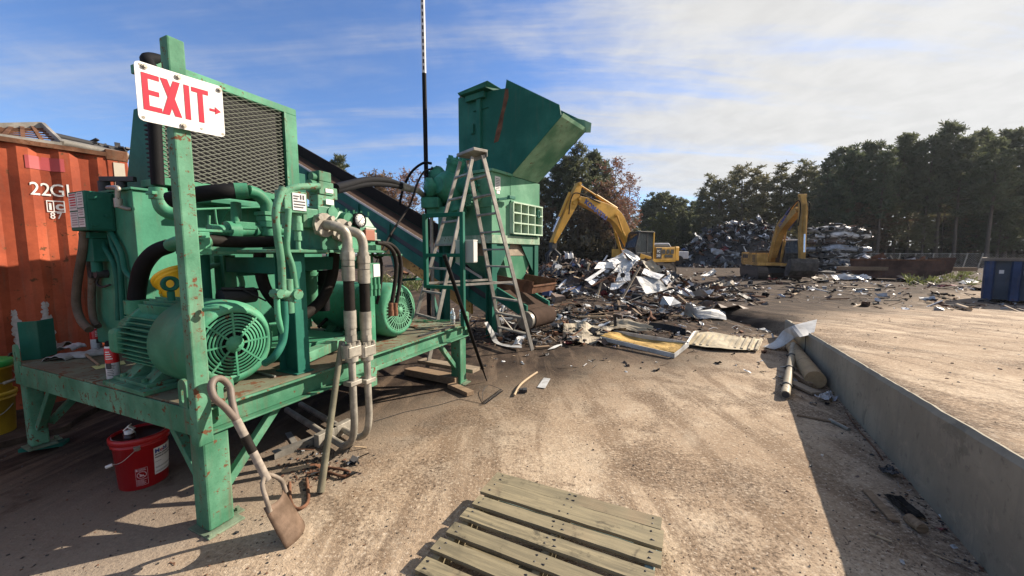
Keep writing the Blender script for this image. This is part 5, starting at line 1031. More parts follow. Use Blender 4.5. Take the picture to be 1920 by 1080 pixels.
# ------------------------------------------------------------------ pallet in front
q0, q1, q2 = G(935, 886, .145), G(1244, 973, .145), G(757, 1080, .145)
PF = Frame(V((q0.x, q0.y, 0)), 0); eu = (q1 - q0).normalized(); ev = (q2 - q0).normalized(); PWd = (q1 - q0).length; ev = (ev - eu * ev.dot(eu)).normalized()
PA = thing('pallet', 'weathered greenish wooden pallet with blue-stained edge lying on the bare concrete', 'pallet', (q0.x, q0.y, 0)); PA.rotation_euler = (0, 0, math.atan2(eu.y, eu.x))
s_ = -1                                                            # local y runs away from the viewer, boards run along x
y = 0.
bw_ = [.10, .135, .088, .088, .088, .088, .088, .088, .09]; gp_ = [.003, .035, .040, .044, .043, .046, .044, .045, 0]
for i, (wd, gap) in enumerate(zip(bw_, gp_)):
    b = MB(); xa, xb = R.uniform(-.012, .012) + (.01 if i == 2 else 0), PWd + R.uniform(-.012, .012); zb = .147 + .0025 * (i % 2) + R.uniform(0, .002); ns = 14
    e0 = [y - wd + .003 * noise.noise((k * .7, i, 0)) for k in range(ns + 1)]; e1 = [y + .003 * noise.noise((k * .7, i, 5)) for k in range(ns + 1)]; zz_ = [zb + .0022 * noise.noise((k * .5, i, 9)) for k in range(ns + 1)]
    for k in range(ns):
        x0_, x1_ = xa + (xb - xa) * k / ns, xa + (xb - xa) * (k + 1) / ns; f_ = [(3, 2, 1, 0), (4, 5, 6, 7), (0, 1, 5, 4), (2, 3, 7, 6)] + ([(3, 0, 4, 7)] if k == 0 else []) + ([(1, 2, 6, 5)] if k == ns - 1 else [])
        b.add([(x0_, e0[k], zz_[k] - .02), (x1_, e0[k + 1], zz_[k + 1] - .02), (x1_, e1[k + 1], zz_[k + 1] - .02), (x0_, e1[k], zz_[k] - .02), (x0_, e0[k], zz_[k]), (x1_, e0[k + 1], zz_[k + 1]), (x1_, e1[k + 1], zz_[k + 1]), (x0_, e1[k], zz_[k])], f_)
    b.cm = 1
    for x in (.045, PWd / 2 - .02, PWd / 2 + .03, PWd - .05):
        for dy in (.25, .72): b.cyl((x + R.uniform(-.02, .02), y - wd * dy, .146), (x, y - wd * dy, zb + .0028), .0042, n=6)
    o_ = b.build('deck_board', [M['pallet'], M['ink']], PA); o_.rotation_euler = (0, R.uniform(-.003, .003), R.uniform(-.004, .004))
    y -= wd + gap
PD = -y
for i, x in enumerate((.02, PWd / 2 - .02, PWd - .062)):
    b = MB(); b.box((x, -PD, .021), (x + .04, -.002, .1265)); b.build('stringer', M['pallet_blue'] if i == 2 else M['pallet'], PA, .003)
for yy in (0, -.5, -PD + .1):
    b = MB(); b.box((0, yy - .1, .001), (PWd, yy - .004, .020)); b.build('bottom_board', M['pallet_blue'] if yy == 0 else M['pallet'], PA, .003)

# ------------------------------------------------------------------ litter beside the wall
def line_tube(name, p, q, r, mat, label, cat, n=14, r2=None, grp=None):
    b = MB(); b.tube([p, p.lerp(q, .5), q], [r, (r + (r2 or r)) / 2, r2 or r], n); return tag(b.build(name, M[mat]), label, cat, grp)
lg0, lg1 = G(1528, 728, .0) + V((0, 0, .105)), G(1478, 650, .0) + V((0, 0, .10))
lgo = line_tube('wooden_pole', lg0, lg1, .108, 'log', 'thick round wooden pole lying against the foot of the wall', 'log', 20, .085)
b = MB()
for k in (.30, .55, .72): p_ = lg0.lerp(lg1, k); d_ = (lg1 - lg0).normalized(); b.lathe([(.105 - .02 * k, -.012), (.1095 - .02 * k, 0), (.105 - .02 * k, .012)], tuple(p_), tuple(d_), 18, cap=False)
b.build('bark_band', M['bark'], lgo)
pp = line_tube('rusty_pipe', G(1472, 748, .0) + V((0, 0, .05)), G(1487, 664, .0) + V((0, 0, .16)), .045, 'sheet_tan', 'muddy steel pipe with clamps lying left of the thick wooden pole', 'pipe', 14)
b = MB(); p_, q_ = G(1472, 748, .0) + V((0, 0, .05)), G(1487, 664, .0) + V((0, 0, .16)); d_ = (q_ - p_).normalized()
for k in (.12, .42, .68): b = MB(); b.lathe([(.046, -.02), (.056, -.015), (.056, .015), (.046, .02)], tuple(p_.lerp(q_, k)), tuple(d_), 14, cap=False); b.beam(p_.lerp(q_, k), p_.lerp(q_, k) + V((-.09, -.02, .03)), .02, .02); b.build('clamp', M['dark'], pp)
b = MB(); b.cyl(p_ - d_ * .002, p_ - d_ * .006, .036, n=14); b.build('pipe_bore', M['dark'], pp)
plank('board', G(1483, 716, .03), G(1532, 738, .03), .13, .03, 'plank', 'grey-brown board lying between pipe and thick pole', 'board')
plank('board', G(1488, 700, .07), G(1520, 722, .05), .05, .05, 'wood', 'narrow stick of timber above the grey-brown board by the pole', 'board')
def crumple(name, c, sx, sy, hgt, mat, label, cat, seed=0, rz=0., n=10, rough=.5, tilt=(0, 0), thick=.003, grp=None, freq=1.0):
    b = MB(); rm = Matrix.Rotation(rz, 3, 'Z') @ Matrix.Rotation(tilt[0], 3, 'X') @ Matrix.Rotation(tilt[1], 3, 'Y')
    def f(i, j):
        x, y = (i - .5) * sx, (j - .5) * sy
        k = noise.noise((i * 2.2 * freq + seed, j * 2.2 * freq, seed)) + .5 * noise.noise((i * 6 * freq, j * 6 * freq + seed, seed))
        return rm @ V((x * (1 + .12 * k * rough), y * (1 + .12 * noise.noise((j * 3, i * 3, seed)) * rough), hgt * k))
    b.grid(f, n, n); o = b.build(name, mat if not isinstance(mat, str) else M[mat], solid=thick, loc=c)
    return tag(o, label, cat, grp)
crumple('plastic_bag', G(1550, 743, .05), .24, .13, .06, plain('clear_film', (.6, .6, .62), .25, var=.3, Transmission_Weight=.5), 'crumpled clear plastic wrap at the wall foot just past the pole end', 'plastic', 4, .5, 12, 1.)
crumple('crushed_can', G(1668, 882, .03), .10, .09, .03, 'dark', 'small crushed dark can at the foot of the wall', 'can', 9, .3)
plank('wood_strip', G(1625, 920, .012), G(1678, 977, .012), .05, .018, 'wood', 'thin brown wood strip lying in the wall shadow', 'stick')
crumple('film_strip', G(1695, 948, .02), .10, .22, .015, 'black', 'creased black plastic strip beside the pipe stub in the wall shadow', 'plastic', 2, -.3)
line_tube('pipe_stub', G(1730, 992, .03), G(1704, 972, .03), .032, 'wood', 'short brown pipe stub in the wall shadow', 'pipe')
line_tube('pale_stick', G(1630, 1000, .006), G(1672, 1016, .006), .007, 'stick_pale', 'pale splinter on the shaded ground near the frame bottom', 'stick', 6)
line_tube('wood_strip', G(1494, 778, .01), G(1586, 796, .01), .012, 'wood', 'long thin dark twig across the ground in front of the thick pole', 'stick', 6)
line_tube('wood_strip', G(1556, 788, .012), G(1592, 806, .012), .02, 'steel', 'short grey rod near the wall foot', 'rod', 8)
b = MB(); b.tube(cr([G(1588, 775, .03), G(1605, 800, .02), G(1640, 840, .01), G(1655, 862, .01)], 6), .006, 6); tag(b.build('bent_wire', M['rust']), 'rusty bent wire lying along the wall foot', 'wire')
# bent sheet over the wall end, ribbed sheet, foam-backed panel and torn sheets
def strip(name, rows, mat, label, cat, thick=.004, sub=3, rib=0, ripple=.0):
    # rows: pairs of points (left, right) along a strip
    sub = sub * 2 if ripple > .1 else sub; A_ = cr([r[0] for r in rows], sub); B_ = cr([r[1] for r in rows], sub); n = len(A_); b = MB(); nu = 14
    def f(i, j):
        k = min(n - 1, int(round(j * (n - 1)))); p = A_[k].lerp(B_[k], i); w_ = ripple * (noise.noise((i * 3, j * 3 + ripple * 50, rib)) + .3 * noise.noise((i * 8, j * 9, ripple * 9))); return p + V((0, 0, w_))
    b.grid(f, nu, n - 1); return tag(b.build(name, M[mat], solid=thick), label, cat)
strip('bent_sheet', [(G(1430, 650, .02), G(1452, 655, .02)), (G(1452, 640, .1), G(1470, 648, .1)), (G(1468, 620, .28), G(1492, 632, .30)), (G(1484, 612, .44), G(1500, 632, .40)), (G(1503, 606, .50), G(1520, 627, .42)), (G(1532, 599, .55), G(1527, 622, .45))], 'sheet_pale', 'bent pale metal sheet draped over the far end of the concrete wall', 'metal sheet')
strip('ribbed_sheet', [(G(1308, 624, .14), G(1290, 645, .05)), (G(1345, 624, .16), G(1328, 651, .06)), (G(1390, 633, .14), G(1372, 655, .05)), (G(1431, 636, .12), G(1422, 657, .03))], 'sheet_cream', 'cream ribbed metal sheet lying flat on the ground left of the wall end', 'metal sheet', .004, 6, 0, .02)
o_ = bpy.data.objects['ribbed_sheet']; b = MB()
for k in range(11):
    t_ = k / 10.3; p_ = G(1308, 624, .155).lerp(G(1431, 636, .135), t_); q_ = G(1290, 645, .065).lerp(G(1422, 657, .045), t_); b.beam(p_, q_, .035, .04)
b.build('rib', M['sheet_cream'], o_)
fp = strip('foam_panel', [(G(1150, 624, .10), G(1125, 632, .12)), (G(1200, 629, .05), G(1178, 645, .05)), (G(1255, 640, .05), G(1225, 657, .04)), (G(1291, 645, .05), G(1264, 665, .03))], 'foam', 'torn panel with crumbling yellow foam lying in front of the scrap', 'panel', .05, 5, 0, .05)
b = MB(); 
for p_, q_ in ((G(1125, 634, .10), G(1264, 667, .05)), (G(1264, 667, .05), G(1291, 646, .08)), (G(1150, 622, .12), G(1291, 645, .09))): b.beam(p_, q_, .012, .07)
b.build('panel_rim', M['sheet_pale'], fp)
strip('bent_sheet', [(G(1285, 645, .09), G(1266, 662, .03)), (G(1300, 622, .22), G(1292, 640, .12)), (G(1312, 620, .2), G(1305, 628, .15))], 'steel', 'curled grey metal strip between the foam panel and the ribbed sheet', 'metal sheet')
strip('black_trim', [(G(1218, 604, .12), G(1214, 614, .03)), (G(1250, 608, .14), G(1248, 620, .04)), (G(1286, 617, .14), G(1286, 630, .03))], 'black', 'curved black trim panel behind the yellow foam panel', 'trim')
strip('torn_sheet', [(G(1058, 604, .20), G(1054, 630, .02)), (G(1078, 610, .10), G(1078, 642, .05)), (G(1098, 600, .26), G(1100, 642, .04)), (G(1118, 612, .10), G(1124, 638, .05)), (G(1150, 614, .12), G(1150, 626, .04))], 'sheet_tan', 'crumpled buff metal sheet standing in folds right of the ladder foot', 'metal sheet', .004, 5, 0, .095)
strip('torn_sheet', [(G(1150, 600, .16), G(1140, 618, .05)), (G(1180, 598, .22), G(1172, 616, .08)), (G(1225, 614, .12), G(1222, 622, .05))], 'sheet_tan', 'long buff sheet lying behind the foam panel', 'metal sheet', .004, 4, 0, .05)
strip('torn_sheet', [(G(1286, 570, .40), G(1281, 592, .05)), (G(1310, 578, .28), G(1308, 596, .05)), (G(1360, 585, .12), G(1362, 600, .03))], 'sheet_pale', 'pale torn sheet lying in the open left of the ramp', 'metal sheet', .004, 4, 0, .10)
strip('upright_offcut', [(G(1157, 618, .02), G(1151, 618, .02)), (G(1156, 600, .24), G(1150, 600, .24)), (G(1155, 589, .38), G(1149, 589, .38))], 'dark', 'narrow dark offcut standing upright behind the buff sheets', 'offcut')
strip('aluminium_trim', [(G(908, 605, .45), G(914, 603, .45)), (G(918, 625, .25), G(926, 622, .25)), (G(926, 642, .04), G(934, 640, .04)), (G(950, 650, .03), G(950, 646, .03)), (G(978, 652, .06), G(978, 648, .06))], 'sheet_pale', 'bent shiny trim strip at the foot of the shredder leg', 'trim')
plank('board', G(1004, 652, .03), G(1030, 650, .03), .08, .04, 'wood', 'short brown board lying by the ladder foot', 'board')
strip('torn_sheet', [(G(1026, 656, .03), G(1040, 653, .03)), (G(1040, 648, .06), G(1054, 646, .05)), (G(1053, 645, .05), G(1052, 650, .02))], 'sheet_pale', 'small white torn sheet on the ground right of the ladder foot', 'metal sheet')
# ------------------------------------------------------------------ scrap
DM = [M['white_enamel'], M['sheet_pale'], M['sheet_grey'], M['sheet_brown'], M['rust'], M['dark'], M['black'], paint('blue_scrap_paint', (.06, .09, .2), .5), M['wood'], M['stick_pale'], paint('maroon_scrap_paint', (.16, .02, .025), .5), M['tyre']]
def rrot():
    return Matrix.Rotation(R.uniform(0, 6.28), 3, 'Z') @ Matrix.Rotation(R.gauss(0, .6), 3, 'X') @ Matrix.Rotation(R.gauss(0, .6), 3, 'Y')
def flake(b, c, s, wts, rot=None, n=3):
    """a bent offcut of sheet, a bar, a lump or a board"""
    b.cm = R.choices(range(len(DM)), wts)[0]; m = rot or rrot(); k = R.random(); c = V(c)
    if b.cm in (8, 9): b.obox(c, (s * R.uniform(1, 2.6), s * .16, s * .07), m); return
    if k < .62:
        sx, sy = s * R.uniform(.6, 1.5), s * R.uniform(.3, .9); a = R.uniform(-1.2, 1.2); sd = R.random() * 99
        def f(i, j):
            x, y = (i - .5) * sx, (j - .5) * sy
            return c + m @ V((x, y, s * .28 * noise.noise((i * 2.4 + sd, j * 2.4, sd)) + a * x * x / s * .6 + .1 * s * abs(i - .5) * (1 if sd > 50 else -1)))
        b.grid(f, n, n)
    elif k < .82: b.obox(c, (s * R.uniform(1, 2.2), s * .1, s * R.uniform(.04, .14)), m)
    elif k < .93:
        sx = s * .5; o = len(b.vs); b.obox(c, (sx, sx * R.uniform(.6, 1.2), sx * R.uniform(.5, 1)), m)
        for q in range(o, len(b.vs)): b.vs[q] = tuple(V(b.vs[q]) + V((R.uniform(-1, 1), R.uniform(-1, 1), R.uniform(-1, 1))) * sx * .16)
    else:
        p = [c + m @ V((s * (t - .5) * 1.6, s * .4 * math.sin(t * 7), s * .25 * math.sin(t * 5 + c.x))) for t in [i / 6 for i in range(7)]]; b.tube(p, s * .035, 5)
WH = [3, 5, 5, 6, 3, 16, 7, .8, .3, .1, .6, 1]
# the big heap
hc = atY(1385, 480, 50); hc.z = 0
def heap_h(x, y): return max(0, 1 - (x / 7.6) ** 2 - (y / 5.5) ** 2) ** .62 * (5.1 + .9 * noise.noise((x * .4, y * .4, 1)) + .8 * math.exp(-((x - 1.8) / 2.6) ** 2))
b = MB(); b.cm = 5; n = 46
b.grid(lambda i, j: V(((i - .5) * 15.6, (j - .5) * 11.4, heap_h((i - .5) * 15.6, (j - .5) * 11.4) - .15 + .3 * noise.noise((i * 22, j * 22, 3)))), n, n)
for _ in range(1500):
    x, y = R.uniform(-7.6, 7.6), R.uniform(-5.5, 3.0)
    if (x / 7.8) ** 2 + (y / 5.7) ** 2 > 1: continue
    flake(b, (x, y, heap_h(x, y) + R.uniform(-.1, .22)), R.uniform(.35, 1.15), WH)
for _ in range(260):
    x, y = R.uniform(-9.5, 8), R.uniform(-7, -4.2); flake(b, (x, y, R.uniform(.02, .25)), R.uniform(.2, .7), WH)
hp_ = tag(b.build('scrap_heap', DM, loc=hc), 'great heap of torn dark and silver scrap metal behind the farther excavator', 'scrap heap', kind='stuff')
for i, (x, y, s_, mt, lab) in enumerate(((1424, 409, .9, 'white_enamel', 'white crumpled panel at the very top of the big scrap heap'), (1386, 455, .9, 'white_enamel', 'white torn panel halfway up the big scrap heap'), (1345, 472, .9, 'white_enamel', 'white panel on the left flank of the big scrap heap'), (1308, 443, .9, 'sheet_pale', 'pale folded sheet on the upper left of the big scrap heap'), (1374, 478, 1.3, 'sheet_pale', 'large pale sheet near the foot of the big scrap heap'), (1360, 492, 1.6, 'sheet_grey', 'long grey sheet spilling from the foot of the big scrap heap'))):
    Yd = 50 - (4.4 if y > 470 else 3.4 if y > 440 else .2)
    crumple('heap_panel', atY(x, y, Yd), s_ * 1.5, s_, .35, mt, lab, 'metal sheet', 11 + i, R.uniform(0, 3), 8, 1., (R.uniform(.5, 1.1), R.uniform(-.4, .4)), .02, 'panels on the big scrap heap')
# stack of flattened cars
def flat_car(c, L_, hgt, w, rz, mat, label, seed):
    t_ = thing('flattened_car', label, 'crushed car', c, rz, 'stack of flattened cars'); rn = random.Random(seed)
    b = MB(); nu, nv = 16, 8
    def prof(u): return hgt * (.55 + .45 * math.exp(-((u - .5) / .22) ** 2)) * (1 + .18 * noise.noise((u * 7, seed, 0)))
    def f(i, j):
        a = j * 2 * PI; u = i; taper = 1 - .18 * abs(2 * u - 1) ** 3; yy = math.copysign(abs(math.cos(a)) ** .5, math.cos(a)) * w / 2 * taper; zz = (math.copysign(abs(math.sin(a)) ** .5, math.sin(a)) * .5 + .5) * prof(u)
        return V(((u - .5) * L_ + .12 * noise.noise((j * 5, u * 3, seed)), yy + .1 * noise.noise((u * 8, j * 8, seed)), zz + .09 * noise.noise((u * 9, j * 9, seed + 3))))
    b.grid(f, nu, nv * 2)
    for k in range(16): x = rn.uniform(-.48, .48) * L_; b.cm = rn.choice((1, 2, 3)); b.beam((x, -w / 2 * .95, rn.uniform(.05, hgt * .7)), (x + rn.uniform(-.9, .9), -w / 2 * 1.03, rn.uniform(.05, hgt * .8)), .06, .05)
    b.build('crushed_body', [mat, M['dark'], M['sheet_pale'], M['sheet_grey']], t_)
    b = MB()
    for x in (-L_ * .31, L_ * .31): b.cyl((x, -w * .5, hgt * .3), (x, -w * .38, hgt * .3), .24, n=14)
    b.build('wheel', M['tyre'], t_)
cs = atY(1553, 480, 33); cs.z = 0
cars = [(.72, M['dark'], 'lowest, black flattened car in the stack behind the farther excavator'), (.62, M['sheet_pale'], 'white flattened car with up-curled end, second from the bottom of the stack'), (.60, M['dark'], 'dark flattened car in the middle of the stack, third from the bottom'), (.66, paint('silver_blue_car', (.34, .38, .44), .4), 'silver-blue flattened car, fourth from the bottom of the stack'), (.55, M['sheet_brown'], 'brown-black flattened car, third from the top of the stack'), (.60, M['sheet_grey'], 'pale grey flattened car, second from the top of the stack'), (.55, paint('silver_car', (.36, .36, .36), .4), 'silver flattened car on top of the stack')]
z = 0.
for i, (hh, mt, lab) in enumerate(cars):
    flat_car(cs + V((R.uniform(-.25, .45), R.uniform(-.2, .2), z)), 5.0 + R.uniform(-.5, .3), hh, 1.75, R.uniform(-.10, .10), mt, lab, 20 + i); z += hh * .93
b = MB()
for i in range(170): flake(b, (R.uniform(-2.6, 2.7), R.uniform(-1.15, -.3), R.uniform(.2, z + .2)), R.uniform(.2, .6), [3, 5, 4, 3, 2, 6, 4, 1, 0, 0, .5, 1], Matrix.Rotation(R.uniform(-.3, .3), 3, 'Z') @ Matrix.Rotation(R.gauss(0, .35), 3, 'X') @ Matrix.Rotation(R.gauss(0, .3), 3, 'Y'))
tag(b.build('loose_scrap', DM, loc=cs), 'ragged loose scrap caught among the stack of flattened cars', 'scrap', kind='stuff')
# scrap pile in the middle distance
pc = G(1172, 548); pc.z = 0; pc.y += 1.6
def pile_h(x, y): return max(0, 1 - (x / 3.4) ** 2 - (y / 2.4) ** 2) ** .8 * 1.15
WP = [1.5, 2.5, 2, 7, 4, 9, 5, .3, 1.5, 1.2, .8, .6]
b = MB(); b.cm = 3; b.grid(lambda i, j: V(((i - .5) * 7, (j - .5) * 5, pile_h((i - .5) * 7, (j - .5) * 5) - .06 + .12 * noise.noise((i * 16, j * 16, 3)))), 30, 26)
for _ in range(750):
    x, y = R.gauss(0, 1.7), R.gauss(-.2, 1.2)
    flake(b, (x, y, pile_h(x, y) + R.uniform(0, .14)), R.uniform(.08, .5), WP)
tag(b.build('scrap_pile', DM, loc=pc), 'low pile of mixed torn sheet metal in the yard in front of the nearer excavator', 'scrap pile', kind='stuff')
def panel(px, label, mat, quad, Y, bend=.1, name='scrap_panel', cat='metal sheet', seed=1, thick=.012):
    P = [atY(x, y, Y + d) for x, y, d in quad]; b = MB()
    nn = (P[1] - P[0]).cross(P[3] - P[0]).normalized()
    def f(i, j): return P[0].lerp(P[1], i).lerp(P[3].lerp(P[2], i), j) + nn * (bend * .6 * (1 - (2 * i - 1) ** 2) + bend * .4 * noise.noise((i * 4, j * 4, seed)) + .015 * noise.noise((i * 9, j * 9, seed)))
    b.grid(f, 10, 8); return tag(b.build(name, M[mat], solid=thick), label, cat, 'sheets on the middle scrap pile')
panel(0, 'long grey sheet rising to a point at the top of the middle scrap pile', 'sheet_grey', [(1165, 468, .2), (1172, 466, .3), (1202, 484, .3), (1186, 489, -.2)], 14.2, .12, seed=3)
panel(0, 'pale tub-like white shell at the upper left of the middle scrap pile', 'white_enamel', [(1138, 487, 0), (1168, 473, .4), (1176, 486, .3), (1150, 497, -.2)], 14.4, .12, seed=5)
panel(0, 'flat bluish white sheet on the left of the middle scrap pile', 'white_enamel', [(1122, 492, 0), (1158, 490, .5), (1154, 502, .3), (1114, 504, -.3)], 13.9, .03, seed=7)
panel(0, 'curved silver hood-like sheet in the centre of the middle scrap pile', 'sheet_pale', [(1170, 486, .4), (1196, 484, .3), (1180, 508, -.3), (1150, 508, -.2)], 13.8, .10, seed=9)
panel(0, 'long narrow white strip sloping down the left of the middle scrap pile', 'white_enamel', [(1130, 503, .2), (1136, 505, .2), (1105, 527, -.5), (1096, 525, -.5)], 13.6, .03, seed=2)
panel(0, 'white sheet lying at the lower left of the middle scrap pile', 'white_enamel', [(1098, 524, .1), (1122, 523, .4), (1116, 532, .1), (1108, 534, -.2)], 13.4, .02, seed=4)
wm = panel(0, 'white washer-like panel with a round dark hole in the middle scrap pile', 'white_enamel', [(1160, 512, 0), (1180, 506, .1), (1182, 526, -.2), (1154, 528, -.3)], 13.5, .01, seed=6)
q = atY(1168, 516, 13.32); b = MB(); b.cyl(q, q + V((0, .04, .01)), .085, n=18); b.build('drum_hole', M['dark'], wm)
panel(0, 'large wrinkled silver sheet with square marks at the right of the middle scrap pile', 'sheet_pale', [(1192, 518, .2), (1228, 515, .6), (1252, 542, -.1), (1210, 550, -.7)], 13.6, .10, seed=8)
panel(0, 'small white sheet at the front of the middle scrap pile', 'white_enamel', [(1146, 531, 0), (1176, 526, .1), (1160, 540, -.3), (1144, 543, -.3)], 13.3, .05, seed=10)
panel(0, 'bright corrugated white sheet at the right shoulder of the middle scrap pile', 'white_enamel', [(1208, 503, .4), (1246, 515, .3), (1236, 524, -.1), (1204, 512, .1)], 13.9, .06, seed=12)
panel(0, 'rounded pale lump of shell at the right top of the middle scrap pile', 'sheet_tan', [(1200, 484, .8), (1222, 486, .9), (1244, 508, .5), (1212, 502, .4)], 14.4, .22, seed=13)
panel(0, 'white folded scrap at the far right foot of the middle scrap pile', 'white_enamel', [(1240, 524, .2), (1256, 512, .3), (1258, 516, .3), (1250, 534, -.2)], 13.6, .06, seed=14)
panel(0, 'grey crumpled sheet left of the foot of the middle scrap pile', 'sheet_grey', [(1044, 548, .2), (1062, 540, .4), (1068, 552, .1), (1036, 558, -.3)], 13.6, .10, seed=15)
panel(0, 'grey-blue sheet propped at an angle in the open yard right of the middle scrap pile', 'sheet_grey', [(1313, 517, .0), (1338, 503, .5), (1343, 509, .4), (1328, 518, -.2)], 20, .1, seed=16)
for p_, q_, w_, mt, lab in (((1200, 500, .3), (1166, 560, -.9), .075, 'plank', 'long grey batten leaning down the front of the middle scrap pile'), ((1130, 522, .1), (1118, 562, -.6), .06, 'stick_pale', 'twisted pale strip hanging at the front of the middle scrap pile'), ((1104, 494, .3), (1102, 506, .2), .06, 'stick_pale', 'short upright pale board at the left of the middle scrap pile'), ((1210, 552, -.6), (1176, 566, -1.), .04, 'steel', 'thin bright rail lying at the foot of the middle scrap pile'), ((1155, 512, .1), (1110, 536, -.4), .09, 'rust', 'rusty flat bar across the middle scrap pile')):
    b = MB(); b.beam(atY(p_[0], p_[1], 13.6 + p_[2]), atY(q_[0], q_[1], 13.6 + q_[2]), w_, w_ * .4); tag(b.build('batten', M[mt]), lab, 'batten', 'bars on the middle scrap pile')
# ragged litter over the yard
b = MB(); WL = [1.5, 2.2, 1.5, 5, 3, 5, 3, .2, 2.2, 1.6, .3, .4]
def lit(px, n, s0, s1, zmax=.08, wts=WL):
    for _ in range(n):
        x, y = R.uniform(px[0], px[2]), R.uniform(px[1], px[3]); p = G(x, y); 
        if p.y > 60: continue
        s_ = R.uniform(s0, s1) * (.5 + R.random()); flake(b, p + V((0, 0, R.uniform(.0, zmax) + s_ * .12)), s_, wts, Matrix.Rotation(R.uniform(0, 6.28), 3, 'Z') @ Matrix.Rotation(R.gauss(0, .22), 3, 'X') @ Matrix.Rotation(R.gauss(0, .22), 3, 'Y'))
def strands(px, n, s0, s1, wts):
    for _ in range(n):
        p = G(R.uniform(px[0], px[2]), R.uniform(px[1], px[3])); L_ = R.uniform(s0, s1); a = R.uniform(0, 6.28); b.cm = R.choices(range(len(DM)), wts)[0]; d = V((math.cos(a), math.sin(a), R.uniform(-.1, .25))); k = V((-d.y, d.x, R.uniform(-.2, .2)))
        pts = [p + V((0, 0, .02)) + d * (L_ * (t_ - .5)) + k * (L_ * .22 * math.sin(t_ * 5 + a)) + V((0, 0, L_ * .12 * math.sin(t_ * 3.1) * R.random())) for t_ in (0, .3, .6, 1)]
        w_ = L_ * R.uniform(.02, .09)
        for p_, q_ in zip(pts, pts[1:]): b.beam(p_, q_, w_, w_ * .3)
lit((1012, 500, 1060, 560), 120, .2, .5, .3); lit((1010, 545, 1290, 600), 150, .08, .32); lit((930, 585, 1150, 650), 190, .05, .22, .1)
lit((880, 560, 1010, 640), 130, .05, .22, .12); lit((1240, 520, 1400, 600), 130, .10, .32); lit((1100, 590, 1470, 640), 70, .04, .16, .02); lit((1250, 505, 1640, 560), 90, .08, .35, .05)
lit((700, 480, 800, 540), 90, .15, .5); lit((1480, 500, 1840, 545), 150, .12, .5); lit((1540, 490, 1700, 515), 110, .3, .9, .35); lit((1560, 528, 1920, 585), 260, .06, .28, .04); lit((890, 640, 1440, 700), 90, .02, .09, .01); STR = [1.2, 2.5, 1.5, 5, 3, 6, 4, .2, 3, 3, .3, 0]; strands((930, 575, 1440, 650), 260, .06, .30, STR); strands((1000, 540, 1420, 600), 260, .10, .45, STR); strands((1250, 505, 1800, 570), 200, .12, .5, STR); strands((880, 600, 1020, 650), 140, .05, .22, STR); strands((1020, 495, 1130, 545), 160, .2, .7, STR); DK = [.6, 1.2, 1, 7, 3, 9, 6, .2, 2.5, 1.6, .3, .5]; lit((1000, 540, 1440, 600), 380, .06, .30, .05, DK); lit((940, 590, 1330, 640), 330, .04, .18, .04, DK); lit((1280, 510, 1560, 560), 200, .08, .4, .08, DK); strands((930, 560, 1440, 640), 420, .05, .25, DK); BG = [.8, 2.2, 2, 5, 3, 4, 1, .2, 1, .8, .2, 0]; lit((930, 575, 1150, 640), 45, .2, .42, .1, BG); lit((1150, 545, 1430, 600), 70, .25, .6, .1, BG); lit((1010, 520, 1080, 575), 50, .4, .9, .2, BG); lit((1460, 640, 1560, 760), 50, .03, .10, .02); lit((1580, 800, 1800, 1070), 45, .01, .05, .005); lit((560, 830, 680, 900), 55, .02, .07, .02)
lit((1020, 470, 1150, 500), 170, .3, .9, .5)
tag(b.build('scrap_litter', DM), 'scattered shreds of sheet metal, wire and wood over the yard', 'litter', kind='stuff')
# larger separate pieces left of the pile and right of it
for i, (x, y, Y, s_, mt, lab) in enumerate(((1350, 540, 16, .8, 'sheet_tan', 'buff torn sheet lying right of the middle scrap pile'), (1375, 537, 16.5, .5, 'white_enamel', 'small white box-like piece right of the middle scrap pile'), (1300, 560, 14, .9, 'sheet_grey', 'grey crumpled sheet on the ground between scrap pile and ramp'), (1330, 566, 13, .7, 'sheet_brown', 'brown folded sheet on the ground right of the scrap pile'), (1300, 535, 17, .6, 'sheet_brown', 'dark upright folded scrap behind the grey crumpled sheet'), (1075, 615, 8, .5, 'sheet_pale', 'pale torn sheet half under the buff folded sheet'))):
    crumple('torn_sheet', G(x, y) + V((0, 0, .12)), s_ * 1.4, s_ * .8, s_ * .35, mt, lab, 'metal sheet', 30 + i, R.uniform(0, 3), 9, 1., (R.uniform(-.2, .4), R.uniform(-.3, .3)), .006)
tyre_l = []
for x, y, Y, rot_, lab in ((1030, 510, 15.5, .3, 'dark tyre lying among litter behind the shredder leg'), (1046, 498, 18, 1.2, 'worn tyre beside the litter left of the scrap pile')):
    b = MB(); b.lathe([(.2, -.09), (.28, -.11), (.33, -.08), (.35, 0), (.33, .08), (.28, .11), (.2, .09), (.2, -.09)], n=24, cap=False); o_ = b.build('tyre', M['tyre'], loc=G(x, y) + V((0, 0, .2))); o_.rotation_euler = (rot_, .2, 0); tag(o_, lab, 'tyre')
for x, Y, lab in ((1063, 25, 'white gas cylinder standing in the litter, left of two'), (1071, 25.4, 'white gas cylinder standing in the litter, right of two')):
    p_ = atY(x, 480, Y); p_.z = 0; t_ = thing('gas_cylinder', lab, 'gas cylinder', p_ + V((0, 0, 1.05)), 0, 'gas cylinders in the yard'); b = MB(); b.lathe([(.12, 0), (.15, .03), (.15, .5), (.11, .6), (.04, .63)], n=18); b.build('cylinder_body', M['white_enamel'], t_); b = MB(); b.lathe([(.09, .62), (.09, .72)], n=14, cap=False); b.cyl((0, 0, .62), (0, 0, .7), .02); b.build('collar', M['steel'], t_)
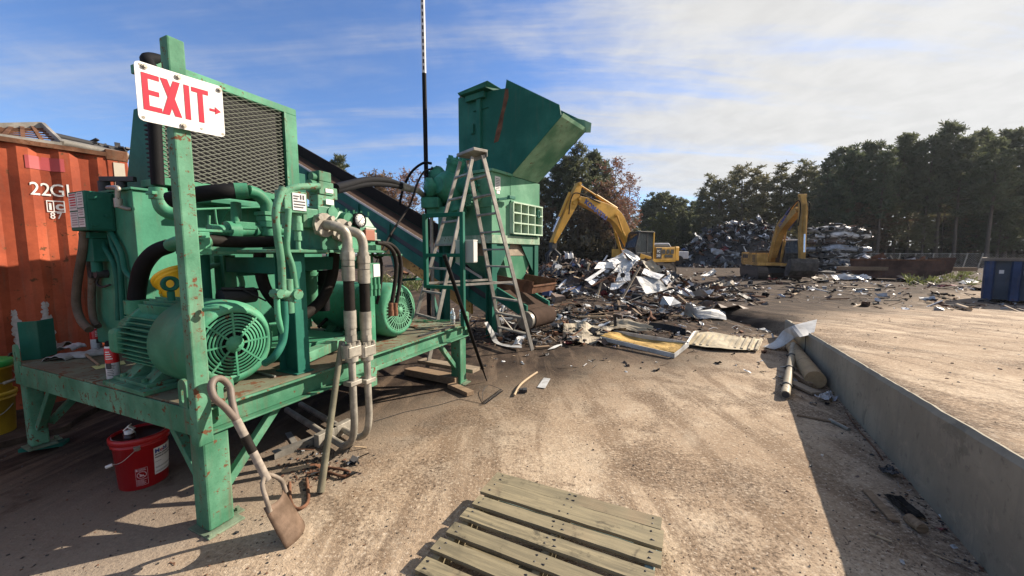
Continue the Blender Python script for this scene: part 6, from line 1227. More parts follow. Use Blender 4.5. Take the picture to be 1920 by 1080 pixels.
b = MB(); b.cm = 3; b.grid(lambda i, j: (lambda p: V((p.x, p.y, max(-.05, 1.05 * math.sin(PI * i) * math.sin(PI * j) + .25 * noise.noise((i * 9, j * 9, 2))))))(atY(990, 475, 20).lerp(atY(1150, 475, 22), i) + V((0, 10 * (j - .2), 0))), 24, 12)
for _ in range(520):
    i, j = R.random(), R.random() * .8; p_ = atY(990, 475, 20).lerp(atY(1150, 475, 22), i) + V((0, 10 * (j - .2), 0)); flake(b, (p_.x, p_.y, max(.05, 1.05 * math.sin(PI * i) * math.sin(PI * j)) + R.uniform(0, .2)), R.uniform(.2, .9), [1.5, 2, 1.5, 6, 4, 6, 3, .2, 4, 1.5, .3, 1])
tag(b.build('scrap_bank', DM), 'long low bank of brown scrap and timber below the nearer excavator boom', 'scrap bank', kind='stuff')

# ------------------------------------------------------------------ excavators
def stadium(L_, H_, n=8):
    r = H_ / 2; return [(L_ / 2 - r + r * math.sin(a), r - r * math.cos(a)) for a in [i * PI / n for i in range(n + 1)]] + [(-L_ / 2 + r - r * math.sin(a), r + r * math.cos(a)) for a in [i * PI / n for i in range(n + 1)]]
def excavator(loc, yaw, label, boom, stick, tool, ym, striped, group='excavators'):
    t_ = thing('excavator', label, 'excavator', loc, yaw, group); yl = ym
    def pt(nm, b, mat, par=None, bev=.02): return b.build(nm, mat, par or t_, bev)
    for s_ in (-1, 1):
        b = MB(); y0 = s_ * 1.15 - .33; st = stadium(4.3, .95); b.prism(st, (0, y0 + .66, 0), (1, 0, 0), (0, 0, 1), .66) if 0 else b.prism(st, (0, y0, 0), (1, 0, 0), (0, 0, 1), -.66)
        ln = len(st)
        for k in range(46):
            u = k / 46 * ln; a = V((*st[int(u) % ln], 0)).lerp(V((*st[(int(u) + 1) % ln], 0)), u - int(u)); b_ = V((*st[int(u) % ln], 0)); d_ = (V((*st[(int(u) + 1) % ln], 0)) - b_).normalized(); b.beam((a.x, y0 - .01, a.y), (a.x, y0 + .67, a.y), .05, .10, (d_.x, 0, d_.y))
        tr = pt('track', b, plain('muddy_track', (.075, .06, .047), .85, var=.5), bev=0)
        b = MB(); b.box((-1.5, y0 - .03, .28), (1.5, y0 + .69, .62)); b.cyl((1.66, y0 - .03, .475), (1.66, y0 + .69, .475), .34); b.cyl((-1.66, y0 - .03, .475), (-1.66, y0 + .69, .475), .34); pt('track_frame', b, plain('mud', (.11, .085, .065), .9), tr)
    b = MB(); b.box((-.9, -1.0, .45), (.9, 1.0, .85)); b.cyl((0, 0, .8), (0, 0, 1.05), .75, n=24); pt('undercarriage', b, M['dark'])
    b = MB(); b.box((-2.2, -1.35, 1.05), (1.45, 1.35, 1.28)); up = pt('slewing_deck', b, yl)
    b = MB(); b.hexa([(-2.2, -1.35, 1.281), (-.25, -1.35, 1.281), (-.25, 1.35, 1.281), (-2.2, 1.35, 1.281)], [(-2.15, -1.32, 2.05), (-.25, -1.32, 2.05), (-.25, 1.32, 2.05), (-2.15, 1.32, 2.05)]); b.box((-.249, -1.33, 1.281), (1.2, -.55, 1.95)); hs = pt('engine_housing', b, yl)
    b = MB()
    for i in range(3):
        for s_ in (-1, 1): b.box((-2.0 + i * .42, s_ * 1.352 - .004, 1.62), (-1.68 + i * .42, s_ * 1.352 + .004, 1.92))
    b.box((-1.9, 1.348, 1.36), (-1.1, 1.358, 1.56)); pt('vent_grille', b, M['dark'], hs, 0)
    if not striped:
        b = MB(); b.box((-.80, 1.352, 1.30), (-.28, 1.356, 2.02)); b.cm = 1; b.text('PC', .24, (-.34, 1.360, 1.70), (-1, 0, 0), (0, 0, 1), .01); b.text('240', .24, (-.30, 1.360, 1.42), (-1, 0, 0), (0, 0, 1), .01); pt('model_plate', b, [M['dark'], M['white']], hs, 0)
    b = MB(); b.box((-2.0, -.9, 2.051), (-.5, .9, 2.24)); b.cyl((-1.2, -.5, 2.2), (-1.2, -.5, 2.62), .06); pt('engine_hood', b, M['dark'], hs)
    b = MB(); b.prism([(-1.33, -2.2), (-1.3, -2.62), (-.8, -2.86), (.8, -2.86), (1.3, -2.62), (1.33, -2.2)], (0, 0, 1.12), (0, 1, 0), (1, 0, 0), -1.0); pt('counterweight', b, yl, bev=.05)
    if striped:
        b = MB()
        for i in range(5): b.box((.2, -1.338, 1.35 + i * .11), (.75, -1.332, 1.40 + i * .11))
        pt('warning_stripes', b, M['ink'], hs, 0)
    b = MB()
    for x, y in ((-.25, -1.3), (.9, -1.3), (.9, -.6)): b.tube([(x, y, 1.95), (x, y, 2.75)], .02, 6)
    b.tube([(-.25, -1.3, 2.7), (.9, -1.3, 2.7), (.9, -.6, 2.7)], .02, 6); pt('handrail', b, M['dark'], bev=0)
    # cab at the left of the boom
    b = MB(); x0, x1, y0, y1, z0, z1 = .0, 1.62, .42, 1.36, 1.28, 3.04
    pf = [(x0, z0), (x1 - .12, z0), (x1 + .02, z0 + .75), (x1 - .28, z1 - .08), (x1 - .42, z1), (x0, z1)]
    for y in (y0, y1 - .06): b.prism([(x0, z0), (x1 - .12, z0), (x1 - .1, z0 + .42), (x0, z0 + .42)], (0, y + .06, 0), (1, 0, 0), (0, 0, 1), .06)
    for p_, q_ in zip(pf, pf[1:] + pf[:1]):
        for y in (y0 + .03, y1 - .03): b.beam((p_[0], y, p_[1]), (q_[0], y, q_[1]), .08, .08, (0, 1, 0))
    for p_ in pf: b.beam((p_[0], y0, p_[1]), (p_[0], y1, p_[1]), .07, .07)
    for y in (y0 + .03, y1 - .03): b.beam((.62, y, z0 + .4), (.60, y, z1), .07, .07, (0, 1, 0))
    b.box((x0, y0, z0), (x1 - .12, y1, z0 + .05)); b.box((x0 - .03, y0 + .02, z0 + .05), (x0 + .02, y1 - .02, z0 + .9)); cab = pt('cab', b, M['dark'], bev=.015)
    b = MB(); b.box((x0 - .02, y0 - .02, z1 - .03), (x1 - .36, y1 + .02, z1 + .05)); pt('cab_roof', b, M['dark'] if not striped else M['white_enamel'], cab)
    b = MB(); b.prism([(x0 - .05, z0), (x0 + .06, z0), (x0 + .06, z1), (x0 - .05, z1)], (0, y1 + .02, 0), (1, 0, 0), (0, 0, 1), .06); b.prism([(x0 + .2, z0), (x1 - .3, z0), (x0 + 1.2, z0 + .36), (x0 + .2, z0 + .14)], (0, y1 + .03, 0), (1, 0, 0), (0, 0, 1), .03); pt('cab_trim', b, yl, cab)
    b = MB(); b.box((.35, y0 + .2, z0 + .45), (.8, y1 - .2, z0 + .55)); b.box((.3, y0 + .2, z0 + .5), (.42, y1 - .2, z0 + 1.2)); pt('operator_seat', b, M['black'], cab)
    b = MB()
    for y in (y0 + .02, y1 - .02): b.add([(p_[0], y, p_[1]) for p_ in ((x0 + .04, z0 + .42), (x1 - .1, z0 + .42), (x1 - .02, z0 + .75), (x1 - .3, z1 - .1), (x0 + .04, z1 - .04))], [(0, 1, 2, 3, 4)])
    for p_, q_ in ((pf[1], pf[2]), (pf[2], pf[3])): b.add([(p_[0], y0 + .04, p_[1]), (p_[0], y1 - .04, p_[1]), (q_[0], y1 - .04, q_[1]), (q_[0], y0 + .04, q_[1])], [(0, 1, 2, 3)])
    b.add([(x0, y0 + .04, z0 + .9), (x0, y1 - .04, z0 + .9), (x0, y1 - .04, z1 - .04), (x0, y0 + .04, z1 - .04)], [(0, 1, 2, 3)]); pt('window', b, M['glass'], cab, 0)
    # boom: swan-neck box section
    foot, bend, tip = [V((p_[0], 0, p_[1])) for p_ in boom]
    cen_ = cr([foot, foot.lerp(bend, .62) + V((-.08, 0, .12)), bend, bend.lerp(tip, .45) + V((0, 0, .08)), tip], 4); n = len(cen_); ups, dns = [], []
    for i, p_ in enumerate(cen_):
        d_ = (cen_[min(i + 1, n - 1)] - cen_[max(i - 1, 0)]).normalized(); nn = V((-d_.z, 0, d_.x)); k = i / (n - 1); w_ = .20 + .24 * math.sin(PI * min(1, k * 1.0 + .02)) ** .8
        ups.append(p_ + nn * w_); dns.append(p_ - nn * w_)
    bo = .22; vs = []
    for u_, d_ in zip(ups, dns): vs += [u_ + V((0, -bo, 0)), u_ + V((0, bo, 0)), d_ + V((0, bo, 0)), d_ + V((0, -bo, 0))]
    b = MB(); b.add(vs, [(i * 4 + k, i * 4 + (k + 1) % 4, (i + 1) * 4 + (k + 1) % 4, (i + 1) * 4 + k) for i in range(n - 1) for k in range(4)] + [(0, 1, 2, 3)[::-1], tuple((n - 1) * 4 + k for k in range(4))])
    for p_ in (cen_[0], cen_[-1], cen_[n // 2]): b.cyl(p_ + V((0, -.30, 0)), p_ + V((0, .30, 0)), .11)
    bm = pt('boom', b, yl)
    for s_ in (-1, 1):
        b = MB(); i = int(n * .62); ia = int(n * .36); p_, q_ = cen_[ia], cen_[i]; d_ = (q_ - p_).normalized() if s_ > 0 else (q_ - p_).normalized(); 
        b = MB(); ex_ = d_ if s_ < 0 else -d_; ez_ = V((0, 0, 1)); up_ = (ez_ - d_ * d_.z).normalized(); st_ = (cen_[int(n * .52)] if s_ < 0 else cen_[int(n * .90)]) + V((0, s_ * (bo + .012), 0)) - up_ * .14
        b.text('KOMATSU', .44, st_, ex_, up_, .022); pt('lettering', b, M['blueink'], bm, 0)
    for s_ in (-1, 1):
        b = MB(); p_ = V((1.0, s_ * .42, 1.35)); q_ = cen_[int(n * .48)] + V((0, s_ * .32, 0)); b.cyl(p_, p_.lerp(q_, .6), .10); b.cyl(p_.lerp(q_, .6), q_, .055); pt('boom_cylinder', b, yl, bm, 0)
    # stick with its rear lever
    s0, s1, s2 = [V((p_[0], 0, p_[1])) for p_ in stick]               # rear end, pivot, far end
    ds_ = (s2 - s1).normalized(); ns_ = V((-ds_.z, 0, ds_.x)); ns_ = ns_ if ns_.x > 0 else -ns_
    pl_ = [s0 + ns_ * .14, s1 + ns_ * .36, s2 + ns_ * .14, s2 - ns_ * .12, s1 - ns_ * .30, s0 - ns_ * .20]
    b = MB(); b.prism([(p_.x, p_.z) for p_ in pl_], (0, .17, 0), (1, 0, 0), (0, 0, 1), .34)
    for p_ in (s0, s1, s2): b.cyl(p_ + V((0, -.24, 0)), p_ + V((0, .24, 0)), .1)
    sk = pt('stick', b, yl)
    b = MB(); p_ = cen_[int(n * .5)] + (ups[int(n * .5)] - cen_[int(n * .5)]) * 1.25; b.cyl(p_, p_.lerp(s0, .55), .10); b.cyl(p_.lerp(s0, .55), s0, .05); pt('stick_cylinder', b, yl, bm, 0)
    b = MB(); p_ = s1.lerp(s0, .35) + ns_ * .42; q_ = s2 + ns_ * .32 - ds_ * .5; b.cyl(p_, p_.lerp(q_, .62), .09); pt('tool_cylinder', b, yl, sk, 0)
    b = MB(); b.cyl(p_.lerp(q_, .62), q_, .06); pt('cylinder_rod', b, plain('chrome_rod', (.6, .62, .66), .15, .9), sk, 0)
    b = MB(); b.tube(cr([cen_[int(n * .75)] + V((0, .24, .25)), s1 + V((-.2, .28, .6)), s1 + V((.3, .28, .2)), s1.lerp(s2, .3) + V((0, .24, 0))], 6), .035, 6); b.tube(cr([cen_[int(n * .75)] + V((0, -.24, .25)), s1 + V((-.1, -.28, .7)), s1 + V((.35, -.28, .1)), s1.lerp(s2, .3) + V((0, -.24, 0))], 6), .035, 6); pt('hose', b, M['black'], bm, 0)
    e = s2
    if tool == 'bucket':
        hw = .80; prof = [(.36, .1), (.5, -.2), (.42, -.72), (.05, -1.1), (-.55, -1.2), (-.7, -1.05), (-.12, -.9), (.12, -.6), (.18, -.1)]
        b = MB(); b.prism([(e.x + x, e.z + z) for x, z in [(.36, .1), (.52, -.2), (.46, -.72), (.05, -1.1), (-.6, -1.2), (-.62, -1.16), (.03, -1.05), (.40, -.70), (.45, -.2), (.3, .1)]], (0, hw, 0), (1, 0, 0), (0, 0, 1), hw * 2)
        for y in (-hw, hw - .04): b.prism([(e.x + x, e.z + z) for x, z in [(.36, .08), (.5, -.2), (.44, -.72), (.05, -1.08), (-.6, -1.18), (-.25, -.35), (.05, .05)]], (0, y + .04, 0), (1, 0, 0), (0, 0, 1), .04)
        for y in (-.2, .2): b.prism([(e.x - .12, e.z + .12), (e.x + .4, e.z + .12), (e.x + .5, e.z - .3), (e.x + .1, e.z - .1)], (0, y + .03, 0), (1, 0, 0), (0, 0, 1), .06)
        pt('bucket', b, paint('dull_worn_bucket', (.085, .075, .065), .75, .4, .35, .6, 3.))
    else:
        b = MB(); b.obox(e + V((0, 0, -.22)), (.36, .32, .36)); b.cyl(e + V((0, 0, -.5)), e + V((0, 0, -.38)), .2)
        for k in range(4):
            a = k * PI / 2 + .4; d_ = V((math.cos(a), math.sin(a), 0)); b.tube([e + V((0, 0, -.5)) + d_ * .12, e + V((0, 0, -.8)) + d_ * .5, e + V((0, 0, -1.25)) + d_ * .42, e + V((0, 0, -1.5)) + d_ * .12], [.08, .09, .07, .02], 6)
        pt('grapple', b, M['dark'])
    return t_
ex1 = atY(1196, 480, 26.5); ex1.z = .0
excavator(ex1, math.radians(208), 'yellow excavator with arched boom and dark cab behind the middle scrap pile', [(.5, 1.75), (2.35, 4.15), (5.35, 5.0)], [(5.3, 5.95), (5.75, 4.75), (7.15, 2.35)], 'grapple', M['yellow'], False)
ex2 = V((17.25, 25.3, 0))
excavator(ex2, math.radians(-104.5), 'older yellow excavator with raised boom and wide bucket on the ground before the scrap heap', [(.5, 1.75), (1.9, 4.0), (4.55, 5.05)], [(4.75, 5.95), (4.95, 4.9), (5.3, 1.55)], 'bucket', M['yellow_old'], True).scale = (.82, .82, .82)
# pale pickup parked behind the nearer excavator
pv_ = thing('pickup_truck', 'pale pickup truck half hidden behind the nearer excavator', 'truck', V((atY(1232, 480, 31).x, 31, .75)), .1)
b = MB(); b.box((-2.2, -.9, .45), (2.2, .9, 1.05)); b.hexa([(-.9, -.85, 1.051), (1.0, -.85, 1.051), (1.0, .85, 1.051), (-.9, .85, 1.051)], [(-.6, -.75, 1.72), (.6, -.75, 1.72), (.6, .75, 1.72), (-.6, .75, 1.72)]); b.build('body', M['white_enamel'], pv_, .06)
b = MB(); b.hexa([(-.78, -.87, 1.12), (.84, -.87, 1.12), (.84, .87, 1.12), (-.78, .87, 1.12)], [(-.56, -.78, 1.62), (.56, -.78, 1.62), (.56, .78, 1.62), (-.56, .78, 1.62)]); b.build('window', M['glass'], pv_)
for x in (-1.4, 1.4):
    for y in (-.92, .72): b = MB(); b.cyl((x, y, .36), (x, y + .2, .36), .36, n=18); b.build('wheel', M['tyre'], pv_)

# ------------------------------------------------------------------ rusty trough, beam, blue bin, fence
tr0, tr1 = atY(1592, 505, 24.5), atY(1792, 505, 21.5)
TRF = Frame(V((tr0.x, tr0.y, 0)), 90 - math.degrees(math.atan2(tr1.y - tr0.y, tr1.x - tr0.x))); TL = math.hypot(tr1.x - tr0.x, tr1.y - tr0.y)
tt = thing('steel_trough', 'long rusty brown steel trough lying in the yard beside the blue bin', 'trough', TRF.o, TRF.rz)
b = MB(); b.prism([(0, 1.25), (.15, .35), (.5, .12), (TL - 1.2, .1), (TL - .15, .55), (TL, 1.4), (TL - .1, 1.42), (TL - .9, 1.3), (2.5, 1.28), (1.0, 1.3)], (0, 0, 0), (1, 0, 0), (0, 0, 1), -.05); b.box((.5, .05, .1), (TL - 1.2, 1.5, .15)); b.prism([(0, 1.25), (.15, .35), (.5, .12), (TL - 1.2, .1), (TL - .15, .55), (TL, 1.4)], (0, 1.5, 0), (1, 0, 0), (0, 0, 1), .05)
b.build('trough_wall', paint('dark_rusty_plate', (.10, .055, .04), .8, .5, .8, .6, 1.2), tt)
b = MB(); b.box((.0, -.07, 1.2), (TL - .6, .05, 1.29)); b.build('trough_rim', M['rust'], tt)
b = MB()
for i in range(26): flake(b, (R.uniform(.5, TL - .8), R.uniform(.2, 1.2), 1.2 + R.random() * .15), R.uniform(.2, .6), WH)
tag(b.build('trough_scrap', DM, loc=TRF.o, rz=TRF.rz), 'loose scrap filling the rusty trough', 'scrap', kind='stuff')
b = MB(); b.beam(atY(1570, 503, 24) * 1 + V((0, 0, 0)), atY(1830, 505, 22.4), .2, .22); tag(b.build('steel_beam', M['wood']), 'long brown beam lying across the yard behind the rusty trough', 'beam')
for i, (x, y, Y, s_, mt, lab) in enumerate(((1650, 489, 27, 2.2, 'white_enamel', 'long white panel lying on top of the trough scrap'), (1690, 492, 26, 1.3, 'sheet_pale', 'pale bent sheet at the right end of the trough scrap'), (1600, 494, 27, 1.2, 'blue_bin', 'blue-grey crumpled sheet left of the rusty trough'), (1594, 520, 23, 1.4, 'sheet_grey', 'grey-blue crumpled sheet on the ground at the left end of the trough'), (1540, 524, 21.5, 1.2, 'sheet_tan', 'buff shreds of sheet on the ground right of the bucket'), (1720, 524, 21.8, 1.5, 'sheet_brown', 'curved brown plate lying in front of the rusty trough'))):
    crumple('scrap_panel', atY(x, y, Y), s_ * 1.3, s_ * .55, s_ * .18, mt, lab, 'metal sheet', 50 + i, R.uniform(-.3, .3), 9, 1., (R.uniform(.1, .5), R.uniform(-.2, .2)), .01)
line_tube('pale_post', G(1795, 573, .05), G(1817, 580, .05), .07, 'stick_pale', 'short pale log lying on the dark ground in front of the blue bin', 'log', 8)
bl0, bl1 = G(1838, 566), V((0, 0, 0)); BF = Frame(V((bl0.x, bl0.y, 0)), 141)
bb = thing('waste_bin', 'large blue ribbed steel waste bin standing beyond the dirt ramp', 'bin', BF.o, BF.rz)
zt_ = atY(1838, 484, bl0.y).z; b = MB(); b.box((0, .0, .12), (6., .03, zt_ - .05)); b.box((0, .031, .12), (.03, 2.2, zt_ - .05)); b.box((.031, .031, .12), (6, 2.2, .16)); b.box((.031, 2.17, .161), (6, 2.2, zt_ - .05)); b.build('bin_wall', M['blue_bin'], bb)
b = MB()
for i in range(11): u = .04 + i * .55; b.hexa([(u, -.13, .1), (u + .16, -.13, .1), (u + .2, -.001, .1), (u - .04, -.001, .1)], [(u, -.13, zt_ - .1), (u + .16, -.13, zt_ - .1), (u + .2, -.001, zt_ - .1), (u - .04, -.001, zt_ - .1)])
b.box((1.2, -.20, .72), (3.5, -.14, .78)); b.build('bin_rib', paint('dark_blue_rib', (.022, .045, .11), .55, .3, .5, .5, 2.), bb)
b = MB(); b.box((-.06, -.16, zt_ - .09), (6.1, .05, zt_ + .01)); b.box((-.06, .051, zt_ - .09), (.05, 2.25, zt_ + .01)); b.build('bin_rim', paint('dusty_rim', (.15, .13, .11), .8), bb)
b = MB(); b.box((.32, -.004, .98), (.42, -.0015, 1.1)); b.build('bin_label', M['white'], bb)
fa, fb = atY(1590, 480, 40), atY(1836, 480, 34)
fn = thing('chain_link_fence', 'grey chain-link fence with slanting posts between scrap yard and dark pines', 'fence', (0, 0, 0))
fd = (fb - fa); fd.z = 0; fl = fd.length; fdn = fd.normalized(); fz = 1.62
b = MB(); n = int(fl / .16)
for k in range(-14, n + 14):
    for s_ in (-1, 1):
        p_ = fa + fdn * (k * .16); q_ = fa + fdn * (k * .16 + s_ * 1.55); p_.z = .05; q_.z = fz; b.beam(p_, q_, .010, .010)
b.build('fence_mesh', M['zinc'], fn)
for i, x in enumerate((1602, 1630, 1655, 1683, 1712, 1745, 1775, 1806, 1834)):
    Y = 40 - 6 * (x - 1590) / 246; p_ = atY(x, 480, Y); p_.z = 0; b = MB(); b.tube([p_, p_ + V((.12 + .04 * i, 0, fz + .05))], .045, 8); b.build('fence_post', M['zinc'], fn)
b = MB(); p_, q_ = fa.copy(), fb.copy(); p_.z = q_.z = fz; b.tube([p_, q_], .03, 6); b.build('top_rail', M['zinc'], fn)
# ------------------------------------------------------------------ trees
M['needles_pale'] = foliage('olive_needles', [(.085, .10, .045), (.13, .135, .06), (.18, .165, .08), (.14, .115, .06)])
def tuft(vs, fs, c, n, ln, wd, rn, up=.25):
    for _ in range(n):
        d = V((rn.gauss(0, 1), rn.gauss(0, 1), rn.gauss(up, .8))).normalized(); s_ = d.cross(V((rn.gauss(0, 1), rn.gauss(0, 1), rn.gauss(0, 1)))).normalized() * wd * rn.uniform(.6, 1.3); L_ = ln * rn.uniform(.5, 1.2); o = len(vs)
        p = c + d * L_ * .15; vs += [p - s_ * .6, p + s_ * .6, p + d * L_ + s_, p + d * L_ - s_]; fs.append((o, o + 1, o + 2, o + 3))
def tree(kind, seed, H=20., crown0=.4, spread=.17, dens=1., leaf='needles', lean=0.):
    rn = random.Random(seed); name = {'pine': 'pine_tree', 'bare': 'bare_tree', 'leafy': 'leafy_tree', 'red': 'autumn_tree'}[kind]
    root = bpy.data.objects.new(name, None); COL.objects.link(root)
    ph = rn.random() * 9
    def ax(k): return V((lean * k * k * H + .018 * H * math.sin(k * 4 + ph) * k, .014 * H * math.cos(k * 3.3 + ph) * k, H * k))
    b = MB(); tp = [ax(i / 10) for i in range(11)]; b.tube(tp, [H * (.0125 * (1 - i / 10.6) + .0012) * (1.35 if i == 0 else 1) for i in range(11)], 7)
    vs, fs = [], []; nb = int({'pine': 44, 'bare': 50, 'leafy': 60, 'red': 56}[kind] * dens ** .5)
    for i in range(nb):
        k = crown0 + (1 - crown0) * ((i + rn.random()) / nb) ** .92; q = (k - crown0) / (1 - crown0); p = ax(k); a = i * 2.4 + rn.uniform(-.5, .5)
        if kind == 'pine': ln = H * spread * (1.15 - .85 * q ** 1.6) * (.45 + .55 * min(1, q * 4 + .2)) * rn.uniform(.55, 1.2); rise = .12 + .5 * q
        else: ln = H * spread * 1.1 * (math.sin(PI * min(1, (.22 + .75 * q))) ** .6) * rn.uniform(.6, 1.15); rise = .45 + .6 * q
        d = V((math.cos(a), math.sin(a), rise * rn.uniform(.4, 1.4))).normalized(); m = p + d * ln * .55 + V((0, 0, -.03 * ln)); e = p + d * ln + V((0, 0, .10 * ln))
        r = H * .0035 * (1.2 - q * .8); b.tube([p, m, e], [r, r * .6, r * .22], 4, False)
        nc = max(2, int((4.6 if kind == 'pine' else 6) * (.5 + ln / (H * spread))))
        for j in range(nc):
            t_ = .32 + .75 * (j + rn.random()) / nc; c = (p.lerp(m, t_ / .55) if t_ < .55 else m.lerp(e, (t_ - .55) / .45)) + V((rn.gauss(0, 1), rn.gauss(0, 1), rn.gauss(0, .6))) * ln * (.075 if kind == 'pine' else .13)
            if kind in ('bare', 'red', 'leafy'): b.tube([p.lerp(e, t_ * .6), c], [r * .3, r * .12], 3, False)
            if kind == 'pine': tuft(vs, fs, c, int(34 * dens), H * .034, H * .0036, rn, .6)
            elif kind == 'leafy': tuft(vs, fs, c, int(30 * dens), H * .026, H * .0055, rn, .1)
            elif kind == 'red': tuft(vs, fs, c, int(20 * dens), H * .032, H * .0050, rn, -.1)
            else:
                for _ in range(3): b.tube([c, c + V((rn.gauss(0, 1), rn.gauss(0, 1), rn.gauss(.5, .7))) * H * .035], [r * .16, r * .05], 3, False)
                tuft(vs, fs, c, int(6 * dens), H * .026, H * .0045, rn, -.2)
    for i in range(7):
        k = crown0 * (.35 + .6 * i / 7); p = ax(k); a = rn.random() * 6.3; b.tube([p, p + V((math.cos(a), math.sin(a), rn.uniform(-.3, .3))) * H * rn.uniform(.02, .07)], [H * .0022, H * .0008], 3, False)
    b.build('trunk', M['bark'], root); k = MB(); k.add(vs, fs); k.build('crown', M[leaf], root); return root
protos = {
 'p1': (tree('pine', 1, 20, .38, .19, .95), 20), 'p2': (tree('pine', 2, 20, .28, .23, 1.2), 20), 'p3': (tree('pine', 3, 20, .50, .17, .85), 20), 'p4': (tree('pine', 4, 20, .42, .15, .65, lean=.03), 20), 'p5': (tree('pine', 5, 20, .2, .22, 1.2), 20),
 'thin': (tree('pine', 6, 20, .34, .15, .55, 'needles_pale'), 20), 'mid': (tree('pine', 14, 20, .25, .2, .6, 'needles_pale'), 20), 'l1': (tree('leafy', 7, 10, .15, .30, 1.1, 'needles_light'), 10), 'red': (tree('red', 8, 16, .35, .20, .28, 'red_leaf'), 16), 'brown': (tree('red', 9, 14, .25, .30, .9, 'brown_leaf'), 14), 'bare': (tree('bare', 10, 14, .25, .32, 1., 'red_leaf'), 14), 'dk': (tree('leafy', 12, 16, .1, .30, 1.1, 'needles'), 16)}
used = set()
LAB = {'R': 'tall dark pine in the shaded wood behind the fence and blue bin', 'M': 'slender pine in the wood behind the big scrap heap', 'B': 'distant dark green tree at the gap between the two woods', 'L': 'dark green pine in the wood behind the nearer excavator boom'}
GRP = {'R': 'pines of the right-hand wood', 'M': 'pines behind the scrap heap', 'B': 'distant trees in the gap', 'L': 'pines behind the nearer excavator'}
def plant(key, px, top, D, label=None, cat='tree', grp=None, wide=1.):
    pr, H0 = protos[key]; x = atY(px, 475, D).x; hgt = atY(px, top, D).z; s_ = hgt / H0
    if key in used: o_ = dup(pr)
    else: used.add(key); o_ = pr
    o_.location = (x, D, -.05); o_.rotation_euler = (0, 0, R.uniform(0, 6.28)); o_.scale = (s_ * wide * R.uniform(.95, 1.1), s_ * wide * R.uniform(.95, 1.1), s_)
    g_ = label if label in LAB else None
    tag(o_, LAB[label] if g_ else label, cat, GRP[label] if g_ else grp)
PK = ['p1', 'p2', 'p3', 'p4', 'p5']
# right wood: a front row, then two rows filling behind
for px, top, D, k in ((1925, 236, 54, 'p3'), (1882, 246, 56, 'p1'), (1850, 262, 52, 'p4'), (1822, 250, 60, 'p3'), (1788, 262, 55, 'p1'), (1754, 238, 58, 'p3'), (1728, 262, 57, 'p4'), (1700, 272, 60, 'p3'), (1674, 258, 60, 'p1'), (1645, 285, 57, 'p4'), (1618, 272, 62, 'p3'), (1590, 288, 60, 'p2'), (1566, 280, 64, 'p1'), (1542, 305, 62, 'p4'), (1960, 240, 54, 'p1'), (2010, 235, 56, 'p3'), (2060, 240, 54, 'p2')): plant(k, px, top, D, 'R', wide=1.0)
for i in range(16): plant(R.choice(('p2', 'p5', 'p1', 'mid')), 1545 + i * 36 + R.uniform(-8, 8), R.uniform(312, 352), R.uniform(63, 72), 'R', wide=1.15)
for i in range(14): plant(R.choice(('p5', 'mid', 'brown', 'p2')), 1560 + i * 34 + R.uniform(-9, 9), R.uniform(360, 410), R.uniform(55, 62), 'R', wide=1.5)
for px, top, D, k in ((1522, 318, 70, 'thin'), (1500, 304, 72, 'thin'), (1478, 322, 74, 'mid'), (1455, 312, 74, 'thin'), (1432, 330, 76, 'mid'), (1410, 318, 78, 'thin'), (1388, 312, 76, 'mid'), (1366, 326, 80, 'thin'), (1346, 338, 78, 'mid'), (1326, 330, 82, 'thin'), (1312, 362, 84, 'p4')): plant(k, px, top, D, 'M', wide=1.25)
for i in range(12): plant(R.choice(('mid', 'thin', 'brown', 'mid', 'p2')), 1318 + i * 19 + R.uniform(-6, 6), R.uniform(362, 400), R.uniform(78, 88), 'M' if 0 else 'M', wide=1.3)
for px, top, D, k in ((1296, 380, 95, 'p1'), (1276, 386, 98, 'p2'), (1258, 376, 96, 'dk'), (1236, 368, 95, 'dk'), (1218, 380, 97, 'p2'), (1204, 388, 95, 'p1'), (1310, 402, 92, 'dk'), (1284, 408, 92, 'p5'), (1262, 412, 94, 'dk'), (1222, 412, 94, 'p5')): plant(k, px, top, D, 'B', wide=1.3)
plant('l1', 1240, 404, 78, 'bright yellow-green young tree in front of the distant dark trees', wide=1.1)
# left wood behind the excavator boom
for px, top, D, k in ((1084, 274, 58, 'p4'), (1058, 300, 60, 'p3'), (1112, 290, 62, 'p3'), (1036, 318, 60, 'p4'), (1012, 330, 62, 'p3'), (1136, 316, 64, 'thin'), (985, 345, 60, 'p4'), (1072, 322, 66, 'mid'), (1100, 330, 66, 'mid')): plant(k, px, top, D, 'L', wide=1.1)
plant('red', 1150, 302, 54, 'taller rusty red autumn tree behind the nearer excavator'); plant('red', 1178, 332, 58, 'lower rusty red autumn tree at the right end of the wood behind the nearer excavator', wide=.9)
plant('brown', 1128, 352, 56, 'brown-leaved tree between the pines and the red autumn trees'); plant('bare', 1165, 380, 52, 'bare twiggy tree under the red autumn trees')
for i in range(7): plant(R.choice(('brown', 'mid', 'brown')), 1015 + i * 26 + R.uniform(-6, 6), R.uniform(372, 402), R.uniform(56, 64), 'brownish underwood tree below the tall pines behind the nearer excavator', grp='underwood behind the nearer excavator', wide=1.2)
plant('p2', 640, 302, 46, 'lone round-topped pine behind the conveyor', wide=1.0); plant('brown', 712, 334, 42, 'brown-leaved tree behind the conveyor and hoses'); plant('bare', 768, 330, 40, 'bare tree with few reddish leaves behind the shredder motor', wide=1.1); plant('bare', 742, 352, 44, 'bare tree between the brown tree and the shredder motor'); plant('brown', 680, 352, 48, 'second brown-leaved tree left of the taller one behind the conveyor', wide=.9)
for k, (o_, h_) in protos.items():
    if k not in used:
        for c_ in list(o_.children): bpy.data.objects.remove(c_)
        bpy.data.objects.remove(o_)
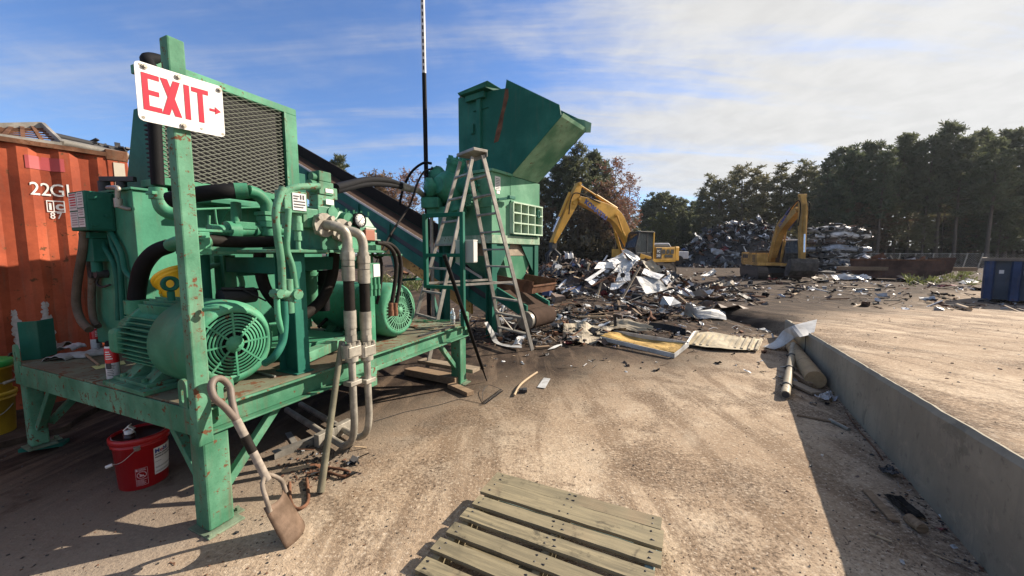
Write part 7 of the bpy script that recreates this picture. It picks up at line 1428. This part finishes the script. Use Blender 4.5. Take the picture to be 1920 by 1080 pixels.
# undergrowth filling the foot of the woods
b = MB(); vs, fs = [], []
for _ in range(2600):
    px = R.choice((R.uniform(990, 1190), R.uniform(1300, 1560), R.uniform(1550, 2100))); D = R.uniform(60, 74) if px > 1300 else R.uniform(50, 60); D += 12 if 1300 < px < 1540 else 0
    c = atY(px, 475, D); c.z = abs(R.gauss(0, 1.8)); tuft(vs, fs, c, 9, 1.0, .16, R, .3)
b.add(vs, fs); tag(b.build('undergrowth', foliage('undergrowth_leaves', [(.035, .04, .02), (.06, .06, .028), (.09, .065, .035), (.05, .05, .03)])), 'dark tangled undergrowth at the foot of the woods', 'undergrowth', kind='stuff')
vs, fs = [], []
for _ in range(160):
    px = R.uniform(1700, 1840) if R.random() < .6 else R.uniform(700, 790); D = R.uniform(18, 33) if px > 900 else R.uniform(15, 22); c = atY(px, 475, D); c.z = R.random() * .2; tuft(vs, fs, c, 8, .35, .02, R, 1.2)
b = MB(); b.add(vs, fs); tag(b.build('weeds', M['needles_light']), 'patchy pale weeds by the fence and under the conveyor', 'weeds', kind='stuff')
# pebbles and crumbs on the bare ground
b = MB()
def crumb(p, s_, ci):
    b.cm = ci; o = len(b.vs); a = R.random() * 6.3; m = Matrix.Rotation(a, 3, 'Z'); b.obox(p + V((0, 0, s_ * .3)), (s_ * R.uniform(.7, 1.8), s_ * R.uniform(.5, 1), s_ * .6), m)
    for q in range(o, len(b.vs)): b.vs[q] = tuple(V(b.vs[q]) + V((R.uniform(-1, 1), R.uniform(-1, 1), R.uniform(-.5, .2))) * s_ * .28)
for _ in range(1500):
    x, y = R.uniform(430, 1600), 590 + 490 * R.random() ** 1.0; p = G(x, y); crumb(p, R.choice((.002, .003, .004, .005, .007)) * (1 if R.random() < .97 else 2.2), R.choices((0, 1, 2, 3), (4, 3, .5, 2))[0])
for _ in range(700):
    wd, s2 = R.uniform(-.5, 9), R.uniform(.15, 7) ** 1; p = rp(wd, s2); crumb(p, R.choice((.004, .006, .009, .015)), R.choices((0, 1, 2, 3), (5, 2, .3, 2))[0])
for _ in range(500):
    x, y = R.uniform(1500, 1850), R.uniform(800, 1080); p = G(x, y)
    if (p - W0).dot(WN) < -.03: crumb(p, R.choice((.003, .004, .006)), R.choices((0, 1, 3), (4, 3, 2))[0])
for _ in range(400): p = G(R.uniform(0, 560), R.uniform(770, 1080)); crumb(p, R.choice((.003, .005, .008)), R.choices((0, 1, 3), (5, 2, 2))[0])
for _ in range(260): p = G(R.gauss(585, 35), R.gauss(880, 16)); crumb(p, R.choice((.006, .010, .016)), R.choices((0, 1, 3), (5, 2, 4))[0])
for _ in range(500):
    k = R.random(); p = (W0 + WD * (k * WLEN)) - WN * abs(R.gauss(0, .07)); crumb(p, R.choice((.004, .007, .012)), R.choices((0, 1, 3), (4, 4, 3))[0])
tag(b.build('pebbles', [M['dark'], plain('brown_crumbs', (.15, .105, .07), .9, var=.4), plain('pale_chips', (.55, .5, .42), .8), plain('rust_crumbs', (.12, .06, .035), .9)]), 'small dark pebbles, chips and crumbs scattered on the ground', 'pebbles', kind='stuff')

# ------------------------------------------------------------------ thin haze volume added to veil far trees, in place of lens glare
hm_ = bpy.data.materials.new('veil_air'); hm_.use_nodes = True; nt_ = hm_.node_tree; nt_.nodes.clear()
vo = nt_.nodes.new('ShaderNodeVolumePrincipled'); vo.inputs['Color'].default_value = (.78, .88, 1., 1); vo.inputs['Density'].default_value = .00017; vo.inputs['Anisotropy'].default_value = .35
ou = nt_.nodes.new('ShaderNodeOutputMaterial'); nt_.links.new(vo.outputs[0], ou.inputs['Volume'])
b = MB(); b.box((-430, -80, -1.2), (530, 1530, 34)); hz = tag(b.build('haze', hm_), 'added thin haze veiling the far trees like lens glare', kind='stuff')
